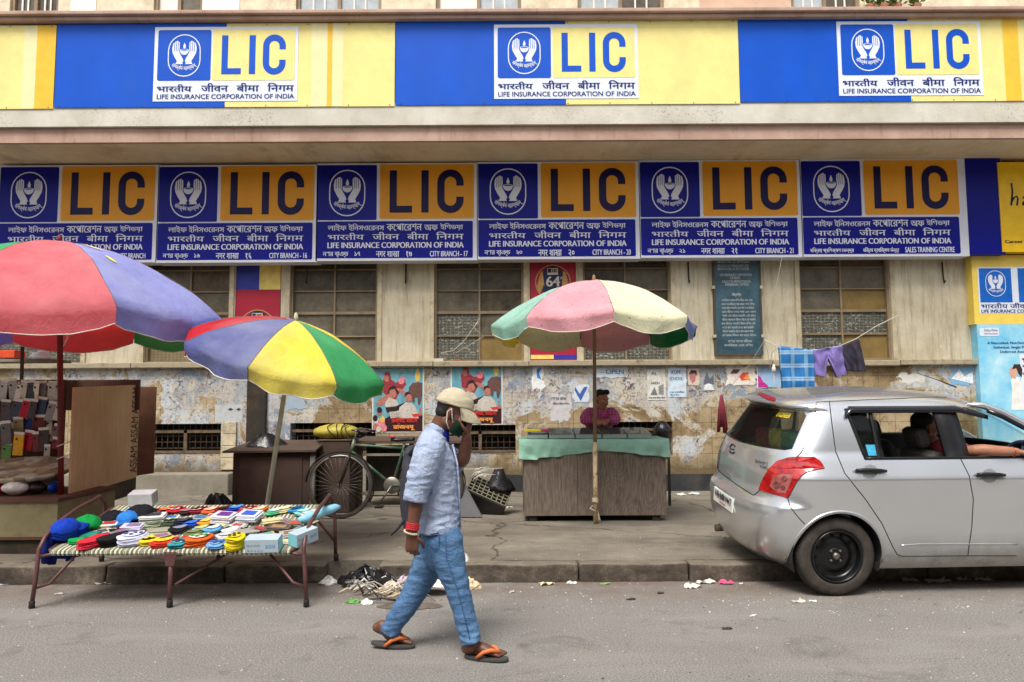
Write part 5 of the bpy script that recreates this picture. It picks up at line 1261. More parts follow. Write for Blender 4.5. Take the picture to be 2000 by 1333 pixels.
for i, (px, py, w_, h_, rgb, lb) in enumerate(((30, 944, 50, 10, (214, 208, 206), 'pile of white packets under the cane tray'), (8, 952, 40, 14, (140, 30, 40), 'dark red packets at the left end of the stall counter'), (72, 950, 40, 20, (38, 30, 28), 'black bundle in the shade of the cane tray'), (106, 952, 12, 22, (26, 70, 170), 'crumpled blue bag on the stall counter beside the red pole'))):
 Yq = 7.2 + .05 * i; o = W(px, py, Yq); hw, hh = w_ / 2 * S(Yq), h_ / 2 * S(Yq); m = MB(); zb2 = W(60, 979, yc).z + .036
 rings = []
 for j in range(6):
  f = j / 5; k_ = math.sin(.35 + f * 2.5); rings.append([Vector((o.x + hw * k_ * math.cos(a) * (1 + .15 * noise.noise(Vector((a * 2, f * 3, i)))), Yq + .1 * k_ * math.sin(a), zb2 + (o.z + hh - zb2) * f + .01 * noise.noise(Vector((math.cos(a) * 3, f * 4, i * 2))))) for a in [2 * math.pi * k / 14 for k in range(14)]])
 m.ring_loft(rings, 0, True); m.build('bundle', mat('bundle_wrap', C(*rgb), .4, var=.25, scale=20, bump=.4, bscale=20), None, lb, 'bundle', origin='base')
m = MB(); o = W(121, 872, YA);
for (a, b) in ((0, 0), (.0, -.12)): m.tube([Vector((o.x - .03, YA - .03, o.z + b)), Vector((o.x + .0, YA - .04, o.z + b + .01)), Vector((o.x + .04, YA - .0, o.z + b + .03)), Vector((pn.x + .03, YN - .0, o.z + b + .05))], .005, 6)
m.build('tie_string', M_HEM, None, 'white string tying the dark red umbrella pole to the plywood panel', 'string', origin=o)
# ------------------------------------------------------------------ rusty boxes along the wall
M_RUSTBOX = mat('rusty_sheet', C(70, 54, 46), .75, .1, var=.25, scale=5, dirt=C(46, 40, 38), dirt_amt=.7, dscale=3, bump=.3)
M_RUSTTOP = mat('rusty_lid', C(84, 68, 58), .75, .1, var=.25, dirt=C(60, 48, 42), dirt_amt=.6, bump=.3)
YC = 9.25
p, q = W(452, 1003, YC), W(606, 884, YC)
box1 = thing('metal_cabinet', ((p.x + q.x) / 2, YC + .3, ZP), 'rusty sheet metal cabinet with an overhanging lid behind the white umbrella pole', 'cabinet')
m = MB(); m.rbox(p.x, q.x, YC, YC + .62, ZP, q.z - .002, .012); m.build('body', M_RUSTBOX, box1)
m = MB(); m.rbox(p.x + .08, q.x - .09, YC - .012, YC - .001, ZP + .12, q.z - .05, .004); m.build('front_sheet', mat('rust_front', C(78, 60, 52), .7, .1, var=.3, scale=4, dirt=C(52, 48, 46), dirt_amt=.8, dscale=2), box1)
m = MB(); m.prism([(p.x - .10, YC - .07, q.z), (q.x + .08, YC - .07, q.z + .01), (q.x + .06, YC + .65, q.z + .10), (p.x + .02, YC + .65, q.z + .10)], (0, 0, .022)); m.build('lid', M_RUSTTOP, box1)
m = MB(); m.box(q.x + .004, q.x + .06, YC - .02, YC + .03, ZP, q.z - .04); m.build('corner_strip', mat('grey_strip', C(134, 132, 128), .6, .2, var=.2, dirt=C(80, 70, 62), dirt_amt=.7), box1)
m = MB(); u = W(520, 866, YC + .3); rings = []
for j in range(7):
 f = j / 6; rings.append([u + Vector(((.30 - .24 * f) * math.cos(a) * (1 + .3 * noise.noise(Vector((math.cos(a) * 2, math.sin(a) * 2, f)))), (.18 - .12 * f) * math.sin(a), -.06 + .17 * f + .05 * noise.noise(Vector((math.cos(a) * 2, math.sin(a) * 2, f * 2 + 5))))) for a in [2 * math.pi * k / 20 for k in range(20)]])
m.ring_loft(rings, 0, True); M_BLACKBAG = mat('black_film', C(30, 28, 30), .25, var=.3, scale=20, bump=.6, bscale=18)
m.build('black_sheet', M_BLACKBAG, None, 'crumpled black plastic sheet on the lid of the rusty cabinet', 'plastic sheet', origin=u)
m = MB(); u = W(425, 985, YC - .1); u.z = ZP; rings = []
for j in range(7):
 f = j / 6; rings.append([u + Vector(((.26 - .2 * f) * math.cos(a) * (1 + .4 * noise.noise(Vector((math.cos(a) * 2, math.sin(a) * 2, f)))), (.2 - .12 * f) * math.sin(a), .26 * f + .07 * noise.noise(Vector((math.cos(a) * 2.5, math.sin(a) * 2.5, f * 2 + 9))))) for a in [2 * math.pi * k / 20 for k in range(20)]])
m.ring_loft(rings, 0, True); m.build('black_bag', M_BLACKBAG, None, 'torn black rubbish bag on the pavement left of the rusty cabinet', 'bag', origin=u)
YT = 9.55
p, q = W(620, 990, YT), W(684, 862, YT)
tr = thing('upright_trunk', ((p.x + q.x) / 2, YT + .25, ZP), 'narrow brown trunk under the yellow sack, behind the bicycle wheel', 'trunk')
m = MB(); m.rbox(p.x, q.x, YT, YT + .5, ZP, q.z, .012); m.build('body', M_RUSTBOX, tr)
m = MB(); m.rbox(p.x - .01, q.x + .01, YT - .01, YT + .51, q.z + .001, q.z + .02, .006); m.build('lid', M_RUSTTOP, tr)
m = MB(); u = W(655, 850, YT + .2); u.z = q.z + .02
rings = []
for j in range(9):
 f = j / 8; k_ = math.sin(.25 + f * 2.75) ** .6
 rings.append([Vector((u.x - .26 + .54 * f, u.y, u.z + .085)) + Vector((.02 * noise.noise(Vector((f * 4, math.cos(a) * 2, 1))), .17 * k_ * math.cos(a), .088 * k_ * math.sin(a) * (1 + .12 * math.sin(5 * a)) + .02 * f * (math.sin(a) > 0))) for a in [2 * math.pi * k / 24 for k in range(24)]])
m.ring_loft(rings, 0, True)
sk = m.build('sack', mat('yellow_tarpaulin', C(166, 152, 62), .55, var=.25, scale=8, bump=.6, bscale=14), None, 'folded yellow tarpaulin tied with cord on the narrow trunk', 'tarpaulin', origin=u)
m = MB()
for k in range(4):
 x = u.x - .02 + .07 * k; m.tube([Vector((x + (.05 - .03 * k) * math.sin(a * 2 + k), u.y + .185 * math.cos(a), u.z + .088 + .1 * math.sin(a))) for a in [2 * math.pi * j / 16 for j in range(17)]], .006, 5)
m.build('cord', mat('dark_cord', C(46, 42, 34), .8), sk)
YH = 9.95
p, q = W(690, 988, YH), W(905, 866, YH)
hc = thing('rusty_bench', ((p.x + q.x) / 2, YH + .3, ZP), 'long rusty bench with a sheet metal top behind the bicycle', 'bench')
m = MB(); m.prism([(p.x, YH - .02, q.z), (q.x, YH - .02, q.z), (q.x, YH + .75, q.z + .03), (p.x, YH + .75, q.z + .03)], (0, 0, .035)); m.build('top', M_RUSTTOP, hc)
for xa in (p.x + .04, (p.x + q.x) / 2, q.x - .1):
 for ya in (YH + .03, YH + .62):
  l_ = MB(); l_.box(xa, xa + .06, ya, ya + .06, ZP, q.z - .001); l_.build('leg', M_RUSTBOX, hc)
m = MB(); zr = W(700, 968, YH).z; m.box(p.x + .1, q.x - .1, YH + .04, YH + .08, zr, zr + .04); m.box(p.x + .1, q.x - .1, YH + .04, YH + .08, q.z - .16, q.z - .13); m.build('rail', M_PLINTH, hc)
m = MB(); m.box(p.x + .11, q.x - .11, YH + .3, YH + .6, ZP + .12, q.z - .05); m.build('dark_body', M_SOOT, hc)  # plain dark block filling the space under the bench top
# ------------------------------------------------------------------ bicycle
YBI = 9.08
wc = W(664, 948, YBI); rw = wc.z - ZP; wr = wc + Vector((1.06, .05, 0))
bike = thing('bicycle', ((wc.x + wr.x) / 2, YBI, ZP), 'worn green roadster bicycle with rod brakes leaning along the rusty bench', 'bicycle')
M_TYRE = mat('dusty_tyre', C(58, 52, 48), .85, var=.2, dirt=C(90, 82, 72), dirt_amt=.5, dscale=8); M_STEEL = mat('dull_steel', C(130, 126, 118), .4, .7, var=.2); M_GREEN = mat('worn_green_paint', C(58, 92, 72), .4, .1, var=.2, scale=4, dirt=C(150, 140, 116), dirt_amt=.8, dscale=5)
M_BLK = mat('black_part', C(32, 30, 30), .45)
for c0 in (wc, wr):
 w_ = MB(); w_.lathe([(rw - .034, -.014), (rw - .012, -.020), (rw - .001, -.008), (rw, 0), (rw - .001, .008), (rw - .012, .020), (rw - .034, .014), (rw - .034, -.014)], c0, 'Y', 48)
 wo_ = w_.build('wheel', M_TYRE, bike)
 r2 = MB(); r2.lathe([(rw - .05, -.012), (rw - .036, -.013), (rw - .036, .013), (rw - .05, .012), (rw - .05, -.012)], c0, 'Y', 48); r2.build('rim', M_STEEL, wo_)
 h_ = MB(); h_.lathe([(.012, -.05), (.022, -.045), (.015, 0), (.022, .045), (.012, .05)], c0, 'Y', 14); h_.build('hub', M_STEEL, wo_)
 s_ = MB()
 for k in range(32):
  a = 2 * math.pi * k / 32; s_.tube([c0 + Vector((.02 * math.cos(a + .6), (.03 if k % 2 else -.03), .02 * math.sin(a + .6))), c0 + Vector(((rw - .045) * math.cos(a), 0, (rw - .045) * math.sin(a)))], .0016, 4)
 s_.build('spokes', M_STEEL, wo_)
 g_ = MB(); rings = []
 for k in range(19):
  a = R(-25 + 200 * k / 18) if c0 is wc else R(0 + 200 * k / 18); rr_ = rw + .022; cdir = Vector((math.cos(a), 0, math.sin(a)))
  rings.append([c0 + cdir * (rr_ - .012) + Vector((0, -.030, 0)), c0 + cdir * rr_ + Vector((0, -.014, 0)), c0 + cdir * rr_ + Vector((0, .014, 0)), c0 + cdir * (rr_ - .012) + Vector((0, .030, 0))])
 g_.ring_loft(rings, 0, True, cap=False, closed=False); g_.build('mudguard', M_BLK, bike)
Pb = lambda x, y: W(x, y, YBI)
bb = Pb(766, 948); ht, hb = Pb(692, 862), Pb(684, 888); st_ = Pb(787, 880)
def bt(nm, pts, r, mm): k = MB(); k.tube(pts, r, 10); return k.build(nm, mm, bike)
bt('top_tube', [Pb(690, 869), Pb(789, 876)], .016, M_GREEN); bt('down_tube', [Pb(686, 882), bb], .018, M_GREEN); bt('seat_tube', [bb, st_, Pb(790, 866)], .016, M_GREEN)
bt('head_tube', [ht + Vector((.004, 0, .02)), hb], .021, M_GREEN); bt('chain_stay', [bb + Vector((0, -.04, 0)), wr + Vector((0, -.06, 0))], .011, M_GREEN); bt('seat_stay', [st_ + Vector((0, -.03, 0)), wr + Vector((0, -.06, 0))], .009, M_GREEN)
for s_ in (-1, 1): bt('fork_blade', [hb, hb + Vector((-.01, .045 * s_, -.05)), Pb(672, 925) + Vector((0, .05 * s_, 0)), wc + Vector((0, .05 * s_, 0))], [.014, .013, .011, .009], M_BLK)
bt('stem', [ht, Pb(697, 840)], .012, M_STEEL)
hbv = Pb(697, 840); bt('handlebar', [hbv + Vector((.16, -.28, -.03)), hbv + Vector((.0, -.26, .01)), hbv + Vector((-.03, -.1, .0)), hbv, hbv + Vector((-.03, .1, .0)), hbv + Vector((.0, .26, .01)), hbv + Vector((.16, .28, -.03))], .011, M_STEEL)
for s_ in (-1, 1): bt('grip', [hbv + Vector((.06, .27 * s_, -.0)), hbv + Vector((.17, .282 * s_, -.032))], .016, M_BLK)
sd = MB(); rings = []
for k in range(9):
 f = k / 8; x = -.16 + .28 * f; hw = .018 + .075 * f ** 1.6 * (1 if f < .9 else .75); rings.append([Pb(790, 861) + Vector((x, hw * math.cos(a), .022 * math.sin(a) + .02 * f + (.01 if f < .15 else 0))) for a in [2 * math.pi * j / 14 for j in range(14)]])
sd.ring_loft(rings, 0, True); so = sd.build('saddle', mat('black_vinyl', C(30, 28, 30), .3), bike)
k = MB(); k.tube([Pb(790, 857) + Vector((x, -.02, .018 + .006)) for x in (-.165, -.14, -.11)], [.01, .016, .012], 8); k.build('saddle_tip', mat('pink_vinyl', C(206, 70, 96), .4), so)
k = MB(); k.lathe([(.02, -.03), (.095, -.028), (.098, -.024), (.095, -.02), (.02, -.018)], bb, 'Y', 28); k.build('chainring', M_STEEL, bike)
bt('crank', [bb + Vector((0, -.06, 0)), Pb(744, 985) + Vector((0, -.07, .02))], .009, M_STEEL); k = MB(); c0 = Pb(744, 988); k.rbox(c0.x - .045, c0.x + .045, YBI - .16, YBI - .06, c0.z - .012, c0.z + .012, .004); k.build('pedal', M_BLK, bike)
bt('carrier', [Pb(645, 893) + Vector((0, -.08, 0)), Pb(676, 892) + Vector((0, -.08, 0)), Pb(676, 892) + Vector((0, .08, 0)), Pb(645, 893) + Vector((0, .08, 0))], .008, M_BLK)
bt('kickstand', [wr + Vector((.0, -.05, 0)), wr + Vector((.06, -.14, -rw + .01))], .008, M_STEEL)
# ------------------------------------------------------------------ tipped plastic crate and things beside it
YCR = 9.35
cr = W(950, 955, YCR)
crate = thing('plastic_crate', (cr.x, YCR, ZP), 'tipped black plastic crate with a grid bottom lying beside the counter', 'crate')
M_CRT = mat('grey_green_plastic', C(112, 108, 92), .6, var=.2, dirt=C(70, 66, 56), dirt_amt=.6, dscale=6)
Tc = Matrix.Translation(W(955, 958, YCR)) @ Matrix.Rotation(R(24), 4, 'Y') @ Matrix.Rotation(R(-52), 4, 'X')
m = MB(); Lx, Lz = .50, .27
for i in range(9): x = -Lx / 2 + Lx * i / 8; m.rbox(x - .007, x + .007, -.008, .008, -Lz / 2, Lz / 2, .002, 0, Tc)
for j in range(6): z = -Lz / 2 + Lz * j / 5; m.rbox(-Lx / 2, Lx / 2, -.011, .011, z - .007, z + .007, .002, 0, Tc)
m.build('grid_bottom', M_CRT, crate)
m = MB()
for (x0_, x1_, y0_, y1_, z0_, z1_) in ((-Lx / 2 - .012, -Lx / 2 + .0, 0, .26, -Lz / 2, Lz / 2), (Lx / 2, Lx / 2 + .012, 0, .26, -Lz / 2, Lz / 2), (-Lx / 2, Lx / 2, 0, .26, Lz / 2 + .001, Lz / 2 + .012), (-Lx / 2, Lx / 2, 0, .26, -Lz / 2 - .012, -Lz / 2 - .001)):
 m.rbox(x0_, x1_, y0_ + .012, y1_, z0_, z1_, .003, 0, Tc)
m.build('crate_wall', mat('black_plastic', C(46, 45, 44), .5, var=.2), crate)
u = W(975, 932, YCR + .1); m = MB(); rings = []
for j in range(7):
 f = j / 6; rings.append([u + Vector(((.2 - .14 * f) * math.cos(a) * (1 + .3 * noise.noise(Vector((math.cos(a) * 2, math.sin(a) * 2, f + 3)))), (.12 - .08 * f) * math.sin(a), -.16 + .24 * f + .05 * noise.noise(Vector((math.cos(a) * 2, math.sin(a) * 2, f * 2 + 15))))) for a in [2 * math.pi * k / 20 for k in range(20)]])
m.ring_loft(rings, 0, True); m.build('black_bag', M_BLACKBAG, None, 'black plastic bag bulging out of the tipped crate', 'bag', origin=u)
m = MB(); a0 = W(880, 905, YCR - .15); a1 = W(942, 984, YCR - .25)
m.prism([(a0.x - .05, a0.y, a0.z), (a0.x + .03, a0.y, a0.z), (a1.x, a1.y, ZP + .012), (a1.x - .42, a1.y - .02, ZP + .012)], (0, .03, .006)); m.build('grey_sheet', mat('grey_sheet_metal', C(108, 108, 110), .5, .3, var=.12, dirt=C(80, 76, 70), dirt_amt=.5), None, 'leaning grey metal sheet behind the walking man, left of the crate', 'metal sheet', origin='base')
m = MB(); rr = random.Random(4)
for k in range(12):
 u = W(930 + rr.uniform(-14, 14), 930 + rr.uniform(-8, 10), YCR - .02); m.tube([u, u + Vector((.05, -.01, .04 + .02 * rr.random())), u + Vector((.12 + .05 * rr.random(), 0, .05 + .03 * rr.random()))], .004, 5)
m.build('white_straps', M_HEM, None, 'tangle of white plastic strapping on the tipped crate', 'straps', origin='base')
# ------------------------------------------------------------------ the vendor's wooden counter
YS = G(1160, 1019, ZP).y
t = NT('weathered_plywood'); nz_ = t.n('ShaderNodeTexNoise'); nz_.inputs['Scale'].default_value = 1.1; nz_.inputs['Detail'].default_value = 2; t.l(t.mapping((1, 1, .55)), nz_.inputs['Vector'])
rg = t.math('FRACT', t.math('MULTIPLY', nz_.outputs['Fac'], 58.0)); rg = t.ramp(rg, [(.0, 0.0), (.5, 1.0), (1.0, 0.0)])
a = t.mix(t.math('MULTIPLY', rg, t.ramp(t.noise(1.2, 3), [(.4, .25), (.6, 1.0)])), C(80, 69, 60), C(100, 87, 76)); fine = t.noise(6, 6, .7, vec=t.mapping((16, 16, 1.2)))
a = t.mix(t.ramp(fine, [(.38, 0.0), (.66, .75)]), a, C(132, 118, 104)); a = t.mix(t.ramp(t.noise(2.6, 7, .7, vec=t.mapping((2, 1, .8))), [(.55, 0.0), (.75, .7)]), a, C(52, 42, 36))
t.color(a); t.bump(fine, .2, .005); t.set(.8); M_WPLY = t.m
zt_ = W(1160, 886, YS).z; p, q = W(1023, 1008, YS), W(1300, 880, YS); dS = .72
zT = W(1160, 858, YS - .02).z
counter = thing('vendor_counter', ((p.x + q.x) / 2, YS + .36, ZP), 'weathered plywood counter draped with mint green plastic, with glass-topped trays', 'counter')
m = MB(); xm = W(1128, 950, YS).x
m.box(p.x, xm - .002, YS, YS + .018, p.z, zT - .012); m.box(xm + .001, q.x, YS + .003, YS + .021, p.z, zT - .012); m.box(p.x, p.x + .018, YS + .022, YS + dS, p.z, zT - .012); m.box(q.x - .018, q.x, YS + .022, YS + dS, p.z, zT - .012); m.box(p.x + .02, q.x - .02, YS + dS - .02, YS + dS, p.z, zT - .012)
m.build('body', M_WPLY, counter)
for xa in (p.x + .06, q.x - .16):
 for ya in (YS + .03, YS + dS - .12): l_ = MB(); l_.box(xa, xa + .09, ya, ya + .09, ZP, p.z - .001); l_.build('foot', M_SOOT, counter)
M_MINT = cloth2('mint_plastic', C(150, 196, 176), C(110, 180, 150), tr=.12)
# sheet: flat top, falling over the front in folds, gathered at the pole
m = MB(); nx = 60; rowsS = []; xa, xb = p.x - .05, q.x + .04
for (yy, fall) in ((YS + dS + .03, 0), (YS + .4, 0), (YS + .05, 0), (YS - .01, 0), (YS - .03, .2), (YS - .036, .45), (YS - .034, .7), (YS - .03, .9), (YS - .028, 1.0)):
 row = []
 for i in range(nx + 1):
  f = i / nx; x = xa + (xb - xa) * f; dp = abs(x - foot3.x) / 1.0
  ln = (.19 - .045 * (1 - min(1, dp * 1.6)) + .02 * math.sin(f * 7)) * (1.12 if f < .12 else 1)
  z = zT - fall * ln; y = yy
  if fall: y += .012 * math.sin(f * 70 + 5 * fall + 6 * noise.noise(Vector((f * 5, 1, 1)))) * fall + .05 * noise.noise(Vector((f * 16, fall * 3.6, 3))) * fall + .02 * (1 - min(1, dp * 3)) * fall; z += .012 * noise.noise(Vector((f * 14, fall * 2, 8)))
  else: z += .004 * noise.noise(Vector((f * 12, yy * 5, 1)))
  if (i == 0 or i == nx) and not fall: z -= .0
  row.append((x, y, z))
 rowsS.append(row)
m.add([v for r in rowsS for v in r], [(a * (nx + 1) + i, a * (nx + 1) + i + 1, (a + 1) * (nx + 1) + i + 1, (a + 1) * (nx + 1) + i) for a in range(len(rowsS) - 1) for i in range(nx)], 0, True)
for s_, xx in ((-1, xa), (1, xb)):
 col_ = []
 for (yy, _) in ((YS + dS + .03, 0), (YS + .4, 0), (YS + .05, 0), (YS - .01, 0)): col_.append([(xx, yy, zT), (xx + .012 * s_, yy, zT - .1), (xx + .006 * s_, yy + .01, zT - .24)])
 m.add([v for c in col_ for v in c], [(k * 3 + j, k * 3 + j + 1, k * 3 + j + 4, k * 3 + j + 3) for k in range(3) for j in range(2)], 0, True)
m.build('plastic_cover', M_MINT, counter, fix=False)
G_CASE = glass_mat('case_glass', (.82, .88, .85), .30, (.05, .06, .06))
xs_ = [W(x, 850, YS + .05).x for x in (1030, 1071, 1123, 1176, 1225, 1274)]
shelf = [(150, 150, 150), (150, 120, 90), (170, 160, 150), (130, 84, 60), (180, 170, 130)]
for i in range(5):
 a, b = xs_[i] + .008, xs_[i + 1] - .008; y0_, y1_ = YS + .05, YS + dS - .1; z0 = zT + .007
 c = thing('glass_tray', ((a + b) / 2, y0_, z0), ['leftmost glass-topped tray on the counter, a yellow packet lying on it', 'second glass-topped tray on the counter from its left end', 'middle glass-topped tray on the counter, just left of the umbrella pole', 'glass-topped tray with reddish goods in front of the vendor\'s arms', 'rightmost glass-topped tray on the mint green counter'][i], 'display tray', 'glass trays on the counter')
 m = MB(); m.box(a, b, y0_, y0_ + .012, z0, z0 + .045); m.box(a, b, y1_ - .012, y1_, z0, z0 + .10); m.prism([(a, y0_ + .013, z0), (a, y1_ - .013, z0), (a, y1_ - .013, z0 + .10), (a, y0_ + .013, z0 + .045)], (.01, 0, 0)); m.prism([(b - .01, y0_ + .013, z0), (b - .01, y1_ - .013, z0), (b - .01, y1_ - .013, z0 + .10), (b - .01, y0_ + .013, z0 + .045)], (.01, 0, 0))
 m.build('tray_sides', mat('tray_grey', C(150, 162, 156), .5, var=.1), c)
 m = MB(); m.prism([(a, y0_ - .008, z0 + .046), (b, y0_ - .008, z0 + .046), (b, y1_, z0 + .102), (a, y1_, z0 + .102)], (0, 0, .004)); m.build('glass_lid', G_CASE, c)
 m = MB(); rr = random.Random(i)
 for k in range(6):
  for l in range(4):
   xx = a + .02 + (b - a - .04) * (k + .1) / 6; yy = y0_ + .03 + (y1_ - y0_ - .06) * l / 4
   m.rbox(xx, xx + (b - a - .04) / 6 * .75, yy, yy + .1, z0 + .002, z0 + .015 + .025 * rr.random(), .004, rr.randrange(3))
 m.build('small_goods', [mat('goods_a', C(*shelf[i]), .5, var=.3, scale=30), mat('goods_b', C(120, 110, 100), .5, var=.4, scale=30), mat('goods_c', C(190, 180, 160), .5, var=.3, scale=30)], c)
o = W(1046, 834, YS + .22); zL = zT + .007 + .052 + .02
m = MB(); m.rbox(o.x - .13, o.x + .06, YS + .10, YS + .2, zL, zL + .032, .006, 0); m.rbox(o.x + .062, o.x + .15, YS + .10, YS + .2, zL, zL + .03, .006, 1); m.build('tobacco_packet', [mat('packet_yellow', C(232, 206, 36), .4), mat('packet_pink', C(206, 60, 110), .4)], None, 'yellow and pink packet lying on the leftmost glass tray', 'packet', origin='base')
m = MB(); f3 = foot3
for (dx_, z0_, z1_) in ((.03, .20, .02), (.045, .16, -.0), (.02, .12, .005)): m.tube([(f3.x + .01, YS - .12, ZP + .30), (f3.x + dx_ * .5, YS - .13, ZP + z0_), (f3.x + dx_, YS - .13 - dx_, ZP + .05), (f3.x + dx_ + .02, YS - .15, ZP + .012)], .006, 6)
for k in range(4): m.tube([(f3.x + .032 * math.cos(a), f3.y + .032 * math.sin(a), ZP + .24 + .012 * k + .004 * math.sin(a * 2)) for a in [2 * math.pi * j / 12 for j in range(13)]], .006, 5)
m.tube([(f3.x - .03, f3.y - .02, ZP + .2), (f3.x - .06, f3.y - .02, ZP + .17), (f3.x - .0, f3.y - .03, ZP + .14)], .007, 6)
m.build('rope_knot', mat('pale_rope', C(190, 178, 150), .8, var=.2, scale=30), None, 'knotted pale rope tying the spotted umbrella pole to the counter', 'rope', origin='base')
m = MB(); u = W(1313, 872, YS + 1.3); m.box(u.x - .06, u.x - .03, u.y, u.y + .04, ZP, u.z + .2); m.build('dark_post', M_SOOT, None, 'thin dark post behind the right end of the counter', 'post', origin='base')
u = W(1293, 838, YS + 1.4); m = MB(); rings = []
for j in range(7):
 f = j / 6; k_ = math.sin(.3 + f * 2.5); rings.append([u + Vector((.12 * k_ * math.cos(a) * (1 + .3 * noise.noise(Vector((math.cos(a) * 2, math.sin(a) * 2, f)))), .12 * k_ * math.sin(a), -.2 + .3 * f)) for a in [2 * math.pi * k / 16 for k in range(16)]])
m.ring_loft(rings, 0, True); m.build('black_bag', M_BLACKBAG, None, 'black bag hanging on the dark post right of the vendor', 'bag', origin=u)
# ------------------------------------------------------------------ washing on a line
YLN = YW - .75
pts = [W(x, y, YLN) for x, y in ((1494, 664), (1522, 678), (1560, 684), (1600, 683), (1640, 676), (1672, 662), (1712, 637), (1755, 616))]
cl = MB(); cl.tube(pts, .005, 6); cl.build('clothes_line', M_HEM, None, 'white clothes line sloping up to the right above the car roof', 'rope', origin=pts[0])
m = MB(); m.tube([W(1528, 500, YLN + .1), W(1510, 590, YLN + .1), pts[0], W(1462, 715, YLN - .05), W(1412, 772, YLN - .1)], .0032, 6); m.tube([pts[0], W(1500, 690, YLN), W(1504, 720, YLN), W(1507, 690, YLN), pts[1]], .005, 5); m.build('stay_rope', mat('grey_rope', C(150, 142, 128), .8), None, 'thin rope from under the branch boards down to the hanging red cloth', 'rope', origin=pts[0])
t = NT('checked_cotton'); x_, y_, z_ = t.sep()
fx = t.math('FRACT', t.math('MULTIPLY', x_, 5.2)); fz = t.math('FRACT', t.math('MULTIPLY', z_, 5.2))
bx = t.ramp(fx, [(.0, 0.0), (.5, 0.0), (.52, 1.0), (.80, 1.0), (.82, 0.0)], 'CONSTANT'); bz = t.ramp(fz, [(.0, 0.0), (.5, 0.0), (.52, 1.0), (.80, 1.0), (.82, 0.0)], 'CONSTANT')
thin = t.ramp(t.math('FRACT', t.math('MULTIPLY', z_, 15.6)), [(.0, 1.0), (.16, 0.0)], 'CONSTANT')
a = t.mix(t.math('MULTIPLY', bx, .45), C(24, 104, 166), C(150, 186, 208)); a = t.mix(t.math('MULTIPLY', bz, .55), a, C(176, 206, 226)); a = t.mix(t.math('MULTIPLY', t.math('MULTIPLY', thin, bz), .6), a, C(24, 60, 110))
t.color(a); t.set(.8); M_CHECK = t.m
def hung(x0, x1, top0, top1, bots, mm, label, cat, name, seed, folds=3.0, legs=None):
 m = MB(); nx, nz = 36, 16; front = []
 for j in range(nz + 1):
  for i in range(nx + 1):
   f = i / nx; g_ = j / nz; px = x0 + (x1 - x0) * f; yt = top0 + (top1 - top0) * f
   k = f * (len(bots) - 1); a_ = min(int(k), len(bots) - 2); bx_, by_ = [bots[a_][n_] + (bots[a_ + 1][n_] - bots[a_][n_]) * (k - a_) for n_ in (0, 1)]
   X = px + (bx_ - px) * g_; Yp = yt + (by_ - yt) * g_
   dY = .035 * math.sin(f * folds * 6.28 + seed + g_) * (.2 + g_ * .8) + .03 * noise.noise(Vector((f * 5, g_ * 3, seed)))
   front.append(W(X, Yp, YLN - .03 + dY))
 vs_ = front + [v + Vector((0, .06, 0)) for v in front]; n = nx + 1; N = len(front)
 fs = [(a_ * n + i, a_ * n + i + 1, (a_ + 1) * n + i + 1, (a_ + 1) * n + i) for a_ in range(nz) for i in range(nx) if not (legs and a_ > nz * legs[1] and abs(i / nx - legs[0]) < .02 + .05 * (a_ / nz - legs[1]))]
 fs2 = [tuple(N + k for k in reversed(f)) for f in fs]
 top_ = [(i, i + 1, N + i + 1, N + i) for i in range(nx)]; sd_ = [(a_ * n, (a_ + 1) * n, N + (a_ + 1) * n, N + a_ * n) for a_ in range(nz)] + [(a_ * n + nx, (a_ + 1) * n + nx, N + (a_ + 1) * n + nx, N + a_ * n + nx) for a_ in range(nz)]
 m.add(vs_, fs + fs2 + top_ + sd_, 0, True)
 return m.build(name, mm, None, label, cat, 'washing hung on the line', origin=front[nx // 2])
hung(1522, 1590, 676, 684, [(1530, 768), (1560, 760), (1591, 756)], M_CHECK, 'blue and white checked cloth hung at the left of the line', 'cloth', 'checked_cloth', 1, 2.2)
hung(1588, 1646, 684, 675, [(1592, 732), (1612, 736), (1618, 700), (1636, 738), (1655, 728)], mat('purple_cotton', C(118, 104, 166), .85, var=.15, scale=12, bump=.3), 'faded purple shorts hung in the middle of the line', 'shorts', 'shorts', 2, 2.0)
hung(1644, 1678, 676, 662, [(1654, 722), (1672, 726), (1693, 726)], mat('black_cotton', C(46, 42, 56), .85, var=.2, scale=12, bump=.3), 'black cloth hung at the right of the line', 'cloth', 'black_cloth', 3, 1.5)
u = W(1409, 775, YLN - .1); m = MB()
for k in range(7):
 a = k * .9; m.tube([u + Vector((.01 * math.cos(a), .01 * math.sin(a), .02)), u + Vector((.035 * math.cos(a), .03 * math.sin(a), -.2)), u + Vector((.06 * math.cos(a), .04 * math.sin(a), -.48 - .05 * math.sin(k * 2.3)))], [.010, .022, .022], 8)
m.build('red_cloth', mat('maroon_cotton', C(112, 34, 46), .85, var=.25, scale=14, bump=.3), None, 'dark red gathered cloth hanging from the rope left of the car', 'cloth', origin=u)
m = MB(); u = W(1511, 712, YLN - .02); m.lathe([(.014, 0), (.018, -.03), (.03, -.06), (.028, -.10), (.01, -.12)], u, 'Z', 12); m.tube([u, u + Vector((0, 0, .16))], .004, 5); m.tube([u + Vector((0, 0, -.12)), u + Vector((.0, 0, -.42))], .003, 5); m.build('hanging_bulb_holder', mat('pale_plastic', C(206, 200, 186), .5), None, 'small pale bulb holder on a cord beside the checked cloth', 'bulb holder', origin=u)
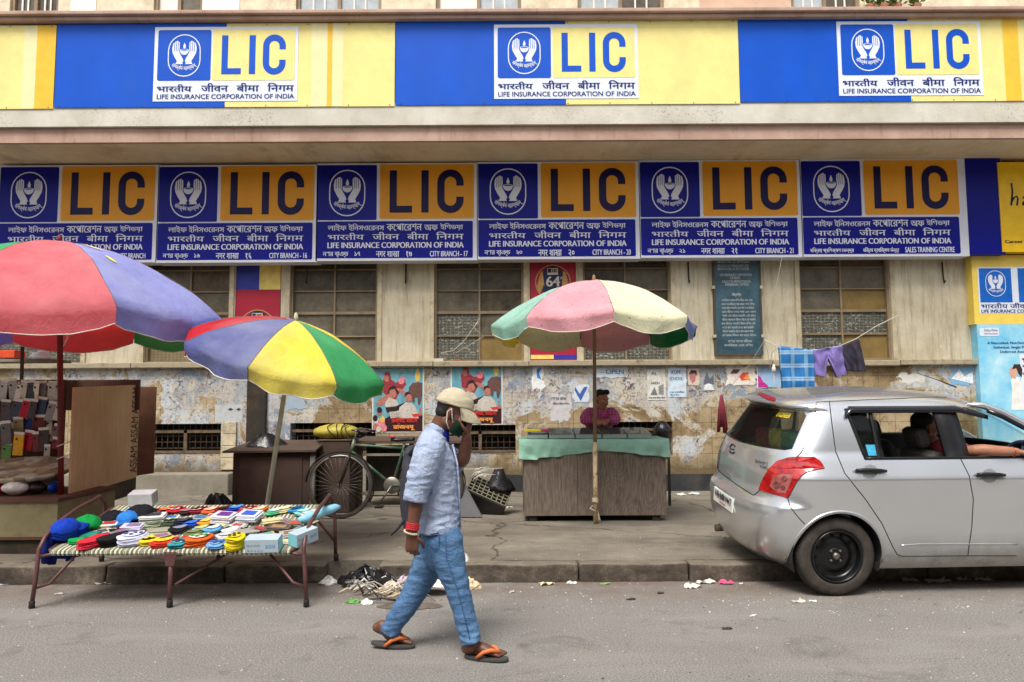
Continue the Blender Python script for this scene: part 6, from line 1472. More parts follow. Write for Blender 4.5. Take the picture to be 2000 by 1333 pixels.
# hooks under the boards
for i, px in enumerate((600, 793, 1344, 1840)):
 m = MB(); u = W(px, 512, YW - .02); m.tube([u, u + Vector((0, -.01, -.22)), u + Vector((0, -.03, -.34)), u + Vector((.01, -.05, -.30))], .012, 6); m.build('iron_hook', M_SOOT, None, ['iron hook under the CITY BRANCH - 16 board', 'iron hook on the pier under the CITY BRANCH - 17 board', 'iron hook right of the window behind the counter', 'iron hook on the plaster right of the washing'][i], 'hook', 'iron hooks below the branch boards', origin=u)
# ================================================================== the silver hatchback (right wheels on the road, far wheels up on the kerb)
def interp(tab, z):
 if z <= tab[0][0]: return tab[0][1]
 for (a, va), (b, vb) in zip(tab[:-1], tab[1:]):
  if z <= b:
   f = (z - a) / (b - a); return va + (vb - va) * f
 return tab[-1][1]
ZR = 1.455                                                    # roof rail
T_W = [(.19, .74), (.24, .785), (.32, .815), (.5, .838), (.72, .846), (.885, .845), (.90, .840), (1.03, .790), (1.08, .768), (1.2, .732), (1.33, .69), (1.42, .648), (ZR, .62), (1.478, .575), (1.50, .49), (1.515, .39), (1.528, .25), (1.535, .08)]
T_U0 = [(.19, .16), (.25, .08), (.34, .03), (.46, .0), (.60, -.01), (.665, .005), (.70, .05), (.75, .07), (.92, .09), (1.04, .125), (1.09, .15), (1.34, .335), (1.385, .36), (1.40, .31), (1.43, .29), (ZR, .33), (1.478, .42), (1.50, .58), (1.515, .74), (1.528, .95), (1.535, 1.2)]
T_U1 = [(.19, 3.55), (.3, 3.66), (.5, 3.70), (.66, 3.66), (.74, 3.56), (.84, 3.30), (.92, 3.0), (.98, 2.78), (1.42, 2.02), (ZR, 1.93), (1.478, 1.84), (1.50, 1.72), (1.515, 1.6), (1.528, 1.45), (1.535, 1.3)]
T_A = [(.2, .45), (.6, .45), (1.0, .42), (1.1, .36), (1.4, .28), (1.46, .30), (1.535, .1)]
NE = 2.5
def surf(u, z):
 """half width of the body at (u, z), or -1 outside"""
 w = interp(T_W, z); u0, u1 = interp(T_U0, z), interp(T_U1, z)
 if u < u0 or u > u1: return -1.0
 a = min(interp(T_A, z), (u1 - u0) / 2); b = min(.55, (u1 - u0) / 2)
 if u < u0 + a: return w * (1 - ((u0 + a - u) / a) ** NE) ** (1 / NE)
 if u > u1 - b: return w * max(0.0, 1 - ((u - u1 + b) / b) ** NE) ** (1 / NE)
 return w
def rear_u(v, z):
 w = interp(T_W, z); a = interp(T_A, z); q = min(1.0, abs(v) / w)
 return interp(T_U0, z) + a * (1 - (1 - q ** NE) ** (1 / NE))
YAW, CROLL, UW = R(3.4), R(4.6), .61
Pw = G(1636, 1166, 0.0)
fwd = Vector((math.cos(YAW), math.sin(YAW), 0)); near = Vector((math.sin(YAW), -math.cos(YAW), 0))
# car frame: x forward (u), y = -v (left side of a car heading +X is +Y), z up; rolled about the line of the near wheels
VC = .80
M_CAR = Matrix.Translation(Pw) @ Matrix.Rotation(YAW, 4, 'Z') @ Matrix.Rotation(CROLL, 4, 'X') @ Matrix.Translation((-UW, VC, 0))
M_CARI = M_CAR.inverted()
def cw(u, v, z): return M_CAR @ Vector((u, -v, z))
car = thing('parked_car', cw(1.8, 0, 0), 'silver hatchback with its far wheels on the kerb and black steel rims', 'car')
def on_car(px, py, off=0.0):
 """first point of the car body along the ray of a photo pixel (car coordinates u, v, z)"""
 o = M_CARI @ Vector((0, 0, CAM_H)); d = (M_CARI.to_3x3() @ ray(px, py)).normalized()
 def ins(t):
  p = o + d * t; return .19 <= p.z <= 1.535 and abs(p.y) < surf(p.x, p.z)
 t = 3.5
 while t < 12 and not ins(t): t += .01
 if t >= 12: return on_car(px + 2.5, py, off) if px < 1700 else None
 lo, hi = t - .01, t
 for _ in range(14):
  m_ = (lo + hi) / 2
  if ins(m_): hi = m_
  else: lo = m_
 p = o + d * lo
 e = .006
 def F(u, v, z):
  s_ = surf(u, z); return abs(v) - s_ if s_ > 0 else .05
 v = -p.y
 g = Vector(((F(p.x + e, v, p.z) - F(p.x - e, v, p.z)), (abs(v + e) - abs(v - e)), (F(p.x, v, p.z + e) - F(p.x, v, p.z - e))))
 if t >= 12: return on_car(px + 2.5, py, off) if px < 1700 else None
 if p.x < interp(T_U0, p.z) + .12 and abs(v) < interp(T_W, p.z) * .8:      # rear face: take the normal from the rear profile
  g = Vector((-1, -(rear_u(v + e, p.z) - rear_u(v - e, p.z)) / (2 * e) * -1, (rear_u(v, p.z + e) - rear_u(v, p.z - e)) / (2 * e)))
  g = Vector((-1, (rear_u(v + e, p.z) - rear_u(v - e, p.z)) / (2 * e), (rear_u(v, p.z + e) - rear_u(v, p.z - e)) / (2 * e)))
 g.normalize()
 return Vector((p.x, v, p.z)) + g * off
def cpath(mb, pts, r, mi=0, off=.0, n=6, sub=6, mirror=False):
 L = []
 for (a, b) in zip(pts[:-1], pts[1:]):
  for k in range(sub): L.append((a[0] + (b[0] - a[0]) * k / sub, a[1] + (b[1] - a[1]) * k / sub))
 L.append(pts[-1]); q = [on_car(x, y, off) for x, y in L]; q = [p for p in q if p is not None]
 mb.tube([cw(*p) for p in q], r, n, mi)
 if mirror: mb.tube([cw(p.x, -p.y, p.z) for p in q], r, n, mi)
def cpatch(mb, pts, off=.004, mi=0, cuts=2, mirror=False):
 """a patch of the body surface outlined in photo pixels"""
 bm = bmesh.new(); vv = [bm.verts.new((x, y, 0)) for x, y in pts]
 tri = tessellate_polygon([[v.co for v in vv]])
 for f in tri:
  try: bm.faces.new([vv[i] for i in f])
  except ValueError: pass
 for _ in range(cuts): bmesh.ops.subdivide_edges(bm, edges=bm.edges[:], cuts=1, use_grid_fill=False); bmesh.ops.triangulate(bm, faces=bm.faces[:])
 bm.verts.ensure_lookup_table(); loc = []
 for v in bm.verts: loc.append(on_car(v.co.x, v.co.y, off) or Vector((0, 0, 0)))
 fs = [[v.index for v in f.verts] for f in bm.faces]; bm.free()
 mb.add([cw(*p) for p in loc], fs, mi, True)
 if mirror: mb.add([cw(p.x, -p.y, p.z) for p in loc], [f[::-1] for f in fs], mi, True)
t = NT('silver_paint')
a = t.ramp(t.noise(1.2, 2), [(.3, C(210, 213, 216)), (.7, C(220, 223, 226))])
a = t.mix(t.ramp(t.noise(.9, 3, .5), [(.5, 0.0), (.8, .12)]), a, C(150, 146, 138))
sz_ = t.sep()[2]
a = t.mix(t.math('MULTIPLY', t.ramp(sz_, [(.2, 1.0), (.42, 0.0)]), t.ramp(t.noise(6, 6, .7), [(.3, .25), (.7, .75)])), a, C(112, 104, 92))
t.color(a); t.set(t.ramp(t.noise(1.5, 1), [(.3, .22), (.7, .27)]), .80, .5, .6); M_SILVER = t.m
M_CARIN = mat('car_trim_dark', C(44, 44, 46), .7); M_TRIM = mat('black_trim', C(24, 25, 28), .35); M_GAP = mat('panel_gap', C(30, 30, 32), .8)
M_VISOR = mat('glossy_black_visor', C(20, 22, 30), .12, spec=.6); M_RUBBER = mat('tyre_rubber', C(58, 52, 48), .8, var=.15, dirt=C(92, 84, 74), dirt_amt=.45, dscale=12, bump=.2)
M_RIMBLK = mat('black_steel_rim', C(22, 22, 24), .28, .3, spec=.6)
G_CAR = glass_mat('car_glass', (.78, .82, .78), .30, (.012, .016, .016)); G_FRONT = glass_mat('windscreen_glass', (.80, .86, .84), .22, (.012, .016, .016))
# --- body shell
levels = sorted(set([.19, .21, .235, .26, .29, .32, .36, .40, .45, .5, .55, .6, .63, .65, .665, .68, .695, .71, .73, .76, .8, .84, .87, .885, .892, .90, .92, .96, .98, 1.0, 1.02, 1.04, 1.06, 1.08, 1.1, 1.14, 1.18, 1.22, 1.26, 1.3, 1.34, 1.365, 1.385, 1.395, 1.405, 1.42, 1.435, ZR, 1.467, 1.478, 1.49, 1.50, 1.508, 1.515, 1.522, 1.528, 1.532, 1.535]))
def plan(z):
 w = interp(T_W, z); u0, u1 = interp(T_U0, z), interp(T_U1, z); a = min(interp(T_A, z), (u1 - u0) / 2); b = min(.55, (u1 - u0) / 2); h = []
 for k in range(17):
  th = math.pi / 2 * k / 16; c_, s_ = max(0, math.cos(th)), math.sin(th); h.append((u0 + a * (1 - c_ ** (2 / NE)), w * s_ ** (2 / NE)))
 for k in range(1, 24): h.append((u0 + a + (u1 - b - u0 - a) * k / 24, w))
 for k in range(15):
  th = math.pi / 2 * k / 14; c_, s_ = max(0, math.cos(th)), math.sin(th); h.append((u1 - b + b * s_ ** (2 / NE), w * c_ ** (2 / NE)))
 return h + [(u, -v) for u, v in reversed(h[1:-1])]
mb = MB(); mb.ring_loft([[(u, -v, z) for u, v in plan(z)] for z in levels], 0, True)
shell = mb.build('body', [M_SILVER, M_CARIN])
def tmp(mb_):
 o = mb_.build('cutter', [M_CARIN, M_CARIN]); return o
cut = []
SIDE = [on_car(x, y) for x, y in ((1653, 806), (1690, 889), (1760, 892), (1840, 894), (1900, 896), (1960, 898), (2000, 900))]
zb0 = sum(p.z for p in SIDE[1:]) / 6
u_tl, u_bl = SIDE[0].x, SIDE[1].x
side_poly = [(u_tl, ZR - .055), (u_tl + .02, ZR - .04), (1.86, ZR - .045), (2.02, ZR - .07), (2.55, zb0 + .05), (2.55, zb0), (u_bl + .02, zb0 - .0), (u_bl - .01, zb0 + .03)]
m = MB(); m.prism([(u, -1.3, z) for u, z in side_poly], (0, 2.6, 0)); cut.append(tmp(m))
rear_poly = [(-.68, 1.10), (-.64, 1.085), (0, 1.07), (.64, 1.085), (.68, 1.10), (.60, 1.35), (.57, 1.37), (0, 1.38), (-.57, 1.37), (-.60, 1.35)]
m = MB(); m.prism([(-.5, v, z) for v, z in rear_poly], (1.05, 0, 0)); cut.append(tmp(m))
m = MB(); m.prism([(1.80, v, z) for v, z in ((-.66, 1.02), (.66, 1.02), (.56, 1.40), (-.56, 1.40))], (1.6, 0, 0)); cut.append(tmp(m))
UF = UW + 2.39
for uw in (UW, UF):
 for sg in (1, -1):
  m = MB(); m.lathe([(.338, .52 * sg), (.338, 1.1 * sg)], (uw, 0, .300), 'Y', 48, smooth=False); cut.append(tmp(m))
T_IN = .03
def plan_in(z):
 pts = plan(min(z + .012 if z > 1.3 else z, 1.53)); cx = sum(p[0] for p in pts) / len(pts); u0, u1 = min(p[0] for p in pts), max(p[0] for p in pts); w = max(p[1] for p in pts)
 ku = (u1 - u0 - 2 * T_IN) / (u1 - u0); kv = (w - T_IN) / w
 return [((u0 + u1) / 2 + (u - (u0 + u1) / 2) * ku, v * kv) for u, v in pts]
m = MB(); m.ring_loft([[(u, -v, z) for u, v in plan_in(z)] for z in levels if .23 < z < 1.512], 0, True); cut.insert(0, tmp(m))
for o in cut:
 b_ = shell.modifiers.new('b', 'BOOLEAN'); b_.operation = 'DIFFERENCE'; b_.solver = 'MANIFOLD'; b_.object = o
me = evaluated(shell)
shell.modifiers.clear(); old = shell.data; shell.data = me; bpy.data.meshes.remove(old)
for o in cut: bpy.data.objects.remove(o)
off = root_loc(car)
me.transform(Matrix.Translation(-off) @ M_CAR); me.update()
shell.parent = car
for p in me.polygons: p.use_smooth = True
me.set_sharp_from_angle(angle=R(32))
# --- glass
def glass_grid(name, fn, nu, nv, mm, parent=car):
 m = MB(); vs_ = [cw(*fn(i / nu, j / nv)) for j in range(nv + 1) for i in range(nu + 1)]; n = nu + 1
 m.add(vs_, [(j * n + i, j * n + i + 1, (j + 1) * n + i + 1, (j + 1) * n + i) for j in range(nv) for i in range(nu)], 0, True); return m.build(name, mm, parent, fix=False)
def rear_glass(f, g):
 z = 1.06 + .33 * g; hw = interp([(1.06, .70), (1.39, .61)], z); v = -hw + 2 * hw * f; return (rear_u(v, z) + .014, v, z)
rg_ = glass_grid('rear_window', rear_glass, 24, 8, G_CAR)
for sg in (1, -1):
 def qg(f, g, sg=sg):
  z = zb0 - .01 + (ZR - .035 - zb0) * g; ua = u_bl - .03 + (u_tl - u_bl) * g; u = ua + (u_bl + .155 - ua + (u_tl - u_bl) * .25 * g) * f; return (u, sg * (surf(u, z) - .014), z)
 glass_grid('quarter_window', qg, 4, 6, G_CAR)
def ws(f, g):
 z = .99 + .43 * g; hw = .70 - .13 * g; v = -hw + 2 * hw * f; u1 = interp(T_U1, z); b = .55; w = interp(T_W, z); q = min(1, abs(v) / w); return (u1 - b + b * (1 - q ** NE) ** (1 / NE) - .012, v, z)
glass_grid('windscreen', ws, 20, 8, G_FRONT)
# --- pillars, visors, seals
def side_strip(name, mm, poly, off_=.001, th=.02, both=True):
 for sg in ((1, -1) if both else (1,)):
  m = MB(); L = len(poly) // 2; rows_ = 8; out, inn = [], []
  (a0, a1), (b0, b1) = (poly[0], poly[1]), (poly[3], poly[2])       # a: left bottom, left top; b: right bottom, right top
  for j in range(rows_ + 1):
   g = j / rows_
   for f in (0, .5, 1):
    A = (a0[0] + (a1[0] - a0[0]) * g, a0[1] + (a1[1] - a0[1]) * g); B = (b0[0] + (b1[0] - b0[0]) * g, b0[1] + (b1[1] - b0[1]) * g)
    u, z = A[0] + (B[0] - A[0]) * f, A[1] + (B[1] - A[1]) * f; s_ = surf(u, z)
    out.append(cw(u, sg * (s_ + off_), z)); inn.append(cw(u, sg * (s_ + off_ - th), z))
  N = len(out); fs = []
  for j in range(rows_):
   for i in range(2): fs += [(j * 3 + i, j * 3 + i + 1, j * 3 + i + 4, j * 3 + i + 3), tuple(N + k for k in (j * 3 + i + 3, j * 3 + i + 4, j * 3 + i + 1, j * 3 + i))]
   for i in (0, 2): fs.append((j * 3 + i, (j + 1) * 3 + i, N + (j + 1) * 3 + i, N + j * 3 + i))
  m.add(out + inn, fs, 0, True); m.build(name, mm, car)
P_ = lambda x, y: (on_car(x, y).x, on_car(x, y).z)
ub0, ub1 = on_car(1850, 894).x, on_car(1896, 896).x; ut0, ut1 = on_car(1822, 806).x, on_car(1866, 806).x
side_strip('door_pillar', M_TRIM, [(ub0, zb0 - .005), (ut0, ZR - .04), (ut1, ZR - .04), (ub1, zb0 - .005)], .002, .03)
uq = on_car(1717, 890).x; uqt = on_car(1700, 806).x
side_strip('window_divider', M_TRIM, [(uq - .012, zb0 - .004), (uqt - .012, ZR - .045), (uqt + .012, ZR - .045), (uq + .012, zb0 - .004)], .0, .02)
for sg in (1, -1):
 m = MB(); m.tube([cw(u, sg * (surf(u, zb0) + .002), zb0 + .002) for u in [u_bl - .01 + (2.5 - u_bl) * k / 24 for k in range(25)]], .011, 6); m.tube([cw(u, sg * (surf(u, z) + .001), z) for u, z in [(u_bl + (u_tl - u_bl) * k / 8 - .004, zb0 + (ZR - .05 - zb0) * k / 8) for k in range(9)]], .012, 6); m.build('window_seal', M_TRIM, car)
 m = MB(); rings = []
 for k in range(25):
  u = u_tl - .02 + (1.90 - u_tl) * k / 24; zt2 = ZR - .030 - (.045 if k == 0 else 0) - .055 * max(0, k - 19) / 5
  o1, o2 = surf(u, zt2) + .004, surf(u, zt2 - .05) + .022
  rings.append([cw(u, sg * o1, zt2), cw(u, sg * (o2 - .002), zt2 - .02), cw(u, sg * o2, zt2 - .052), cw(u, sg * (o2 - .01), zt2 - .052), cw(u, sg * (o1 - .012), zt2 - .006)])
 m.ring_loft(rings, 0, True); m.build('rain_visor', M_VISOR, car)
for sg in (1, -1):
 m = MB(); m.tube([cw(u, sg * v, z) for u, v, z in ((1.74, .628, 1.432), (1.86, .632, 1.425), (2.0, .648, 1.372), (2.2, .672, 1.262), (2.45, .70, 1.125), (2.72, .735, .985))], [.012, .026, .03, .032, .034, .034], 10); m.build('windscreen_pillar', M_SILVER, car)
 m = MB(); m.tube([cw(u, sg * v, z) for u, v, z in ((1.88, .672, 1.385), (2.0, .682, 1.338), (2.2, .705, 1.228), (2.42, .73, 1.10))], [.016, .02, .018, .012], 8); m.build('pillar_visor', M_VISOR, car)
# --- panel gaps
m = MB()
cpath(m, [(1620, 786), (1625, 830), (1632, 882), (1650, 925), (1690, 975), (1722, 1022), (1742, 1065), (1752, 1083), (1762, 1087)], .0035, off=.0005)
cpath(m, [(1762, 1087), (1890, 1086), (1985, 1086)], .0035, off=.0005)
cpath(m, [(1874, 892), (1893, 930), (1901, 975), (1898, 1030), (1890, 1086)], .0035, off=.0005)
cpath(m, [(1594, 786), (1700, 781), (1830, 776), (1940, 778)], .0035, off=.0005)
cpath(m, [(1389, 905), (1410, 925), (1440, 948), (1472, 968), (1484, 958)], .004, off=.0005)
cpath(m, [(1556, 893), (1562, 888), (1575, 868), (1590, 830), (1594, 790)], .004, off=.0005)
cpath(m, [(1539, 974), (1543, 990), (1560, 1012), (1572, 1024)], .0035, off=.0005)
m.build('panel_gap', M_GAP, car)
m = MB(); cpath(m, [(1760, 1066), (1800, 1063), (1890, 1063), (1988, 1063)], [.007] * 19, off=-.002, n=8); m.build('door_moulding', M_SILVER, car)
m = MB(); rim_arc = []
for k in range(25):
 a = R(-8 + 196 * k / 24); u, z = UW + .352 * math.cos(a), .300 + .352 * math.sin(a)
 if z > .2: rim_arc.append((u, z))
for sg in (1, -1): m.tube([cw(u, sg * (surf(u, z) - .002), z) for u, z in rim_arc], .010, 8)
m.build('wheel_arch_lip', M_SILVER, car)
# inner wheel wells
m = MB()
for uw in (UW, UF):
 for sg in (1, -1):
  rg2 = []
  for v in (.50, .79):
   rg2.append([cw(uw + .345 * math.cos(a), sg * v, .300 + .345 * math.sin(a)) for a in [R(-20 + 220 * k / 20) for k in range(21)]])
  m.ring_loft(rg2, 0, False, cap=False, closed=False)
m.build('wheel_well', M_CARIN, car, fix=False)
# --- wheels
def car_wheel(uw, sg):
 c0 = (uw, 0, .300); f = VC * sg
 def L(prof, n=48, ctr=(0, 0)):
  q = MB(); rings = []
  for r_, h in prof: rings.append([cw(uw + ctr[0] + r_ * math.cos(2 * math.pi * k / n), sg * h, .300 + ctr[1] + r_ * math.sin(2 * math.pi * k / n)) for k in range(n)])
  q.ring_loft(rings, 0, True, cap=prof[0] != prof[-1]); return q
 ty = L([(.195, .66), (.205, .80), (.222, .806), (.262, .806), (.286, .795), (.296, .775), (.300, .73), (.296, .685), (.28, .665), (.24, .65), (.195, .66)]).build('wheel', M_RUBBER, car)
 g_ = MB()
 for k in range(60):
  a = 2 * math.pi * k / 60; b = a + .045
  g_.prism([cw(uw + r_ * math.cos(x), sg * v, .300 + r_ * math.sin(x)) for r_, x, v in ((.301, a, .70), (.301, b, .70), (.299, b + .02, .775), (.299, a + .02, .775))], (M_CAR.to_3x3() @ Vector((math.cos(a), 0, math.sin(a)))) * .003)
 g_.build('tread_block', M_RUBBER, ty)
 rim = L([(.198, .70), (.200, .798), (.192, .806), (.184, .798), (.176, .76), (.165, .735), (.130, .742), (.105, .760), (.085, .764), (.062, .752), (.055, .762), (.034, .766), (.001, .766)], 48).build('rim', M_RIMBLK, ty)
 h_ = MB()
 for k in range(12):
  a = 2 * math.pi * k / 12 + .1; cx, cz = .148 * math.cos(a), .148 * math.sin(a)
  h_.poly([cw(uw + cx + .014 * math.cos(2 * math.pi * j / 12), sg * .7435, .300 + cz + .014 * math.sin(2 * math.pi * j / 12)) for j in range(12)])
 h_.build('vent_hole', mat('hole_black', (.003, .003, .003), .9), rim)
 n_ = MB()
 for k in range(4):
  a = 2 * math.pi * k / 4 + .78; cx, cz = .05 * math.cos(a), .05 * math.sin(a)
  rg2 = [[cw(uw + cx + r_ * math.cos(2 * math.pi * j / 6), sg * h, .300 + cz + r_ * math.sin(2 * math.pi * j / 6)) for j in range(6)] for r_, h in ((.010, .750), (.010, .776), (.005, .780))]
  n_.ring_loft(rg2, 0, False)
 rg2 = [[cw(uw + r_ * math.cos(2 * math.pi * j / 14), sg * h, .300 + r_ * math.sin(2 * math.pi * j / 14)) for j in range(14)] for r_, h in ((.028, .764), (.026, .79), (.012, .795))]
 n_.ring_loft(rg2, 0, True); n_.build('wheel_nuts', mat('worn_steel', C(120, 116, 110), .4, .7), rim)
for uw in (UW, UF):
 for sg in (1, -1): car_wheel(uw, sg)
# --- lamps, plate, badges
tl_poly = [(1483, 956), (1490, 938), (1502, 917), (1518, 902), (1540, 895), (1562, 893), (1590, 894), (1602, 902), (1610, 915), (1596, 917), (1578, 921), (1565, 930), (1555, 943), (1547, 958), (1539, 973), (1510, 965)]
t = NT('tail_lamp_red'); t.color(t.mix(t.ramp(t.noise(18, 2), [(.35, 0.0), (.7, 1.0)]), C(140, 6, 16), C(196, 30, 30))); t.set(.08, 0, .6, 1.0); M_TAIL = t.m
m = MB(); cpatch(m, tl_poly, .010, 0, 2, True); m.build('tail_lamp', M_TAIL, car, fix=False)
m = MB(); cpatch(m, [(1505, 950), (1512, 932), (1530, 926), (1550, 928), (1546, 942), (1536, 964), (1520, 962)], .0115, 0, 2, True); m.build('clear_lamp_lens', mat('clear_lamp', C(170, 96, 90), .08, .3, var=.35, scale=16, spec=.7), car, fix=False)
m = MB()
for lx, ly, lr in ((1519, 948, 6.5), (1534, 936, 5), (1531, 953, 4)):
 for k in (1, .55): cpath(m, [(lx + lr * k * math.cos(R(a)), ly + lr * k * math.sin(R(a))) for a in range(0, 361, 40)], .002, off=.013, sub=1)
m.build('lamp_reflector', mat('lamp_rings', C(120, 60, 60), .2, .5), car)
m = MB(); cpath(m, tl_poly + [tl_poly[0]], .004, off=.004, sub=2, mirror=True); m.build('lamp_seal', M_TRIM, car)
m = MB(); cpatch(m, [(1478, 770), (1487, 768), (1516, 779), (1514, 785), (1500, 782)], .006, 0, 1); m.build('brake_light', mat('brake_red', C(150, 20, 36), .15, spec=.6), car, fix=False)
pl = [(1395, 944), (1441, 974), (1439, 1010), (1394, 978)]
def plq(a, b, off): # bilinear on the plate
 x = (pl[0][0] * (1 - a) + pl[1][0] * a) * (1 - b) + (pl[3][0] * (1 - a) + pl[2][0] * a) * b; y = (pl[0][1] * (1 - a) + pl[1][1] * a) * (1 - b) + (pl[3][1] * (1 - a) + pl[2][1] * a) * b
 return x, y
c3 = [on_car(*plq(a, b, 0), .012) for a, b in ((0, 0), (1, 0), (1, 1), (0, 1))]
vw = (c3[1] - c3[0] + c3[2] - c3[3]) / 2; vh = (c3[3] - c3[0] + c3[2] - c3[1]) / 2; ctr = (c3[0] + c3[1] + c3[2] + c3[3]) / 4
vw = vw.normalized() * .47; vh = vh.normalized() * .115; vn = vw.cross(vh).normalized(); vn = -vn if vn.x > 0 else vn
PLT = lambda a, b, d=0.0: cw(*(ctr + vw * (a - .5) + vh * (b - .5) + vn * d))
m = MB(); m.prism([PLT(0, 0), PLT(1, 0), PLT(1, 1), PLT(0, 1)], PLT(0, 0, .01) - PLT(0, 0)); npl = m.build('number_plate', mat('plate_white', C(222, 222, 216), .4, var=.05), car)
def plate_text(mb_, sx, a0, a1, b0, b1, PF, d=.0125, bold=0.0, mi=0):
 res, (ax, ay, bx, by) = text_polys(sx)
 for rep in ((0,) if not bold else (-bold, bold)):
  for pts, tri, lay in res: mb_.add([PF(a0 + (x - ax) / (bx - ax) * (a1 - a0) + rep, b1 - (y - ay) / (by - ay) * (b1 - b0), d + lay * .0003 + (rep > 0) * .0011) for x, y in pts], tri, mi)
m = MB(); plate_text(m, 'WB 24R 1447', .05, .95, .12, .66, PLT, bold=.003); m.build('lettering', M_TRIM, npl)
m = MB(); plate_text(m, 'INDIA CABS', .36, .64, .76, .90, PLT, bold=.003); m.build('small_lettering', mat('plate_red', C(186, 30, 40), .5), npl) if False else None
m = MB(); m.prism([PLT(.34, .78, .0125), PLT(.66, .78, .0125), PLT(.66, .86, .0125), PLT(.34, .86, .0125)], PLT(0, 0, .001) - PLT(0, 0)); m.build('red_line', mat('plate_red', C(186, 60, 60), .5), npl)
def badge(name, sx, box, bold=.0, skew=0.0):
 (x0, y0), (x1, y1), h0, h1 = box
 res, (ax, ay, bx, by) = text_polys(sx); m = MB()
 for pts, tri, lay in res:
  vs_ = []
  for x, y in pts:
   f = (x - ax) / (bx - ax); g = (y - ay) / (by - ay); p = on_car(x0 + (x1 - x0) * f, y0 + (y1 - y0) * f - (h0 + (h1 - h0) * f) * g, .003 + lay * .0003); vs_.append(cw(*p))
  m.add(vs_, tri)
 return m.build(name, mat('chrome_badge', C(70, 72, 76), .25, .6), car, fix=False)
badge('model_badge', 'SWIFT', ((1475, 904), (1501, 911), 6.5, 6), 0)
badge('trim_badge', 'VXi', ((1484, 914), (1499, 918), 6, 6), 0)
badge('maker_badge', 'SUZUKI', ((1395, 852), (1404, 861), 5, 5), 0)
m = MB()
for pts in ([(1427, 883), (1431, 886), (1435, 884), (1435, 879), (1427, 877), (1426, 874), (1428, 870)], [(1428, 870), (1432, 868), (1436, 871), (1435, 874)], [(1425, 881), (1428, 885)]):
 cpath(m, pts, .006, off=.004, sub=3)
m.build('maker_emblem', mat('chrome_badge', C(70, 72, 76), .25, .6), car)
m = MB(); cpatch(m, [(1415, 917), (1429, 928), (1429, 937), (1414, 926)], .012, 0, 1); m.build('hatch_handle', M_SILVER, car, fix=False)
m = MB()
for x0_, y0_ in ((1386, 1007),): pass
m.tube([cw(.06, -.38, .245), cw(.20, -.38, .25)], .032, 12); m.build('exhaust', mat('rusty_exhaust', C(110, 96, 84), .6, .5), car)
def handle(x0_, x1_, y_):
 m = MB(); pts = [on_car(x0_ + (x1_ - x0_) * k / 6, y_ + 1.5 * k / 6, .018 + .012 * math.sin(math.pi * k / 6)) for k in range(7)]; m.tube([cw(*p) for p in pts], [.012, .015, .016, .016, .016, .015, .011], 10); hh = m.build('door_handle', M_TRIM, car)
 m = MB(); cx = (x0_ + x1_) / 2
 cpatch(m, [(cx + 15 * math.cos(R(a)), y_ + 2 + 14 * math.sin(R(a))) for a in range(0, 360, 24)], .0015, 0, 1); m.build('handle_recess', mat('recess_grey', C(150, 152, 154), .3, .5), hh, fix=False)
handle(1669, 1729, 920); handle(1905, 1960, 928)
m = MB(); p0 = on_car(1868, 772); m.tube([W(1868, 757, 6.5), W(1830, 742, 6.5), W(1791, 729, 6.5)], [.006, .004, .003], 6); m.build('aerial', M_TRIM, car)
# rear wiper and sticker on the back window
m = MB(); plate = [(1529, 800), (1558, 804)]
def stk(a, b, d):
 v = .30 + .17 * a; z = 1.352 - .036 * b; return cw(rear_u(v, z) + .010 - d, v, z)
plate_text(m, 'ENGINEER', 0, 1, 0, 1, stk, .002, .01); m.build('window_sticker', mat('sticker_yellow', C(236, 206, 40), .5), rg_, fix=False)
m = MB(); m.add([cw(u, surf(u, z) - .011, z) for u, z in ((u_bl + .03, zb0 + .02), (u_bl + .115, zb0 + .02), (u_bl + .105, zb0 + .10), (u_bl + .02, zb0 + .10))], [(0, 1, 2, 3)]); m.build('permit_sticker', mat('sticker_blue', C(60, 160, 196), .5, var=.3, scale=30), car)
# --- inside
M_SEAT = mat('grey_seat_cloth', C(92, 88, 84), .85, var=.2, dirt=C(60, 56, 52), dirt_amt=.4)
def seat(u, v):
 s_ = MB(); s_.rbox(-.25, .25, -.25, .25, .28, .50, .06); s_.v = [M_CAR @ (q + Vector((u, -v, 0))) for q in s_.v]; so_ = s_.build('seat', M_SEAT, car)
 s_ = MB(); s_.rbox(-.07, .07, -.25, .25, .0, .62, .06); Rm = Matrix.Translation((u - .24, -v, .46)) @ Matrix.Rotation(R(-18), 4, 'Y'); s_.v = [M_CAR @ (Rm @ q) for q in s_.v]; s_.build('backrest', M_SEAT, so_)
 s_ = MB(); s_.rbox(-.05, .05, -.13, .13, .64, .80, .04); s_.v = [M_CAR @ (Rm @ q) for q in s_.v]; s_.build('headrest', M_SEAT, so_)
seat(1.95, .36); seat(1.95, -.36)
s_ = MB(); s_.rbox(.62, 1.15, -.6, .6, .30, .52, .06); s_.v = [M_CAR @ q for q in s_.v]; so_ = s_.build('rear_seat', M_SEAT, car)
s_ = MB(); Rm = Matrix.Translation((.70, 0, .48)) @ Matrix.Rotation(R(-16), 4, 'Y'); s_.rbox(-.06, .06, -.6, .6, 0, .56, .05); s_.v = [M_CAR @ (Rm @ q) for q in s_.v]; s_.build('backrest', M_SEAT, so_)
s_ = MB(); s_.rbox(2.42, 2.95, -.66, .66, .55, .95, .08); s_.v = [M_CAR @ q for q in s_.v]; s_.build('dashboard', mat('dashboard_grey', C(66, 64, 62), .6), car)
sw = MB(); Cs = Vector((2.33, -.36, .93)); Rw = Matrix.Rotation(R(-62), 3, 'Y')
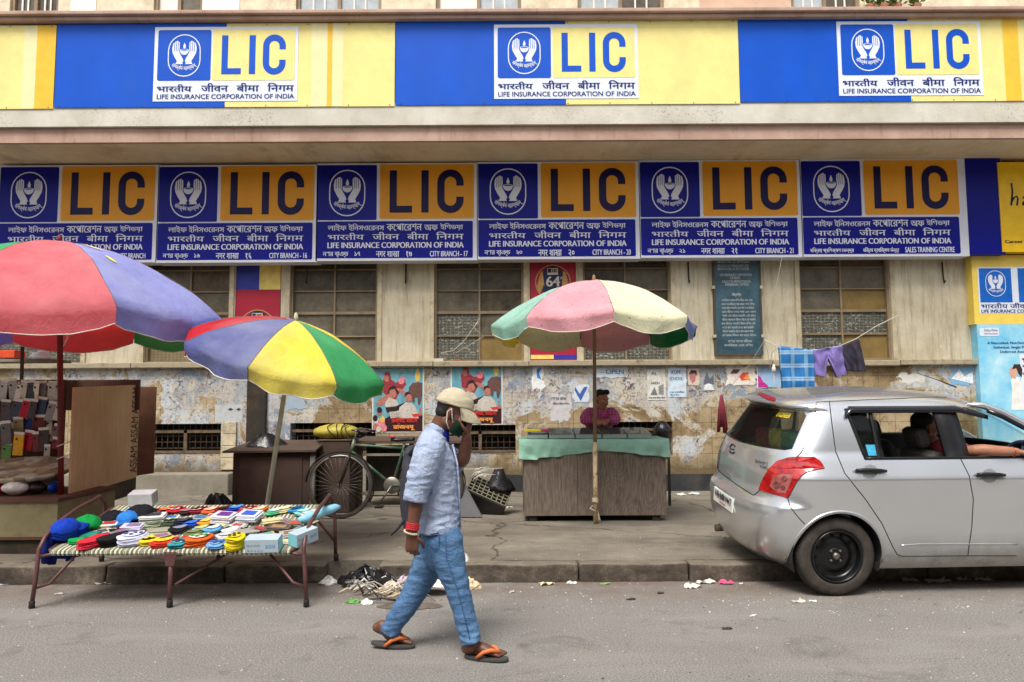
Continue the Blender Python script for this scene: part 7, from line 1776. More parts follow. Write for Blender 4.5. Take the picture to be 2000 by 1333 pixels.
sw.tube([M_CAR @ (Cs + Rw @ Vector((.185 * math.cos(a), .185 * math.sin(a), 0))) for a in [2 * math.pi * k / 32 for k in range(33)]], .021, 10); sw.tube([M_CAR @ (Cs + Rw @ Vector((x, 0, -.01))) for x in (-.18, 0, .18)], .014, 8); sw.tube([M_CAR @ (Cs + Rw @ Vector((0, y, -.01))) for y in (-.18, 0, .18)], .014, 8)
sw.build('steering_wheel', mat('navy_wheel_cover', C(34, 46, 82), .6), car)
for i, (v, rgb, lb) in enumerate(((.30, (70, 120, 80), 'green cushion on the parcel shelf behind the back window'), (.05, (150, 150, 60), 'yellow-green cushion in the middle of the parcel shelf'), (-.25, (120, 44, 50), 'maroon cushion on the parcel shelf behind the back window'), (.48, (60, 90, 140), 'blue cushion at the near end of the parcel shelf'))):
 c_ = MB(); c_.rbox(.42, .56, -.15, .15, 1.02, 1.20, .05); c_.v = [M_CAR @ (q + Vector((0, -v, -.02 * i))) for q in c_.v]; c_.build('cushion', clo(rgb), None, lb, 'cushion', 'cushions on the parcel shelf', origin=cw(.5, v, 1.02))
c_ = MB(); c_.rbox(.36, .66, -.6, .6, .96, .99, .01); c_.v = [M_CAR @ q for q in c_.v]; c_.build('parcel_shelf', M_CARIN, car)
c_ = MB(); c_.lathe([(.005, 0), (.03, .01), (.022, .03), (.03, .05), (.018, .075), (.022, .09), (.004, .105)], (0, 0, 0), 'Z', 12); c_.v = [M_CAR @ (q + Vector((2.50, -.25, .955))) for q in c_.v]; c_.build('dashboard_figurine', mat('gold_ornament', C(196, 160, 70), .3, .6), None, 'small golden ornament on the car dashboard', 'ornament', origin=cw(2.5, .25, .955))
# ================================================================== people
def grow(parts, voxel=.006, smooth=4, flat=()):
 """parts: ('c', [(point, r or (r_side, r_other)), ...], side axis, flat ends) or ('e', centre, (rx, ry, rz), 3x3 rotation). One continuous surface."""
 m = MB()
 for p in parts:
  if p[0] == 'e':
   bm = bmesh.new(); bmesh.ops.create_icosphere(bm, subdivisions=3, radius=1.0); Rm = p[3] if len(p) > 3 and p[3] else Matrix.Identity(3)
   for v in bm.verts: v.co = Vector(p[1]) + Rm @ Vector((v.co.x * p[2][0], v.co.y * p[2][1], v.co.z * p[2][2]))
   m.bm(bm)
  else:
   ch = [(Vector(q), (r, r) if isinstance(r, (int, float)) else r) for q, r in p[1]]; side = Vector(p[2]) if len(p) > 2 and p[2] else Vector((0, 1, 0)); fl = p[3] if len(p) > 3 else (False, False)
   # resample smoothly
   pts = []
   for i in range(len(ch) - 1):
    p0, p1, p2, p3 = ch[max(i - 1, 0)][0], ch[i][0], ch[i + 1][0], ch[min(i + 2, len(ch) - 1)][0]
    for k in range(5):
     t_ = k / 5; t2, t3 = t_ * t_, t_ ** 3
     q = .5 * ((2 * p1) + (p2 - p0) * t_ + (2 * p0 - 5 * p1 + 4 * p2 - p3) * t2 + (3 * p1 - p0 - 3 * p2 + p3) * t3)
     s_ = t_ * t_ * (3 - 2 * t_); pts.append((q, tuple(a + (b - a) * s_ for a, b in zip(ch[i][1], ch[i + 1][1]))))
   pts.append(ch[-1])
   rings = []; n = 20
   def ring(c, d, rs, ro):
    a = (side - d * side.dot(d)); a = a.normalized() if a.length > 1e-4 else Vector((1, 0, 0)); b = d.cross(a).normalized()
    return [c + a * (rs * math.cos(2 * math.pi * k / n)) + b * (ro * math.sin(2 * math.pi * k / n)) for k in range(n)]
   for i, (c, (rs, ro)) in enumerate(pts):
    d = (pts[min(i + 1, len(pts) - 1)][0] - pts[max(i - 1, 0)][0]).normalized()
    if i == 0 and not fl[0]:
     for th in (80, 55, 28): rings.append(ring(c - d * min(rs, ro) * math.sin(R(th)), d, rs * math.cos(R(th)), ro * math.cos(R(th))))
    rings.append(ring(c, d, rs, ro))
    if i == len(pts) - 1 and not fl[1]:
     for th in (28, 55, 80): rings.append(ring(c + d * min(rs, ro) * math.sin(R(th)), d, rs * math.cos(R(th)), ro * math.cos(R(th))))
   m.ring_loft(rings, 0, True)
 o = m.build('growing', [])
 rm = o.modifiers.new('r', 'REMESH'); rm.mode = 'VOXEL'; rm.voxel_size = voxel
 sm = o.modifiers.new('s', 'SMOOTH'); sm.factor = .5; sm.iterations = smooth
 me = evaluated(o); bpy.data.objects.remove(o)
 return me
def body_obj(name, me, mm, parent=None, label=None, cat=None, origin=None, wrinkle=None):
 me.name = name
 off = root_loc(parent) if parent is not None else Vector(origin)
 vn = [v.normal.copy() for v in me.vertices] if wrinkle else None
 for i, v in enumerate(me.vertices):
  if wrinkle: v.co = v.co + vn[i] * wrinkle(v.co)
  v.co = v.co - off
 me.materials.clear(); me.materials.append(mm)
 for p in me.polygons: p.use_smooth = True
 me.update()
 o = bpy.data.objects.new(name, me); col.objects.link(o)
 if parent is not None: o.parent = parent
 else: o.location = off
 return tag(o, label, cat)
def skin_mat(name, c, c2):
 t = NT(name); a = t.ramp(t.noise(9, 5, .6), [(.3, c), (.7, c2)]); t.color(a); t.bump(t.noise(120, 3), .08, .003); t.set(.48, 0, .4)
 t.p.inputs['Subsurface Weight'].default_value = .08; t.p.inputs['Subsurface Radius'].default_value = (.01, .004, .002); return t.m
def hand(parts, wrist, dirv, back, thumb_side, L=.185, curl=(25, 45, 40), spread=6, thumb_curl=20, r=.0088):
 """palm and five fingers; dirv: wrist to knuckles, back: out of the back of the hand, thumb_side: towards the thumb"""
 d = Vector(dirv).normalized(); b = Vector(back); b = (b - d * b.dot(d)).normalized(); s_ = d.cross(b); s_ = s_ if s_.dot(Vector(thumb_side)) > 0 else -s_; w = Vector(wrist)
 pl = L * .52
 parts.append(('c', [(w - d * .015, (.027, .019)), (w + d * pl * .35, (.033, .017)), (w + d * pl * .8, (.040, .0155)), (w + d * pl, (.038, .012))], s_))
 ln = [.40, .46, .43, .35]
 for i in range(4):
  off_ = (.0285 - .019 * i); base = w + d * (pl * .93 - abs(i - 1) * .004) + s_ * off_; f = d.copy(); ang = R(spread * (1.2 - i)); f = (f * math.cos(ang) + s_ * math.sin(ang)).normalized()
  pts = [(base, r * 1.08)]; q = base; tot = L * ln[i]; bend = 0
  for k, fr in enumerate((.46, .31, .23)):
   bend += R(curl[k] * (1 + .12 * (i - 1))); v = (f * math.cos(bend) - b * math.sin(bend)); q = q + v * tot * fr; pts.append((q, r * (1.0 - .10 * (k + 1))))
  parts.append(('c', pts, s_))
 tb = w + d * pl * .28 + s_ * .026; t1 = (d * .62 + s_ * .62 - b * .35).normalized(); ta = R(thumb_curl); t2 = (d * .9 + s_ * .15 - b * (.3 + math.sin(ta))).normalized()
 parts.append(('c', [(tb, r * 1.35), (tb + t1 * L * .20, r * 1.2), (tb + t1 * L * .20 + t2 * L * .16, r * 1.05), (tb + t1 * L * .20 + t2 * L * .28, r * .85)], s_))
def head_parts(c, F, U, k=1.0):
 """c: centre of the skull; F forward, U up"""
 F, U = Vector(F).normalized(), Vector(U); U = (U - F * U.dot(F)).normalized(); S_ = U.cross(F).normalized(); Rm = Matrix((F, S_, U)).transposed()
 q = lambda x, y, z: Vector(c) + (F * x + S_ * y + U * z) * k
 ps = [('e', q(-.012, 0, .035), (.097 * k, .077 * k, .088 * k), Rm), ('e', q(.028, 0, -.02), (.066 * k, .063 * k, .085 * k), Rm), ('e', q(.052, 0, -.085), (.036 * k, .036 * k, .030 * k), Rm),
          ('c', [(q(.0, .052, -.06), .026 * k), (q(.05, .022, -.092), .022 * k)], S_), ('c', [(q(.0, -.052, -.06), .026 * k), (q(.05, -.022, -.092), .022 * k)], S_),
          ('c', [(q(.086, 0, .016), .011 * k), (q(.102, 0, -.012), .0125 * k), (q(.108, 0, -.030), .0145 * k)], S_), ('e', q(.098, .013, -.034), (.010 * k, .010 * k, .008 * k), Rm), ('e', q(.098, -.013, -.034), (.010 * k, .010 * k, .008 * k), Rm),
          ('c', [(q(.082, .040, .026), .010 * k), (q(.092, 0, .028), .011 * k), (q(.082, -.040, .026), .010 * k)], U), ('c', [(q(.080, .022, -.055), .008 * k), (q(.092, 0, -.053), .0105 * k), (q(.080, -.022, -.055), .008 * k)], U), ('c', [(q(.079, .018, -.066), .008 * k), (q(.089, 0, -.067), .0105 * k), (q(.079, -.018, -.066), .008 * k)], U),
          ('e', q(.060, .040, -.012), (.022 * k, .020 * k, .020 * k), Rm), ('e', q(.060, -.040, -.012), (.022 * k, .020 * k, .020 * k), Rm)]
 for sg in (1, -1): ps += [('c', [(q(-.002, .078 * sg, -.036), (.012 * k, .007 * k)), (q(-.010, .083 * sg, -.008), (.017 * k, .008 * k)), (q(-.006, .083 * sg, .014), (.013 * k, .008 * k))], F)]
 return ps, q, Rm, S_
def face_details(root, q, Rm, k, hair_m, eye=True):
 e_ = MB()
 for sg in (1, -1):
  bm = bmesh.new(); bmesh.ops.create_uvsphere(bm, u_segments=12, v_segments=8, radius=.0125 * k); e_.bm(bm, 0, Matrix.Translation(q(.0705, .031 * sg, .008)), True)
 e_.build('eyes', mat('eye_white', C(206, 198, 190), .2), root)
 e_ = MB()
 for sg in (1, -1):
  bm = bmesh.new(); bmesh.ops.create_uvsphere(bm, u_segments=10, v_segments=8, radius=.0062 * k); e_.bm(bm, 0, Matrix.Translation(q(.0785, .031 * sg, .007)), True)
 e_.build('pupils', mat('eye_dark', C(30, 20, 16), .15), root)
 e_ = MB()
 for sg in (1, -1): e_.tube([q(.083, .014 * sg, .031), q(.088, .028 * sg, .036), q(.076, .048 * sg, .031)], [.003, .004, .002], 6)
 e_.build('eyebrows', hair_m, root)
# ------------------------------------------------------------------ the walking man
YM = (G(950, 1292, 0).y + G(768, 1264, 0).y) / 2
A = lambda x, y, dy=0.0: W(x, y, YM + dy)
SKIN = skin_mat('dark_brown_skin', C(86, 54, 42), C(112, 73, 57))
P = []
hipc = A(860, 1040); RH, LH = A(868, 1062, -.085), A(852, 1062, .085)
RK, LK = A(896, 1148, -.10), A(812, 1150, .10)
RA, LA = A(921, 1262, -.12), A(762, 1240, .11)
chest, waist, neckb = A(850, 905), A(857, 985), A(852, 852)
P.append(('c', [(hipc, (.145, .10)), (waist, (.135, .09)), (chest, (.165, .10)), (A(848, 868), (.15, .075)), (neckb, (.08, .06))], (0, 1, 0)))
P.append(('c', [(RH, .085), (RK, .046), (A(911, 1200, -.11), .040), (RA, .034)], (0, 1, 0)))
P.append(('c', [(LH, .085), (LK, .046), (A(786, 1196, .10), .040), (LA, .034)], (0, 1, 0)))
hc_ = A(886, 806, -.01); Fh = Vector((.90, -.10, -.42)); Uh = Vector((.42, 0, .9))
hp, hq, hR, hS = head_parts(hc_, Fh, Uh, 1.06)
P += hp
P.append(('c', [(neckb + Vector((0, 0, -.02)), .062), (A(858, 836), .058), (hq(-.03, 0, -.05), .060)], (0, 1, 0)))
RS, RE, RW_ = A(838, 876, -.19), A(818, 952, -.22), A(804, 1040, -.235)
P.append(('c', [(RS, .05), (RE, .043), (A(813, 985, -.225), .042), (RW_, .028)], (0, 1, 0)))
hand(P, RW_, A(804, 1078, -.235) - RW_, (-.15, -1, .0), (1, 0, 0), .19, (30, 48, 40), 4, 25)
LS, LE, LW_ = A(852, 876, .19), A(902, 900, .06), A(912, 852, -.03)
P.append(('c', [(LS, .05), (A(880, 893, .14), .045), (LE, .042), (A(909, 876, .015), .038), (LW_, .027)], (0, 1, 0)))
hand(P, LW_, A(917, 826, -.04) - LW_, (.95, -.25, .1), (0, -1, .1), .18, (48, 62, 45), 5, 30)
for (an, heel, toe, sgn) in ((RA, G(912, 1286, 0), G(987, 1291, 0), -1), (LA, G(738, 1262, 0), G(806, 1264, 0), 1)):
 f = (toe - heel); fl_ = f.length; f.normalize(); sd = Vector((0, 0, 1)).cross(f); lift = .055 if sgn == 1 else .0
 h_ = heel + Vector((0, 0, .055 + lift)); b_ = heel + f * fl_ * .70 + Vector((0, 0, .045))
 P.append(('c', [(an, .036), (h_ + f * .02 + Vector((0, 0, .02)), (.034, .036)), (heel + f * fl_ * .4 + Vector((0, 0, .062 + lift * .4)), (.036, .032)), (b_, (.044, .022))], sd))
 P.append(('c', [(h_ + f * -.005, .030), (heel + f * fl_ * .35 + Vector((0, 0, .05 + lift * .5)), .030)], sd))
 for k in range(5):
  o_ = sd * (.034 - .017 * k) * (1 if sgn == 1 else -1) * -1; ln = (.062, .058, .052, .045, .038)[k]
  P.append(('c', [(b_ + o_ * .9, .012), (b_ + o_ + f * ln * .6 + Vector((0, 0, -.006)), .0105 if k else .0125), (b_ + o_ + f * ln + Vector((0, 0, -.012)), .0085 if k else .011)], sd))
man = body_obj('person', grow(P, .0048, 3), SKIN, None, 'man in pale blue shirt, jeans and beige cap walking past, hand at his mouth', 'person', origin=(hipc.x, YM, 0))
face_details(man, hq, hR, 1.06, mat('black_hair', C(24, 20, 18), .7))
hm = grow([('e', hq(-.022, 0, .026), (.094, .083, .080), hR), ('e', hq(-.05, 0, -.02), (.055, .072, .05), hR)], .006, 3); body_obj('hair', hm, mat('black_hair', C(24, 20, 18), .7), man)
# shirt
def wr(sc, amp, seed, st=(1, 1, 1)):
 def f(p):
  q = Vector((p.x * st[0], p.y * st[1], p.z * st[2])) * sc
  a = noise.noise(q + Vector((seed, 0, 0)) + .6 * noise.noise_vector(q * .6)); b = noise.noise(q * 2.3 + Vector((0, seed, 0)))
  return amp * ((1 - abs(a) * 2.2) * .8 + b * .35)
 return f
P = [('c', [(A(858, 1036), (.185, .128)), (A(857, 1000), (.175, .126)), (A(852, 950), (.182, .130)), (A(849, 905), (.200, .125)), (A(846, 872), (.19, .098)), (A(848, 856), (.12, .080)), (A(851, 845), (.078, .066))], (0, 1, 0), (True, False)),
     ('c', [(A(842, 868, -.12), .082), (RS + Vector((0, 0, -.02)), .084), (A(824, 925, -.215), .080), (A(815, 958, -.222), .070), (A(812, 972, -.225), .064)], (0, 1, 0), (False, True)),
     ('c', [(A(846, 868, .12), .080), (LS + Vector((0, 0, -.02)), .082), (A(878, 896, .14), .074), (A(896, 904, .08), .066)], (0, 1, 0), (False, True)),
     ('c', [(A(813, 966, -.224), .068), (A(811, 979, -.226), .066)], (0, 1, 0), (True, True))]
t = NT('pale_blue_chambray'); a = t.ramp(t.noise(5, 5, .6), [(.3, C(130, 146, 178)), (.7, C(166, 178, 202))]); a = t.mix(t.ramp(t.noise(300, 2, .5, vec=t.mapping((1, 1, .15))), [(.4, 0.0), (.7, .35)]), a, C(204, 212, 230))
t.color(a); t.bump(t.noise(10, 6, .6, vec=t.mapping((1, 1, 1.5)), dist=1.4), .7, .03); t.set(.85, 0, .2); M_SHIRT = t.m
sm_ = grow(P, .005, 4)
shirt = body_obj('shirt', sm_, M_SHIRT, man, wrinkle=lambda p: wr(10, .0085, 3, (1.0, .9, 2.0))(p) - .002)
m = MB()                                                      # collar, button placket, pocket edge
for sg in (-1, 1):
 cpts = [A(838, 846, .0) + Vector((0, .055 * sg, .0)), A(848, 838) + Vector((0, .075 * sg, 0)), A(866, 848) + Vector((0, .062 * sg, 0)), A(874, 868) + Vector((0, .045 * sg, 0))]
 low = [A(834, 862) + Vector((0, .07 * sg, 0)), A(846, 858) + Vector((0, .108 * sg, .0)), A(864, 872) + Vector((0, .10 * sg, 0)), A(877, 886) + Vector((0, .05 * sg, 0))]
 rows_ = [[c + (l - c) * f + Vector((0, .012 * sg * math.sin(f * 3.1), .006 * math.sin(f * 3.1))) for c, l in zip(cpts, low)] for f in (0, .33, .66, 1)]
 m.add([p for r in rows_ for p in r], [(a_ * 4 + i, a_ * 4 + i + 1, a_ * 4 + i + 5, a_ * 4 + i + 4) for a_ in range(3) for i in range(3)], 0, True)
m.build('collar', M_SHIRT, shirt, fix=False)
m = MB(); m.tube([A(856, 836), A(868, 850, -.02), A(874, 864, -.01)], [.045, .034, .014], 12); m.build('undershirt', clo((28, 44, 150)), man)
m = MB(); m.tube([A(884, 868, -.03), A(893, 905, -.05), A(897, 960, -.05), A(899, 1030, -.05)], .006, 6); m.build('placket', M_SHIRT, shirt)
# jeans
P = [('c', [(A(858, 1024), (.16, .11)), (A(859, 1050), (.166, .115)), (A(861, 1078), (.15, .112))], (0, 1, 0), (True, False)),
     ('c', [(A(868, 1055, -.075), .112), (A(876, 1090, -.088), .098), (RK + Vector((-.012, 0, .01)), .074), (A(906, 1195, -.108), .064), (A(916, 1235, -.115), .060), (A(921, 1256, -.12), .062)], (0, 1, 0), (False, True)),
     ('c', [(A(853, 1055, .075), .112), (A(840, 1095, .085), .100), (LK + Vector((.004, 0, .0)), .077), (A(788, 1190, .10), .068), (A(768, 1222, .108), .060), (A(762, 1237, .11), .058)], (0, 1, 0), (False, True))]
t = NT('blue_denim'); a = t.ramp(t.noise(4, 6, .65), [(.3, C(48, 82, 124)), (.6, C(80, 118, 158)), (.8, C(118, 150, 182))]); a = t.mix(t.ramp(t.noise(350, 2, .5), [(.4, 0.0), (.75, .3)]), a, C(150, 178, 202)); a = t.mix(t.ramp(t.noise(14, 5, .7, vec=t.mapping((1, 1, 2.2))), [(.5, 0.0), (.7, .4)]), a, C(34, 60, 98))
t.color(a); t.bump(t.noise(11, 6, .6, vec=t.mapping((.8, 1, 1.8)), dist=1.6), .65, .025); t.set(.85, 0, .2); M_DENIM = t.m
def jw(p):
 zz = p.z; low = max(0, 1 - zz / .35) + .5 * max(0, 1 - abs(zz - .46) / .14)
 return wr(8, .0052, 11, (.7, .9, 2.4))(p) * (.75 + low * 1.9) - .003
jeans = body_obj('jeans', grow(P, .0065, 3), M_DENIM, man, wrinkle=jw)
m = MB(); m.tube([A(829, 1040, -.15), A(842, 1044, -.178), A(857, 1041, -.185)], .004, 6); m.tube([A(826, 1042, -.14), A(829, 1066, -.16), A(843, 1074, -.18), A(857, 1066, -.19), A(857, 1042, -.185)], .003, 5); m.tube([A(868, 1040, -.19), A(872, 1090, -.19), A(892, 1148, -.18), A(906, 1200, -.178), A(918, 1250, -.18)], .0025, 5)
m.build('seams', mat('denim_seam', C(52, 84, 128), .85), jeans)
# cap
t = NT('beige_cotton'); t.color(t.ramp(t.noise(5, 5), [(.3, C(168, 157, 132)), (.7, C(194, 184, 160))])); t.bump(t.noise(30, 4, .6, vec=t.mapping((1, 1, 2)), dist=.5), .45, .01); t.set(.85); M_CAPB = t.m
m = MB(); rings = []; n = 36
for j in range(14):
 f = j / 13; rad = math.cos(f * math.pi / 2 * .985); zz = math.sin(f * math.pi / 2)
 ring_ = []
 for i in range(n):
  a = 2 * math.pi * i / n; x, y = .112 * rad * math.cos(a) - .014, .092 * rad * math.sin(a); z = .036 + .102 * zz + .03 * (1 - zz) * math.cos(a) * .5
  d = .0035 * math.sin(z * 170 + 3 * math.sin(a * 3)) * (1 - f) + .005 * noise.noise(Vector((x * 30, y * 30, z * 50)))
  ring_.append(hq(x * (1 + d * 6), y * (1 + d * 6), z + d))
 rings.append(ring_)
m.ring_loft(rings, 0, True); cap_ = m.build('cap', M_CAPB, man)
m = MB(); N = 14; tp, bt_ = [], []
for i in range(N + 1):
 a = R(-68 + 136 * i / N); c_, s2 = math.cos(a), math.sin(a)
 for g in (0, .5, 1):
  x = .088 * c_ + (.082 * g) * (c_ ** .7) ; y = .088 * s2 * (1 - .06 * g); z = .046 + .012 * c_ - .045 * g - .022 * g * abs(s2)
  tp.append(hq(x, y, z)); bt_.append(hq(x, y, z - .006))
fs = []; Nn = len(tp)
for i in range(N):
 for k in range(2): fs += [(i * 3 + k, i * 3 + k + 1, i * 3 + k + 4, i * 3 + k + 3), (Nn + i * 3 + k, Nn + i * 3 + k + 3, Nn + i * 3 + k + 4, Nn + i * 3 + k + 1)]
 fs.append((i * 3 + 2, Nn + i * 3 + 2, Nn + i * 3 + 5, i * 3 + 5))
for i0 in (0, N): fs += [(i0 * 3 + k, i0 * 3 + k + 1, Nn + i0 * 3 + k + 1, Nn + i0 * 3 + k) for k in range(2)]
m.add(tp + bt_, fs, 0, True); m.build('brim', M_CAPB, cap_, fix=False)
# face mask pulled down to the chin, with white loops
m = MB(); rows_ = []
for j in range(7):
 z = -.040 - .075 * j / 6; row = []
 for i in range(15):
  a = R(-80 + 160 * i / 14); k_ = 1 - .18 * (j / 6) ** 2; row.append(hq((.020 + .080 * math.cos(a) ** .8) * k_ + .004, .080 * math.sin(a) * k_, z + .010 * abs(math.sin(a)) + .003 * math.sin(j * 3.1)))
 rows_.append(row)
m.add([p for r in rows_ for p in r], [(a_ * 15 + i, a_ * 15 + i + 1, a_ * 15 + i + 16, a_ * 15 + i + 15) for a_ in range(6) for i in range(14)], 0, True)
fm_ = m.build('face_mask', clo((22, 62, 44)), man, fix=False)
m = MB()
for sg in (1, -1): m.tube([hq(.034, .080 * sg, -.05), hq(.012, .089 * sg, -.012), hq(-.004, .090 * sg, .018), hq(-.018, .090 * sg, -.006), hq(.0, .086 * sg, -.06), hq(.028, .078 * sg, -.09)], .0032, 6)
m.build('ear_loop', M_HEM, fm_)
# wrist bands, sandals
m = MB()
for k in range(4):
 c_ = RW_ + (RE - RW_).normalized() * (.018 + .010 * k); d_ = (RE - RW_).normalized(); a_ = d_.orthogonal().normalized(); b2 = d_.cross(a_); m.tube([c_ + (a_ * math.cos(x) + b2 * math.sin(x)) * .034 for x in [2 * math.pi * j / 16 for j in range(17)]], .0055, 6)
m.build('red_thread_bracelet', clo((196, 50, 62)), man)
m = MB(); c_ = RW_ + Vector((-.004, 0, .0)); d_ = Vector((.25, -.1, 1)).normalized(); a_ = d_.orthogonal().normalized(); b2 = d_.cross(a_)
for j in range(20):
 x = 2 * math.pi * j / 20; bm = bmesh.new(); bmesh.ops.create_icosphere(bm, subdivisions=1, radius=.0075); m.bm(bm, 0, Matrix.Translation(c_ + (a_ * math.cos(x) + b2 * math.sin(x)) * .037), True)
m.build('bead_bracelet', mat('pale_beads', C(206, 190, 160), .4), man)
for (heel, toe, sgn) in ((G(907, 1286, 0), G(993, 1294, 0), -1), (G(724, 1266, 0), G(811, 1266, 0), 1)):
 f = (toe - heel); fl_ = f.length; f.normalize(); sd = Vector((0, 0, 1)).cross(f); m = MB(); out = []
 for k in range(28):
  a = 2 * math.pi * k / 28; x = .5 + .5 * math.cos(a); w_ = (.036 + .014 * x) * (abs(math.sin(a)) ** .8) * (1 if math.sin(a) > 0 else -1); out.append((x, w_))
 rr3 = []
 for h_, sc in ((.004, .96), (.010, 1.0), (.018, 1.0), (.024, .97)):
  rr3.append([heel + f * (fl_ * (.5 + (x - .5) * sc)) + sd * (w_ * sc) + Vector((0, 0, h_ + (.018 * (1 - x) ** 2 if sgn == 1 else .01 * max(0, x - .85)))) for x, w_ in out])
 m.ring_loft(rr3, 0, False); s_ = m.build('sandal', mat('grey_sole', C(66, 64, 62), .8, var=.2), man)
 m = MB(); tc = heel + f * fl_ * .80 + Vector((0, 0, .05))
 for sg in (1, -1):
  pts = [tc, heel + f * fl_ * .66 + sd * .032 * sg + Vector((0, 0, .068)), heel + f * fl_ * .50 + sd * .049 * sg + Vector((0, 0, .058)), heel + f * fl_ * .34 + sd * .046 * sg + Vector((0, 0, .024))]
  m.tube(pts, [.009, .0125, .0115, .009], 8)
 m.tube([tc, tc + Vector((0, 0, -.035))], .005, 6); m.build('strap', mat('orange_rubber', C(196, 106, 58), .55), s_)
# backpack
P = [('c', [(A(806, 884, .05), (.12, .045)), (A(803, 920, .05), (.14, .052)), (A(801, 970, .05), (.145, .056)), (A(803, 1015, .05), (.13, .05)), (A(804, 1034, .05), (.10, .04))], (0, 1, 0))]
t = NT('backpack_cloth'); t.color(t.ramp(t.noise(8, 5), [(.3, C(34, 34, 44)), (.7, C(56, 57, 70))])); t.bump(t.noise(24, 4, .6), .4, .01); t.set(.75); M_BACK = t.m
bpk = body_obj('backpack', grow(P, .010, 4), M_BACK, None, 'dark grey backpack on the back of the walking man', 'backpack', origin=A(786, 1040, .05), wrinkle=wr(9, .006, 5))
m = MB()
for dy in (-.13, .13): m.tube([A(800, 890, dy + .02), A(822, 862, dy), A(846, 852, dy), A(864, 872, dy), A(862, 910, dy)][:4], .016, 8)
m.tube([A(790, 1015, -.06), A(778, 1032, -.06), A(764, 1046, -.06)], [.012, .008, .005], 6); m.build('strap', mat('black_strap', C(30, 30, 32), .7), bpk)
# ------------------------------------------------------------------ the vendor leaning on his counter
YV = YS + dS + .20
V = lambda x, y, dy=0.0: W(x, y, YV + dy)
SKIN2 = skin_mat('brown_skin', C(150, 98, 74), C(180, 124, 96))
vh = V(1174, 782, -.02); hp2, vq, vR, vS = head_parts(vh, Vector((.62, -.75, -.12)), Vector((0, 0, 1)), 1.03)
hipv = Vector((vh.x - .01, YV + .22, ZP + .90)); P = list(hp2)
zc = zT + .05
P.append(('c', [(hipv, (.15, .10)), (Vector((hipv.x, YV + .16, ZP + 1.08)), (.14, .09)), (V(1170, 826, .04), (.16, .10)), (V(1170, 805, .0), (.13, .07))], (1, 0, 0)))
P.append(('c', [(V(1170, 806, .01), .06), (vq(-.02, 0, -.06), .057)], (1, 0, 0)))
for sg in (-1, 1): P.append(('c', [(Vector((hipv.x + .09 * sg, hipv.y, hipv.z - .05)), .085), (Vector((hipv.x + .10 * sg, hipv.y - .02, ZP + .5)), .06), (Vector((hipv.x + .10 * sg, hipv.y + .04, ZP + .09)), .04), (Vector((hipv.x + .11 * sg, hipv.y - .1, ZP + .03)), (.045, .03))], (1, 0, 0)))
ztray = zT + .155
for sg, sx, ex in ((-1, 1149, 1142), (1, 1195, 1203)):
 sh_, el = V(sx, 806, .0), W(ex, 838, YV - .10); el.z = ztray + .045; wr_ = Vector((V(1170 + 9 * sg, 830).x, YV - .24, ztray + .028))
 P.append(('c', [(sh_, .05), (el, .042), (wr_, .027)], (0, 0, 1)))
 hand(P, wr_, Vector((-.75 * sg, -.35, -.08)), (0, -.5, .85), (0, .6, .6), .17, (20, 35, 30), 5, 20, .0085)
vend = body_obj('person', grow(P, .0055, 3), SKIN2, None, 'vendor in a magenta shirt leaning on the counter with folded arms, looking aside', 'person', origin=(hipv.x, hipv.y, ZP))
M_HAIR = mat('black_hair', C(24, 20, 18), .7)
face_details(vend, vq, vR, 1.03, M_HAIR)
body_obj('hair', grow([('e', vq(-.022, 0, .052), (.094, .083, .084), vR), ('e', vq(-.055, 0, .0), (.055, .077, .07), vR), ('c', [(vq(.055, -.05, .098), .026), (vq(.075, 0, .112), .030), (vq(.055, .05, .098), .026)], vS)], .006, 3), M_HAIR, vend)
m = MB(); m.tube([vq(.093, -.024, -.048), vq(.106, 0, -.043), vq(.093, .024, -.048)], [.003, .0055, .003], 6); m.build('moustache', M_HAIR, vend)
P = [('c', [(Vector((hipv.x, hipv.y, ZP + .88)), (.175, .12)), (Vector((hipv.x, YV + .16, ZP + 1.08)), (.165, .11)), (V(1170, 826, .04), (.185, .115)), (V(1170, 808, .005), (.165, .085)), (V(1171, 801, .0), (.09, .062))], (1, 0, 0), (True, False))]
for sg, sx, ex in ((-1, 1149, 1142), (1, 1195, 1203)):
 sh_, el = V(sx, 808, .0), W(ex, 838, YV - .10); el.z = ztray + .05; wr_ = Vector((V(1170 + 9 * sg, 830).x + .05 * sg, YV - .215, ztray + .034))
 P.append(('c', [(sh_ + Vector((-.03 * sg, 0, .0)), .070), (sh_, .072), (el, .060), (wr_, .045)], (0, 0, 1), (False, True)))
t = NT('magenta_check'); w1 = t.n('ShaderNodeTexWave', wave_type='BANDS', bands_direction='X'); w1.inputs['Scale'].default_value = 9; t.l(t.co, w1.inputs['Vector']); w2 = t.n('ShaderNodeTexWave', wave_type='BANDS', bands_direction='Z'); w2.inputs['Scale'].default_value = 9; t.l(t.co, w2.inputs['Vector'])
t.color(t.mix(t.math('MULTIPLY', t.math('ADD', t.ramp(w1.outputs['Fac'], [(.8, 0.0), (.9, 1.0)]), t.ramp(w2.outputs['Fac'], [(.8, 0.0), (.9, 1.0)])), .3), t.ramp(t.noise(4, 4), [(.3, C(150, 44, 96)), (.7, C(184, 66, 124))]), C(206, 140, 180))); t.bump(t.noise(16, 4, .6), .4, .015); t.set(.85)
vs_ = body_obj('shirt', grow(P, .008, 3), t.m, vend, wrinkle=wr(9, .006, 8))
m = MB()
for sg in (-1, 1): m.prism([V(1171 + 2 * sg, 808, -.075), V(1171 + 12 * sg, 800, -.05), V(1171 + 15 * sg, 806, -.06), V(1171 + 7 * sg, 816, -.09)], (0, -.008, 0))
m.build('collar', t.m, vs_)
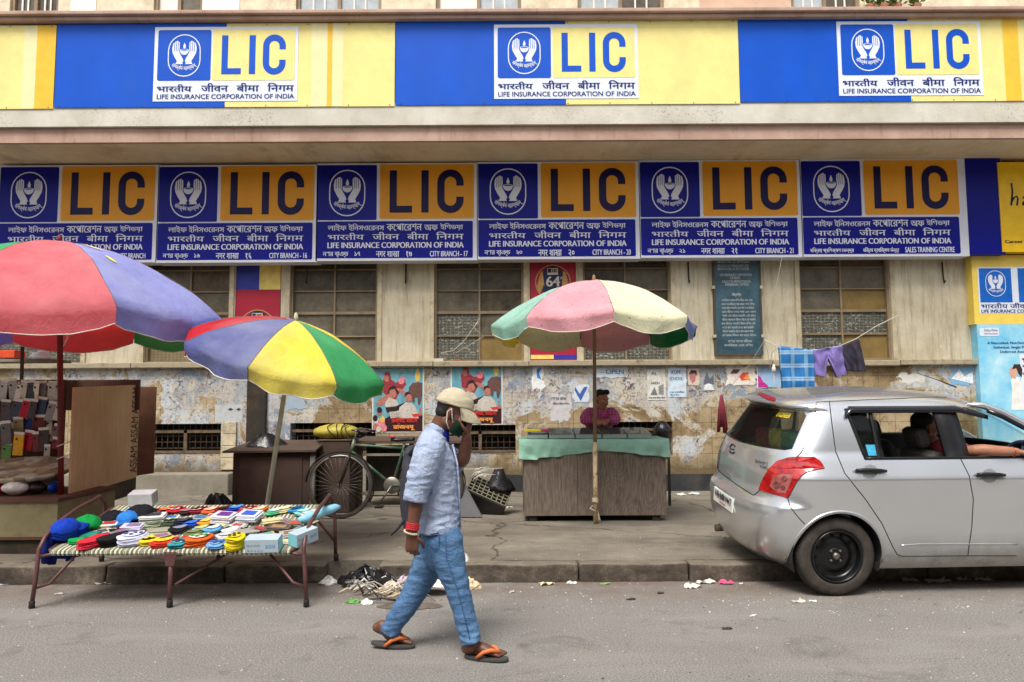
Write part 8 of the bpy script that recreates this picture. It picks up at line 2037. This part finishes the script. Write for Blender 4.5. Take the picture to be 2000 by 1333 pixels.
body_obj('trousers', grow([('c', [(Vector((hipv.x + .09 * sg, hipv.y, hipv.z - .0)), .11), (Vector((hipv.x + .10 * sg, hipv.y - .02, ZP + .5)), .08), (Vector((hipv.x + .10 * sg, hipv.y + .04, ZP + .10)), .065)], (1, 0, 0), (False, True)) for sg in (-1, 1)], .012, 3), clo((50, 52, 60)), vend)
# ------------------------------------------------------------------ the driver, his arm on the window sill
SKIN3 = skin_mat('light_brown_skin', C(150, 100, 76), C(172, 120, 94))
D = lambda u, v, z: cw(u, v, z)
hd = D(1.60, .30, 1.22); hp3, dq, dR, dS_ = head_parts(hd, M_CAR.to_3x3() @ Vector((1, -.0, 0)), M_CAR.to_3x3() @ Vector((0, 0, 1)), 1.0); P = list(hp3)
P.append(('c', [(D(1.88, .36, .58), (.16, .11)), (D(1.80, .36, .75), (.14, .10)), (D(1.72, .36, .95), (.16, .10)), (D(1.66, .34, 1.06), (.10, .07)), (dq(-.02, 0, -.06), .055)], near))
for sg in (-1, 1): P.append(('c', [(D(1.90, .36 + .1 * sg, .56), .085), (D(2.32, .36 + .11 * sg, .60), .06), (D(2.55, .36 + .1 * sg, .30), .045)], near))
sill = zb0 + .045
P.append(('c', [(D(1.68, .53, 1.0), .05), (D(1.74, .74, sill + .005), .045), (D(1.90, .795, sill + .005), .040), (D(2.02, .80, sill + .0), .030)], (0, 0, 1)))
hand(P, D(2.02, .80, sill + .002), D(2.2, .82, sill - .02) - D(2.02, .80, sill), (0, -.2, 1), near * -1, .18, (10, 25, 25), 6, 15)
P.append(('c', [(D(1.68, .16, 1.0), .05), (D(1.95, .12, .85), .043), (D(2.22, .22, .98), .03)], (0, 0, 1)))
hand(P, D(2.22, .22, .98), D(2.34, .26, 1.03) - D(2.22, .22, .98), (0, .5, .8), (0, 0, 1), .17, (40, 50, 40), 4, 20)
drv = body_obj('person', grow(P, .008, 3), SKIN3, None, 'driver of the silver car resting a bare forearm on the window sill', 'person', origin=D(1.88, .36, .5))
face_details(drv, dq, dR, 1.0, M_HAIR)
body_obj('hair', grow([('e', dq(-.022, 0, .052), (.094, .083, .082), dR), ('e', dq(-.055, 0, .0), (.055, .075, .07), dR)], .008, 3), M_HAIR, drv)
body_obj('shirt', grow([('c', [(D(1.88, .36, .56), (.19, .14)), (D(1.80, .36, .75), (.17, .125)), (D(1.72, .36, .95), (.19, .12)), (D(1.66, .34, 1.05), (.13, .09))], near), ('c', [(D(1.68, .48, .99), .075), (D(1.72, .66, sill - .01), .07)], (0, 0, 1), (False, True)), ('c', [(D(1.68, .20, 1.0), .07), (D(1.86, .13, .9), .062)], (0, 0, 1), (False, True))], .012, 3), clo((150, 60, 66)), drv)
m = MB(); c_ = D(1.99, .80, sill); d_ = fwd; a_ = Vector((0, 0, 1)); b2 = near; m.tube([c_ + (a_ * math.cos(x) + b2 * math.sin(x)) * .036 for x in [2 * math.pi * j / 16 for j in range(17)]], .004, 6); m.build('bangle', mat('copper', C(176, 100, 70), .3, .7), drv)
# ================================================================== litter along the kerb
def crumple(cx, cy, z0, sx, sy, h, rgb, label, name, cat, seed, rough=.5, group=None, n=18, amp=.45, mm=None):
 """a crumpled piece lying on the ground"""
 m = MB(); rings = []
 for j in range(8):
  f = j / 7; k_ = math.cos(f * math.pi / 2) ** .7 + .02; ring_ = []
  for i in range(n):
   a = 2 * math.pi * i / n; q = Vector((math.cos(a) * 1.7, math.sin(a) * 1.7, f * 1.6 + seed * 3.7)); nn = noise.noise(q) + .5 * noise.noise(q * 2.7)
   ring_.append((cx + sx * k_ * math.cos(a) * (1 + amp * nn), cy + sy * k_ * math.sin(a) * (1 + amp * nn), z0 + .002 + h * f * (1 + .8 * noise.noise(q * 1.9 + Vector((5, 5, 0)))) + h * .25 * abs(noise.noise(q * 3.1)) * (f > 0)))
  rings.append(ring_)
 m.ring_loft(rings, 0, False)
 return m.build(name, mm or mat('litter', C(*rgb), rough, var=.22, scale=25, bump=.3, bscale=40), None, label, cat, group, origin='base')
def flat_scrap(px, py, z, w, d, rgb, rot, label, seed, lift=.02, name='paper_scrap', group='paper scraps along the kerb', mm=None):
 g = G(px, py, z); rr = random.Random(seed); m = MB(); n = 6; vs_ = []
 for j in range(n + 1):
  for i in range(n + 1):
   x, y = (i / n - .5) * w * (1 + .2 * rr.uniform(-1, 1)), (j / n - .5) * d * (1 + .2 * rr.uniform(-1, 1)); c_, s_ = math.cos(R(rot)), math.sin(R(rot))
   vs_.append((g.x + x * c_ - y * s_, g.y + x * s_ + y * c_, z + .004 + lift * abs(noise.noise(Vector((i * .7, j * .7, seed))))))
 N = len(vs_); fs = [(j * (n + 1) + i, j * (n + 1) + i + 1, (j + 1) * (n + 1) + i + 1, (j + 1) * (n + 1) + i) for j in range(n) for i in range(n)]
 m.add(vs_ + [(x, y, zz - .0015) for x, y, zz in vs_], fs + [tuple(N + k for k in reversed(f)) for f in fs])
 return m.build(name, mm or mat('scrap_paper', C(*rgb), .75, var=.1, scale=30), None, label, 'litter', group, origin='base')
g = G(722, 1128, 0)
crumple(g.x, YK - .04, 0, .22, .13, .10, (36, 34, 36), 'crumpled black polythene bag in the gap of the kerb stones', 'black_bag', 'bag', 1, .25, n=30, amp=.6, mm=M_BLACKBAG)
crumple(g.x + .16, YK - .12, 0, .12, .09, .10, (40, 38, 40), 'second smaller black polythene scrap beside the black bag at the kerb', 'black_bag', 'bag', 2, .25, n=24, amp=.7, mm=M_BLACKBAG)
g = G(715, 1150, 0); crumple(g.x, g.y, 0, .07, .04, .04, (190, 190, 190), 'clear plastic film crumpled in front of the black bag', 'plastic_film', 'litter', 3, .2)
g = G(694, 1178, 0); crumple(g.x - .02, g.y, 0, .05, .025, .025, (84, 140, 66), 'dull green snack wrapper left of the straw', 'snack_wrapper', 'litter', 4, .3)
g = G(716, 1180, 0); crumple(g.x, g.y, 0, .045, .03, .03, (226, 224, 220), 'white plastic scrap beside the snack wrapper', 'plastic_scrap', 'litter', 5, .4)
for k, (px, py, c_, lb) in enumerate(((748, 1136, (150, 148, 150), 'grey film scrap between the black bag and the straw'), (764, 1150, (206, 196, 180), 'crumpled cream paper in the middle of the straw heap'), (790, 1140, (190, 176, 190), 'lilac tinted paper crumple in the straw behind the man'), (868, 1142, (214, 210, 200), 'white paper crumple beside the foam plate'), (912, 1142, (206, 188, 150), 'tan paper crumple at the right end of the litter heap'), (924, 1150, (196, 178, 146), 'flattened tan wrapper at the right end of the litter heap'), (700, 1150, (176, 172, 166), 'grey white crumple left of the black bag'), (662, 1122, (206, 204, 200), 'white tissue against the broken kerb end'))):
 g = G(px, py, 0); crumple(g.x, min(g.y, YK - .03), 0, .07, .045, .05, c_, lb, 'paper_crumple', 'litter', 20 + k, .6, 'crumpled litter in the gutter', amp=.6)
rr = random.Random(12)
m = MB()
for k in range(120):
 px, py = rr.gauss(782, 52), rr.uniform(1124, 1184)
 if px < 665 or px > 925 or (px > 800 and py > 1140): continue
 a = G(px, py, .0); th = rr.uniform(-.7, .7); L = rr.uniform(.08, .26); b = a + Vector((math.cos(th) * L, math.sin(th) * L * .6, 0)); z0 = rr.uniform(.008, .05)
 m.tube([(a.x, a.y, z0), ((a.x + b.x) / 2, (a.y + b.y) / 2 + rr.uniform(-.03, .03), z0 + rr.uniform(.0, .06)), (b.x, b.y, rr.uniform(.006, .04))], rr.choice((.003, .004, .006, .009)), 5, rr.choice((0, 0, 0, 1, 1, 2)))
tag(m.build('straw_litter', [mat('dry_straw', C(176, 160, 132), .85, var=.3, scale=20), mat('dark_strip', C(70, 62, 54), .7), mat('pale_strip', C(206, 202, 192), .6)]), 'loose heap of pale straw and strips in the gutter behind the walking man', 'straw', kind='stuff')
for i, (px, py, L, lb) in enumerate(((690, 1158, .2, 'pale rope end curling left of the straw'), (745, 1164, .24, 'pale strip of bamboo lying across the straw'))):
 a = G(px, py, 0); m = MB(); m.tube([(a.x - L / 2, a.y - .04, .012), (a.x - L / 4, a.y + .02, .03), (a.x, a.y - .01, .022), (a.x + L / 2, a.y + .05, .05)], .007, 6); m.build('rope_end' if i == 0 else 'bamboo_strip', mat('pale_rope', C(196, 184, 156), .8, var=.2, scale=30), None, lb, 'litter', origin='base')
for i, (px, py, r_, tl, lb, rgb) in enumerate(((842, 1160, .115, 14, 'white round foam plate lying in the gutter between the man\'s legs', (236, 236, 238)), (893, 1128, .10, 55, 'translucent white bowl leaning on the kerb behind the man', (206, 202, 192)))):
 o = G(px, py, .0); Tm = Matrix.Translation((o.x, o.y, .055 + (.05 if i else 0))) @ Matrix.Rotation(R(-tl if i == 0 else tl * .0 + 62), 4, 'X' if i == 0 else 'X') @ Matrix.Rotation(R(10 if i == 0 else -18), 4, 'Y'); m = MB(); rings = []
 for rad, zz in ((.001, .012), (.6, .014), (.8, .02), (.92, .024), (1.0, .012), (1.03, .0), (1.0, -.003), (.9, .012), (.001, .004)): rings.append([Tm @ Vector((r_ * 1.15 * rad * math.cos(2 * math.pi * k / 32), r_ * 1.15 * rad * math.sin(2 * math.pi * k / 32), zz * (1.3 if i == 0 else 3.0))) for k in range(32)])
 m.ring_loft(rings, 0, True, cap=False); m.build('foam_plate' if i == 0 else 'plastic_bowl', mat('white_plastic', C(*rgb), .35, var=.04), None, lb, 'plate' if i == 0 else 'bowl', origin='base')
g = G(800, 1186, 0); m = MB(); n = 24; pts = [(g.x + (.24 + .09 * noise.noise(Vector((math.cos(a), math.sin(a), 3)))) * math.cos(a), g.y + .02 + (.10 + .03 * noise.noise(Vector((math.cos(a) * 2, math.sin(a) * 2, 7)))) * math.sin(a), .004) for a in [2 * math.pi * k / n for k in range(n)]]
m.poly(pts); tag(m.build('gutter_mud', mat('reddish_mud', C(98, 88, 80), .85, var=.35, scale=16, bump=.6, bscale=30)), kind='structure')
SC = [(1068, 1143, 0, .12, .06, (206, 190, 160), 20, 'folded cream paper at the foot of the kerb right of the man'), (1116, 1140, 0, .08, .06, (222, 218, 208), -10, 'small white carton flap at the kerb joint'), (1182, 1142, 0, .07, .03, (120, 156, 80), 15, 'green leaf scrap below the kerb'),
      (1352, 1148, 0, .13, .08, (222, 214, 200), 30, 'crumpled white paper at the kerb left of the car'), (1378, 1140, 0, .15, .06, (214, 208, 196), 8, 'long torn white paper beside the crumpled one near the car'), (1418, 1141, 0, .11, .06, (206, 80, 122), -12, 'bright pink wrapper at the kerb left of the car wheel'), (1448, 1142, 0, .03, .03, (226, 222, 214), 0, 'tiny white scrap right of the pink wrapper'),
      (1330, 968, ZP, .16, .10, (206, 206, 200), 10, 'white paper sheet on the pavement right of the counter'), (1356, 966, ZP, .16, .10, (186, 190, 190), -14, 'greyish paper sheet on the pavement by the car'), (995, 992, ZP, .07, .05, (222, 220, 214), 25, 'white paper scrap on the pavement in front of the tipped crate'), (1012, 945, ZP, .06, .05, (214, 206, 194), 25, 'small pale scrap by the left foot of the counter'),
      (1420, 1052, ZP, .10, .02, (206, 196, 176), 6, 'thin pale strip on the pavement under the car\'s bumper'), (1560, 1178, 0, .10, .025, (206, 200, 186), 8, 'pale strip on the road before the rear wheel'), (1588, 1176, 0, .05, .03, (232, 228, 220), -15, 'small white scrap on the road before the rear wheel'), (1778, 1136, 0, .12, .06, (150, 146, 138), 0, 'grey rag under the car behind the wheel'), (1832, 1138, 0, .18, .07, (158, 152, 144), 5, 'wider grey rag under the middle of the car'), (1880, 1134, 0, .12, .06, (156, 152, 146), 15, 'grey paper under the front door of the car'), (1920, 1134, 0, .13, .07, (170, 166, 158), -9, 'pale rag at the right end under the car'),
      (172, 1138, 0, .20, .10, (150, 146, 138), 15, 'grey card lying under the left part of the folding bed'), (205, 1140, 0, .18, .10, (166, 160, 152), -8, 'second grey card under the folding bed, near its middle leg'), (290, 1138, 0, .12, .05, (140, 134, 126), 4, 'dull paper under the folding bed right of its middle'), (30, 1140, 0, .22, .10, (190, 196, 204), 8, 'white and blue paper heap on the road at the left edge'), (75, 1134, 0, .14, .07, (206, 200, 190), 22, 'crumpled pale paper beside the left leg of the bed'), (116, 1162, 0, .06, .03, (176, 168, 154), 10, 'small flat scrap on the road under the bed'), (1000, 1158, 0, .05, .02, (196, 184, 160), 40, 'thin straw bit on the road right of the walking man'), (1290, 1160, 0, .05, .03, (70, 60, 52), 0, 'dark leaf on the road before the kerb'), (1232, 1172, 0, .06, .03, (60, 54, 48), 12, 'dark damp leaf on the road in front of the kerb'), (1420, 1230, 0, .06, .02, (60, 54, 48), -5, 'dark leaf lying out on the open road'), (1470, 1205, 0, .05, .02, (206, 200, 188), 30, 'pale flake lying out on the open road')]
for i, (px, py, z, w_, d_, rgb, rot, lb) in enumerate(SC): flat_scrap(px, py, z, w_, d_, rgb, rot, lb, i, .05 if w_ > .09 else .02)
# grit: uncountable specks on road and pavement
m = MB(); rr = random.Random(77)
for k in range(1500):
 if rr.random() < .55: px, py, z = rr.uniform(-50, 2050), rr.uniform(1138, 1200), 0
 elif rr.random() < .6: px, py, z = rr.uniform(-50, 2050), rr.uniform(1150, 1333), 0
 else: px, py, z = rr.uniform(300, 1900), rr.uniform(965, 1095), ZP
 g = G(px, py, z)
 if z == 0 and g.y > YK - .02: continue
 r_ = rr.uniform(.002, .006) * (1.6 if rr.random() < .08 else 1); n = 5; a0 = rr.uniform(0, 6)
 base = [(g.x + r_ * rr.uniform(.6, 1.4) * math.cos(a0 + 2 * math.pi * i / n), g.y + r_ * rr.uniform(.6, 1.4) * math.sin(a0 + 2 * math.pi * i / n), z + .001) for i in range(n)]
 m.add(base + [(g.x, g.y, z + r_ * .8)], [(i, (i + 1) % n, n) for i in range(n)], rr.choice((0, 0, 1, 2)))
tag(m.build('road_grit', [mat('grit_pale', C(206, 198, 184), .8), mat('grit_dark', C(60, 54, 48), .8), mat('grit_tan', C(160, 140, 112), .8)]), 'fine pale and dark grit scattered over road and pavement', 'grit', kind='stuff')
# potted greenery above the ledge at the upper right
rr = random.Random(31)
for i, px in enumerate((1700, 1726, 1752, 1790)):
 o = W(px, 10, YF + .22); m = MB(); pl_ = MB()
 for k in range(26):
  a = rr.uniform(0, 6.28); e = rr.uniform(.1, 1.2); L = rr.uniform(.06, .16); d = Vector((math.cos(a) * math.cos(e), math.sin(a) * math.cos(e) * .6, math.sin(e))); p0 = o + d * rr.uniform(.02, .10) + Vector((0, 0, -.02)); s_ = d.cross(Vector((0, 0, 1))).normalized() * L * .22
  m.add([p0, p0 + d * L * .5 + s_, p0 + d * L, p0 + d * L * .5 - s_], [(0, 1, 2, 3)], 0)
 rt = m.build('potted_plant', mat('leaf_green', C(84, 112, 50), .6, var=.4, scale=12), None, ['leftmost leafy plant on the canopy ledge at the upper right', 'second leafy plant from the left on the canopy ledge, upper right', 'third leafy plant on the canopy ledge, upper right', 'rightmost leafy plant on the canopy ledge, upper right'][i], 'plant', 'plants on the canopy ledge', origin=o)
 pl_.lathe([(.05, -.12), (.07, .0), (.066, .0), (.01, -.02)], o, 'Z', 14); pl_.build('pot', mat('terracotta', C(130, 80, 58), .8), rt)
# bits on the window sills
m = MB(); o = W(850, 700, YW - .08); m.rbox(o.x - .02, o.x + .13, YW - .12, YW - .04, Z_SILL + .002, Z_SILL + .05, .006); m.build('sill_box', mat('pale_box', C(190, 182, 166), .6), None, 'small pale box on the sill above the second play poster', 'box', origin='base')
m = MB(); o = W(893, 700, YW - .08); m.rbox(o.x - .05, o.x + .06, YW - .12, YW - .06, Z_SILL + .002, Z_SILL + .035, .005); m.build('brick_piece', mat('brick', C(150, 92, 66), .85, var=.2), None, 'piece of brick on the sill above the second play poster', 'brick', origin='base')
m = MB(); m.tube([W(862, 690, YW - .03), W(885, 685, YW - .05), W(905, 668, YW - .02), W(925, 640, YW - .02), W(938, 620, YW - .02), W(926, 640, YW - .05), W(944, 658, YW - .04), W(890, 690, YW - .03)], .004, 5); m.build('loose_cable', M_HEM, None, 'loose white cable across the window above the walking man', 'cable', origin=W(900, 660, YW - .03))
m = MB(); m.tube([W(0, 650, YW - .3), W(40, 637, YW - .3), W(80, 640, YW - .3), W(112, 630, YW - .3)], .004, 5); m.build('sagging_cord', M_HEM, None, 'thin cord sagging before the window behind the red umbrella pole', 'cord', origin=W(40, 640, YW - .3))
m = MB(); m.tube([W(127, 598, YA + .0), W(130, 640, YA), W(132, 660, YA), W(124, 676, YA)], [.010, .011, .009, .006], 6); m.build('hanging_strap', M_HEM, None, 'white strap dangling beside the dark red umbrella pole', 'strap', origin=W(128, 630, YA))
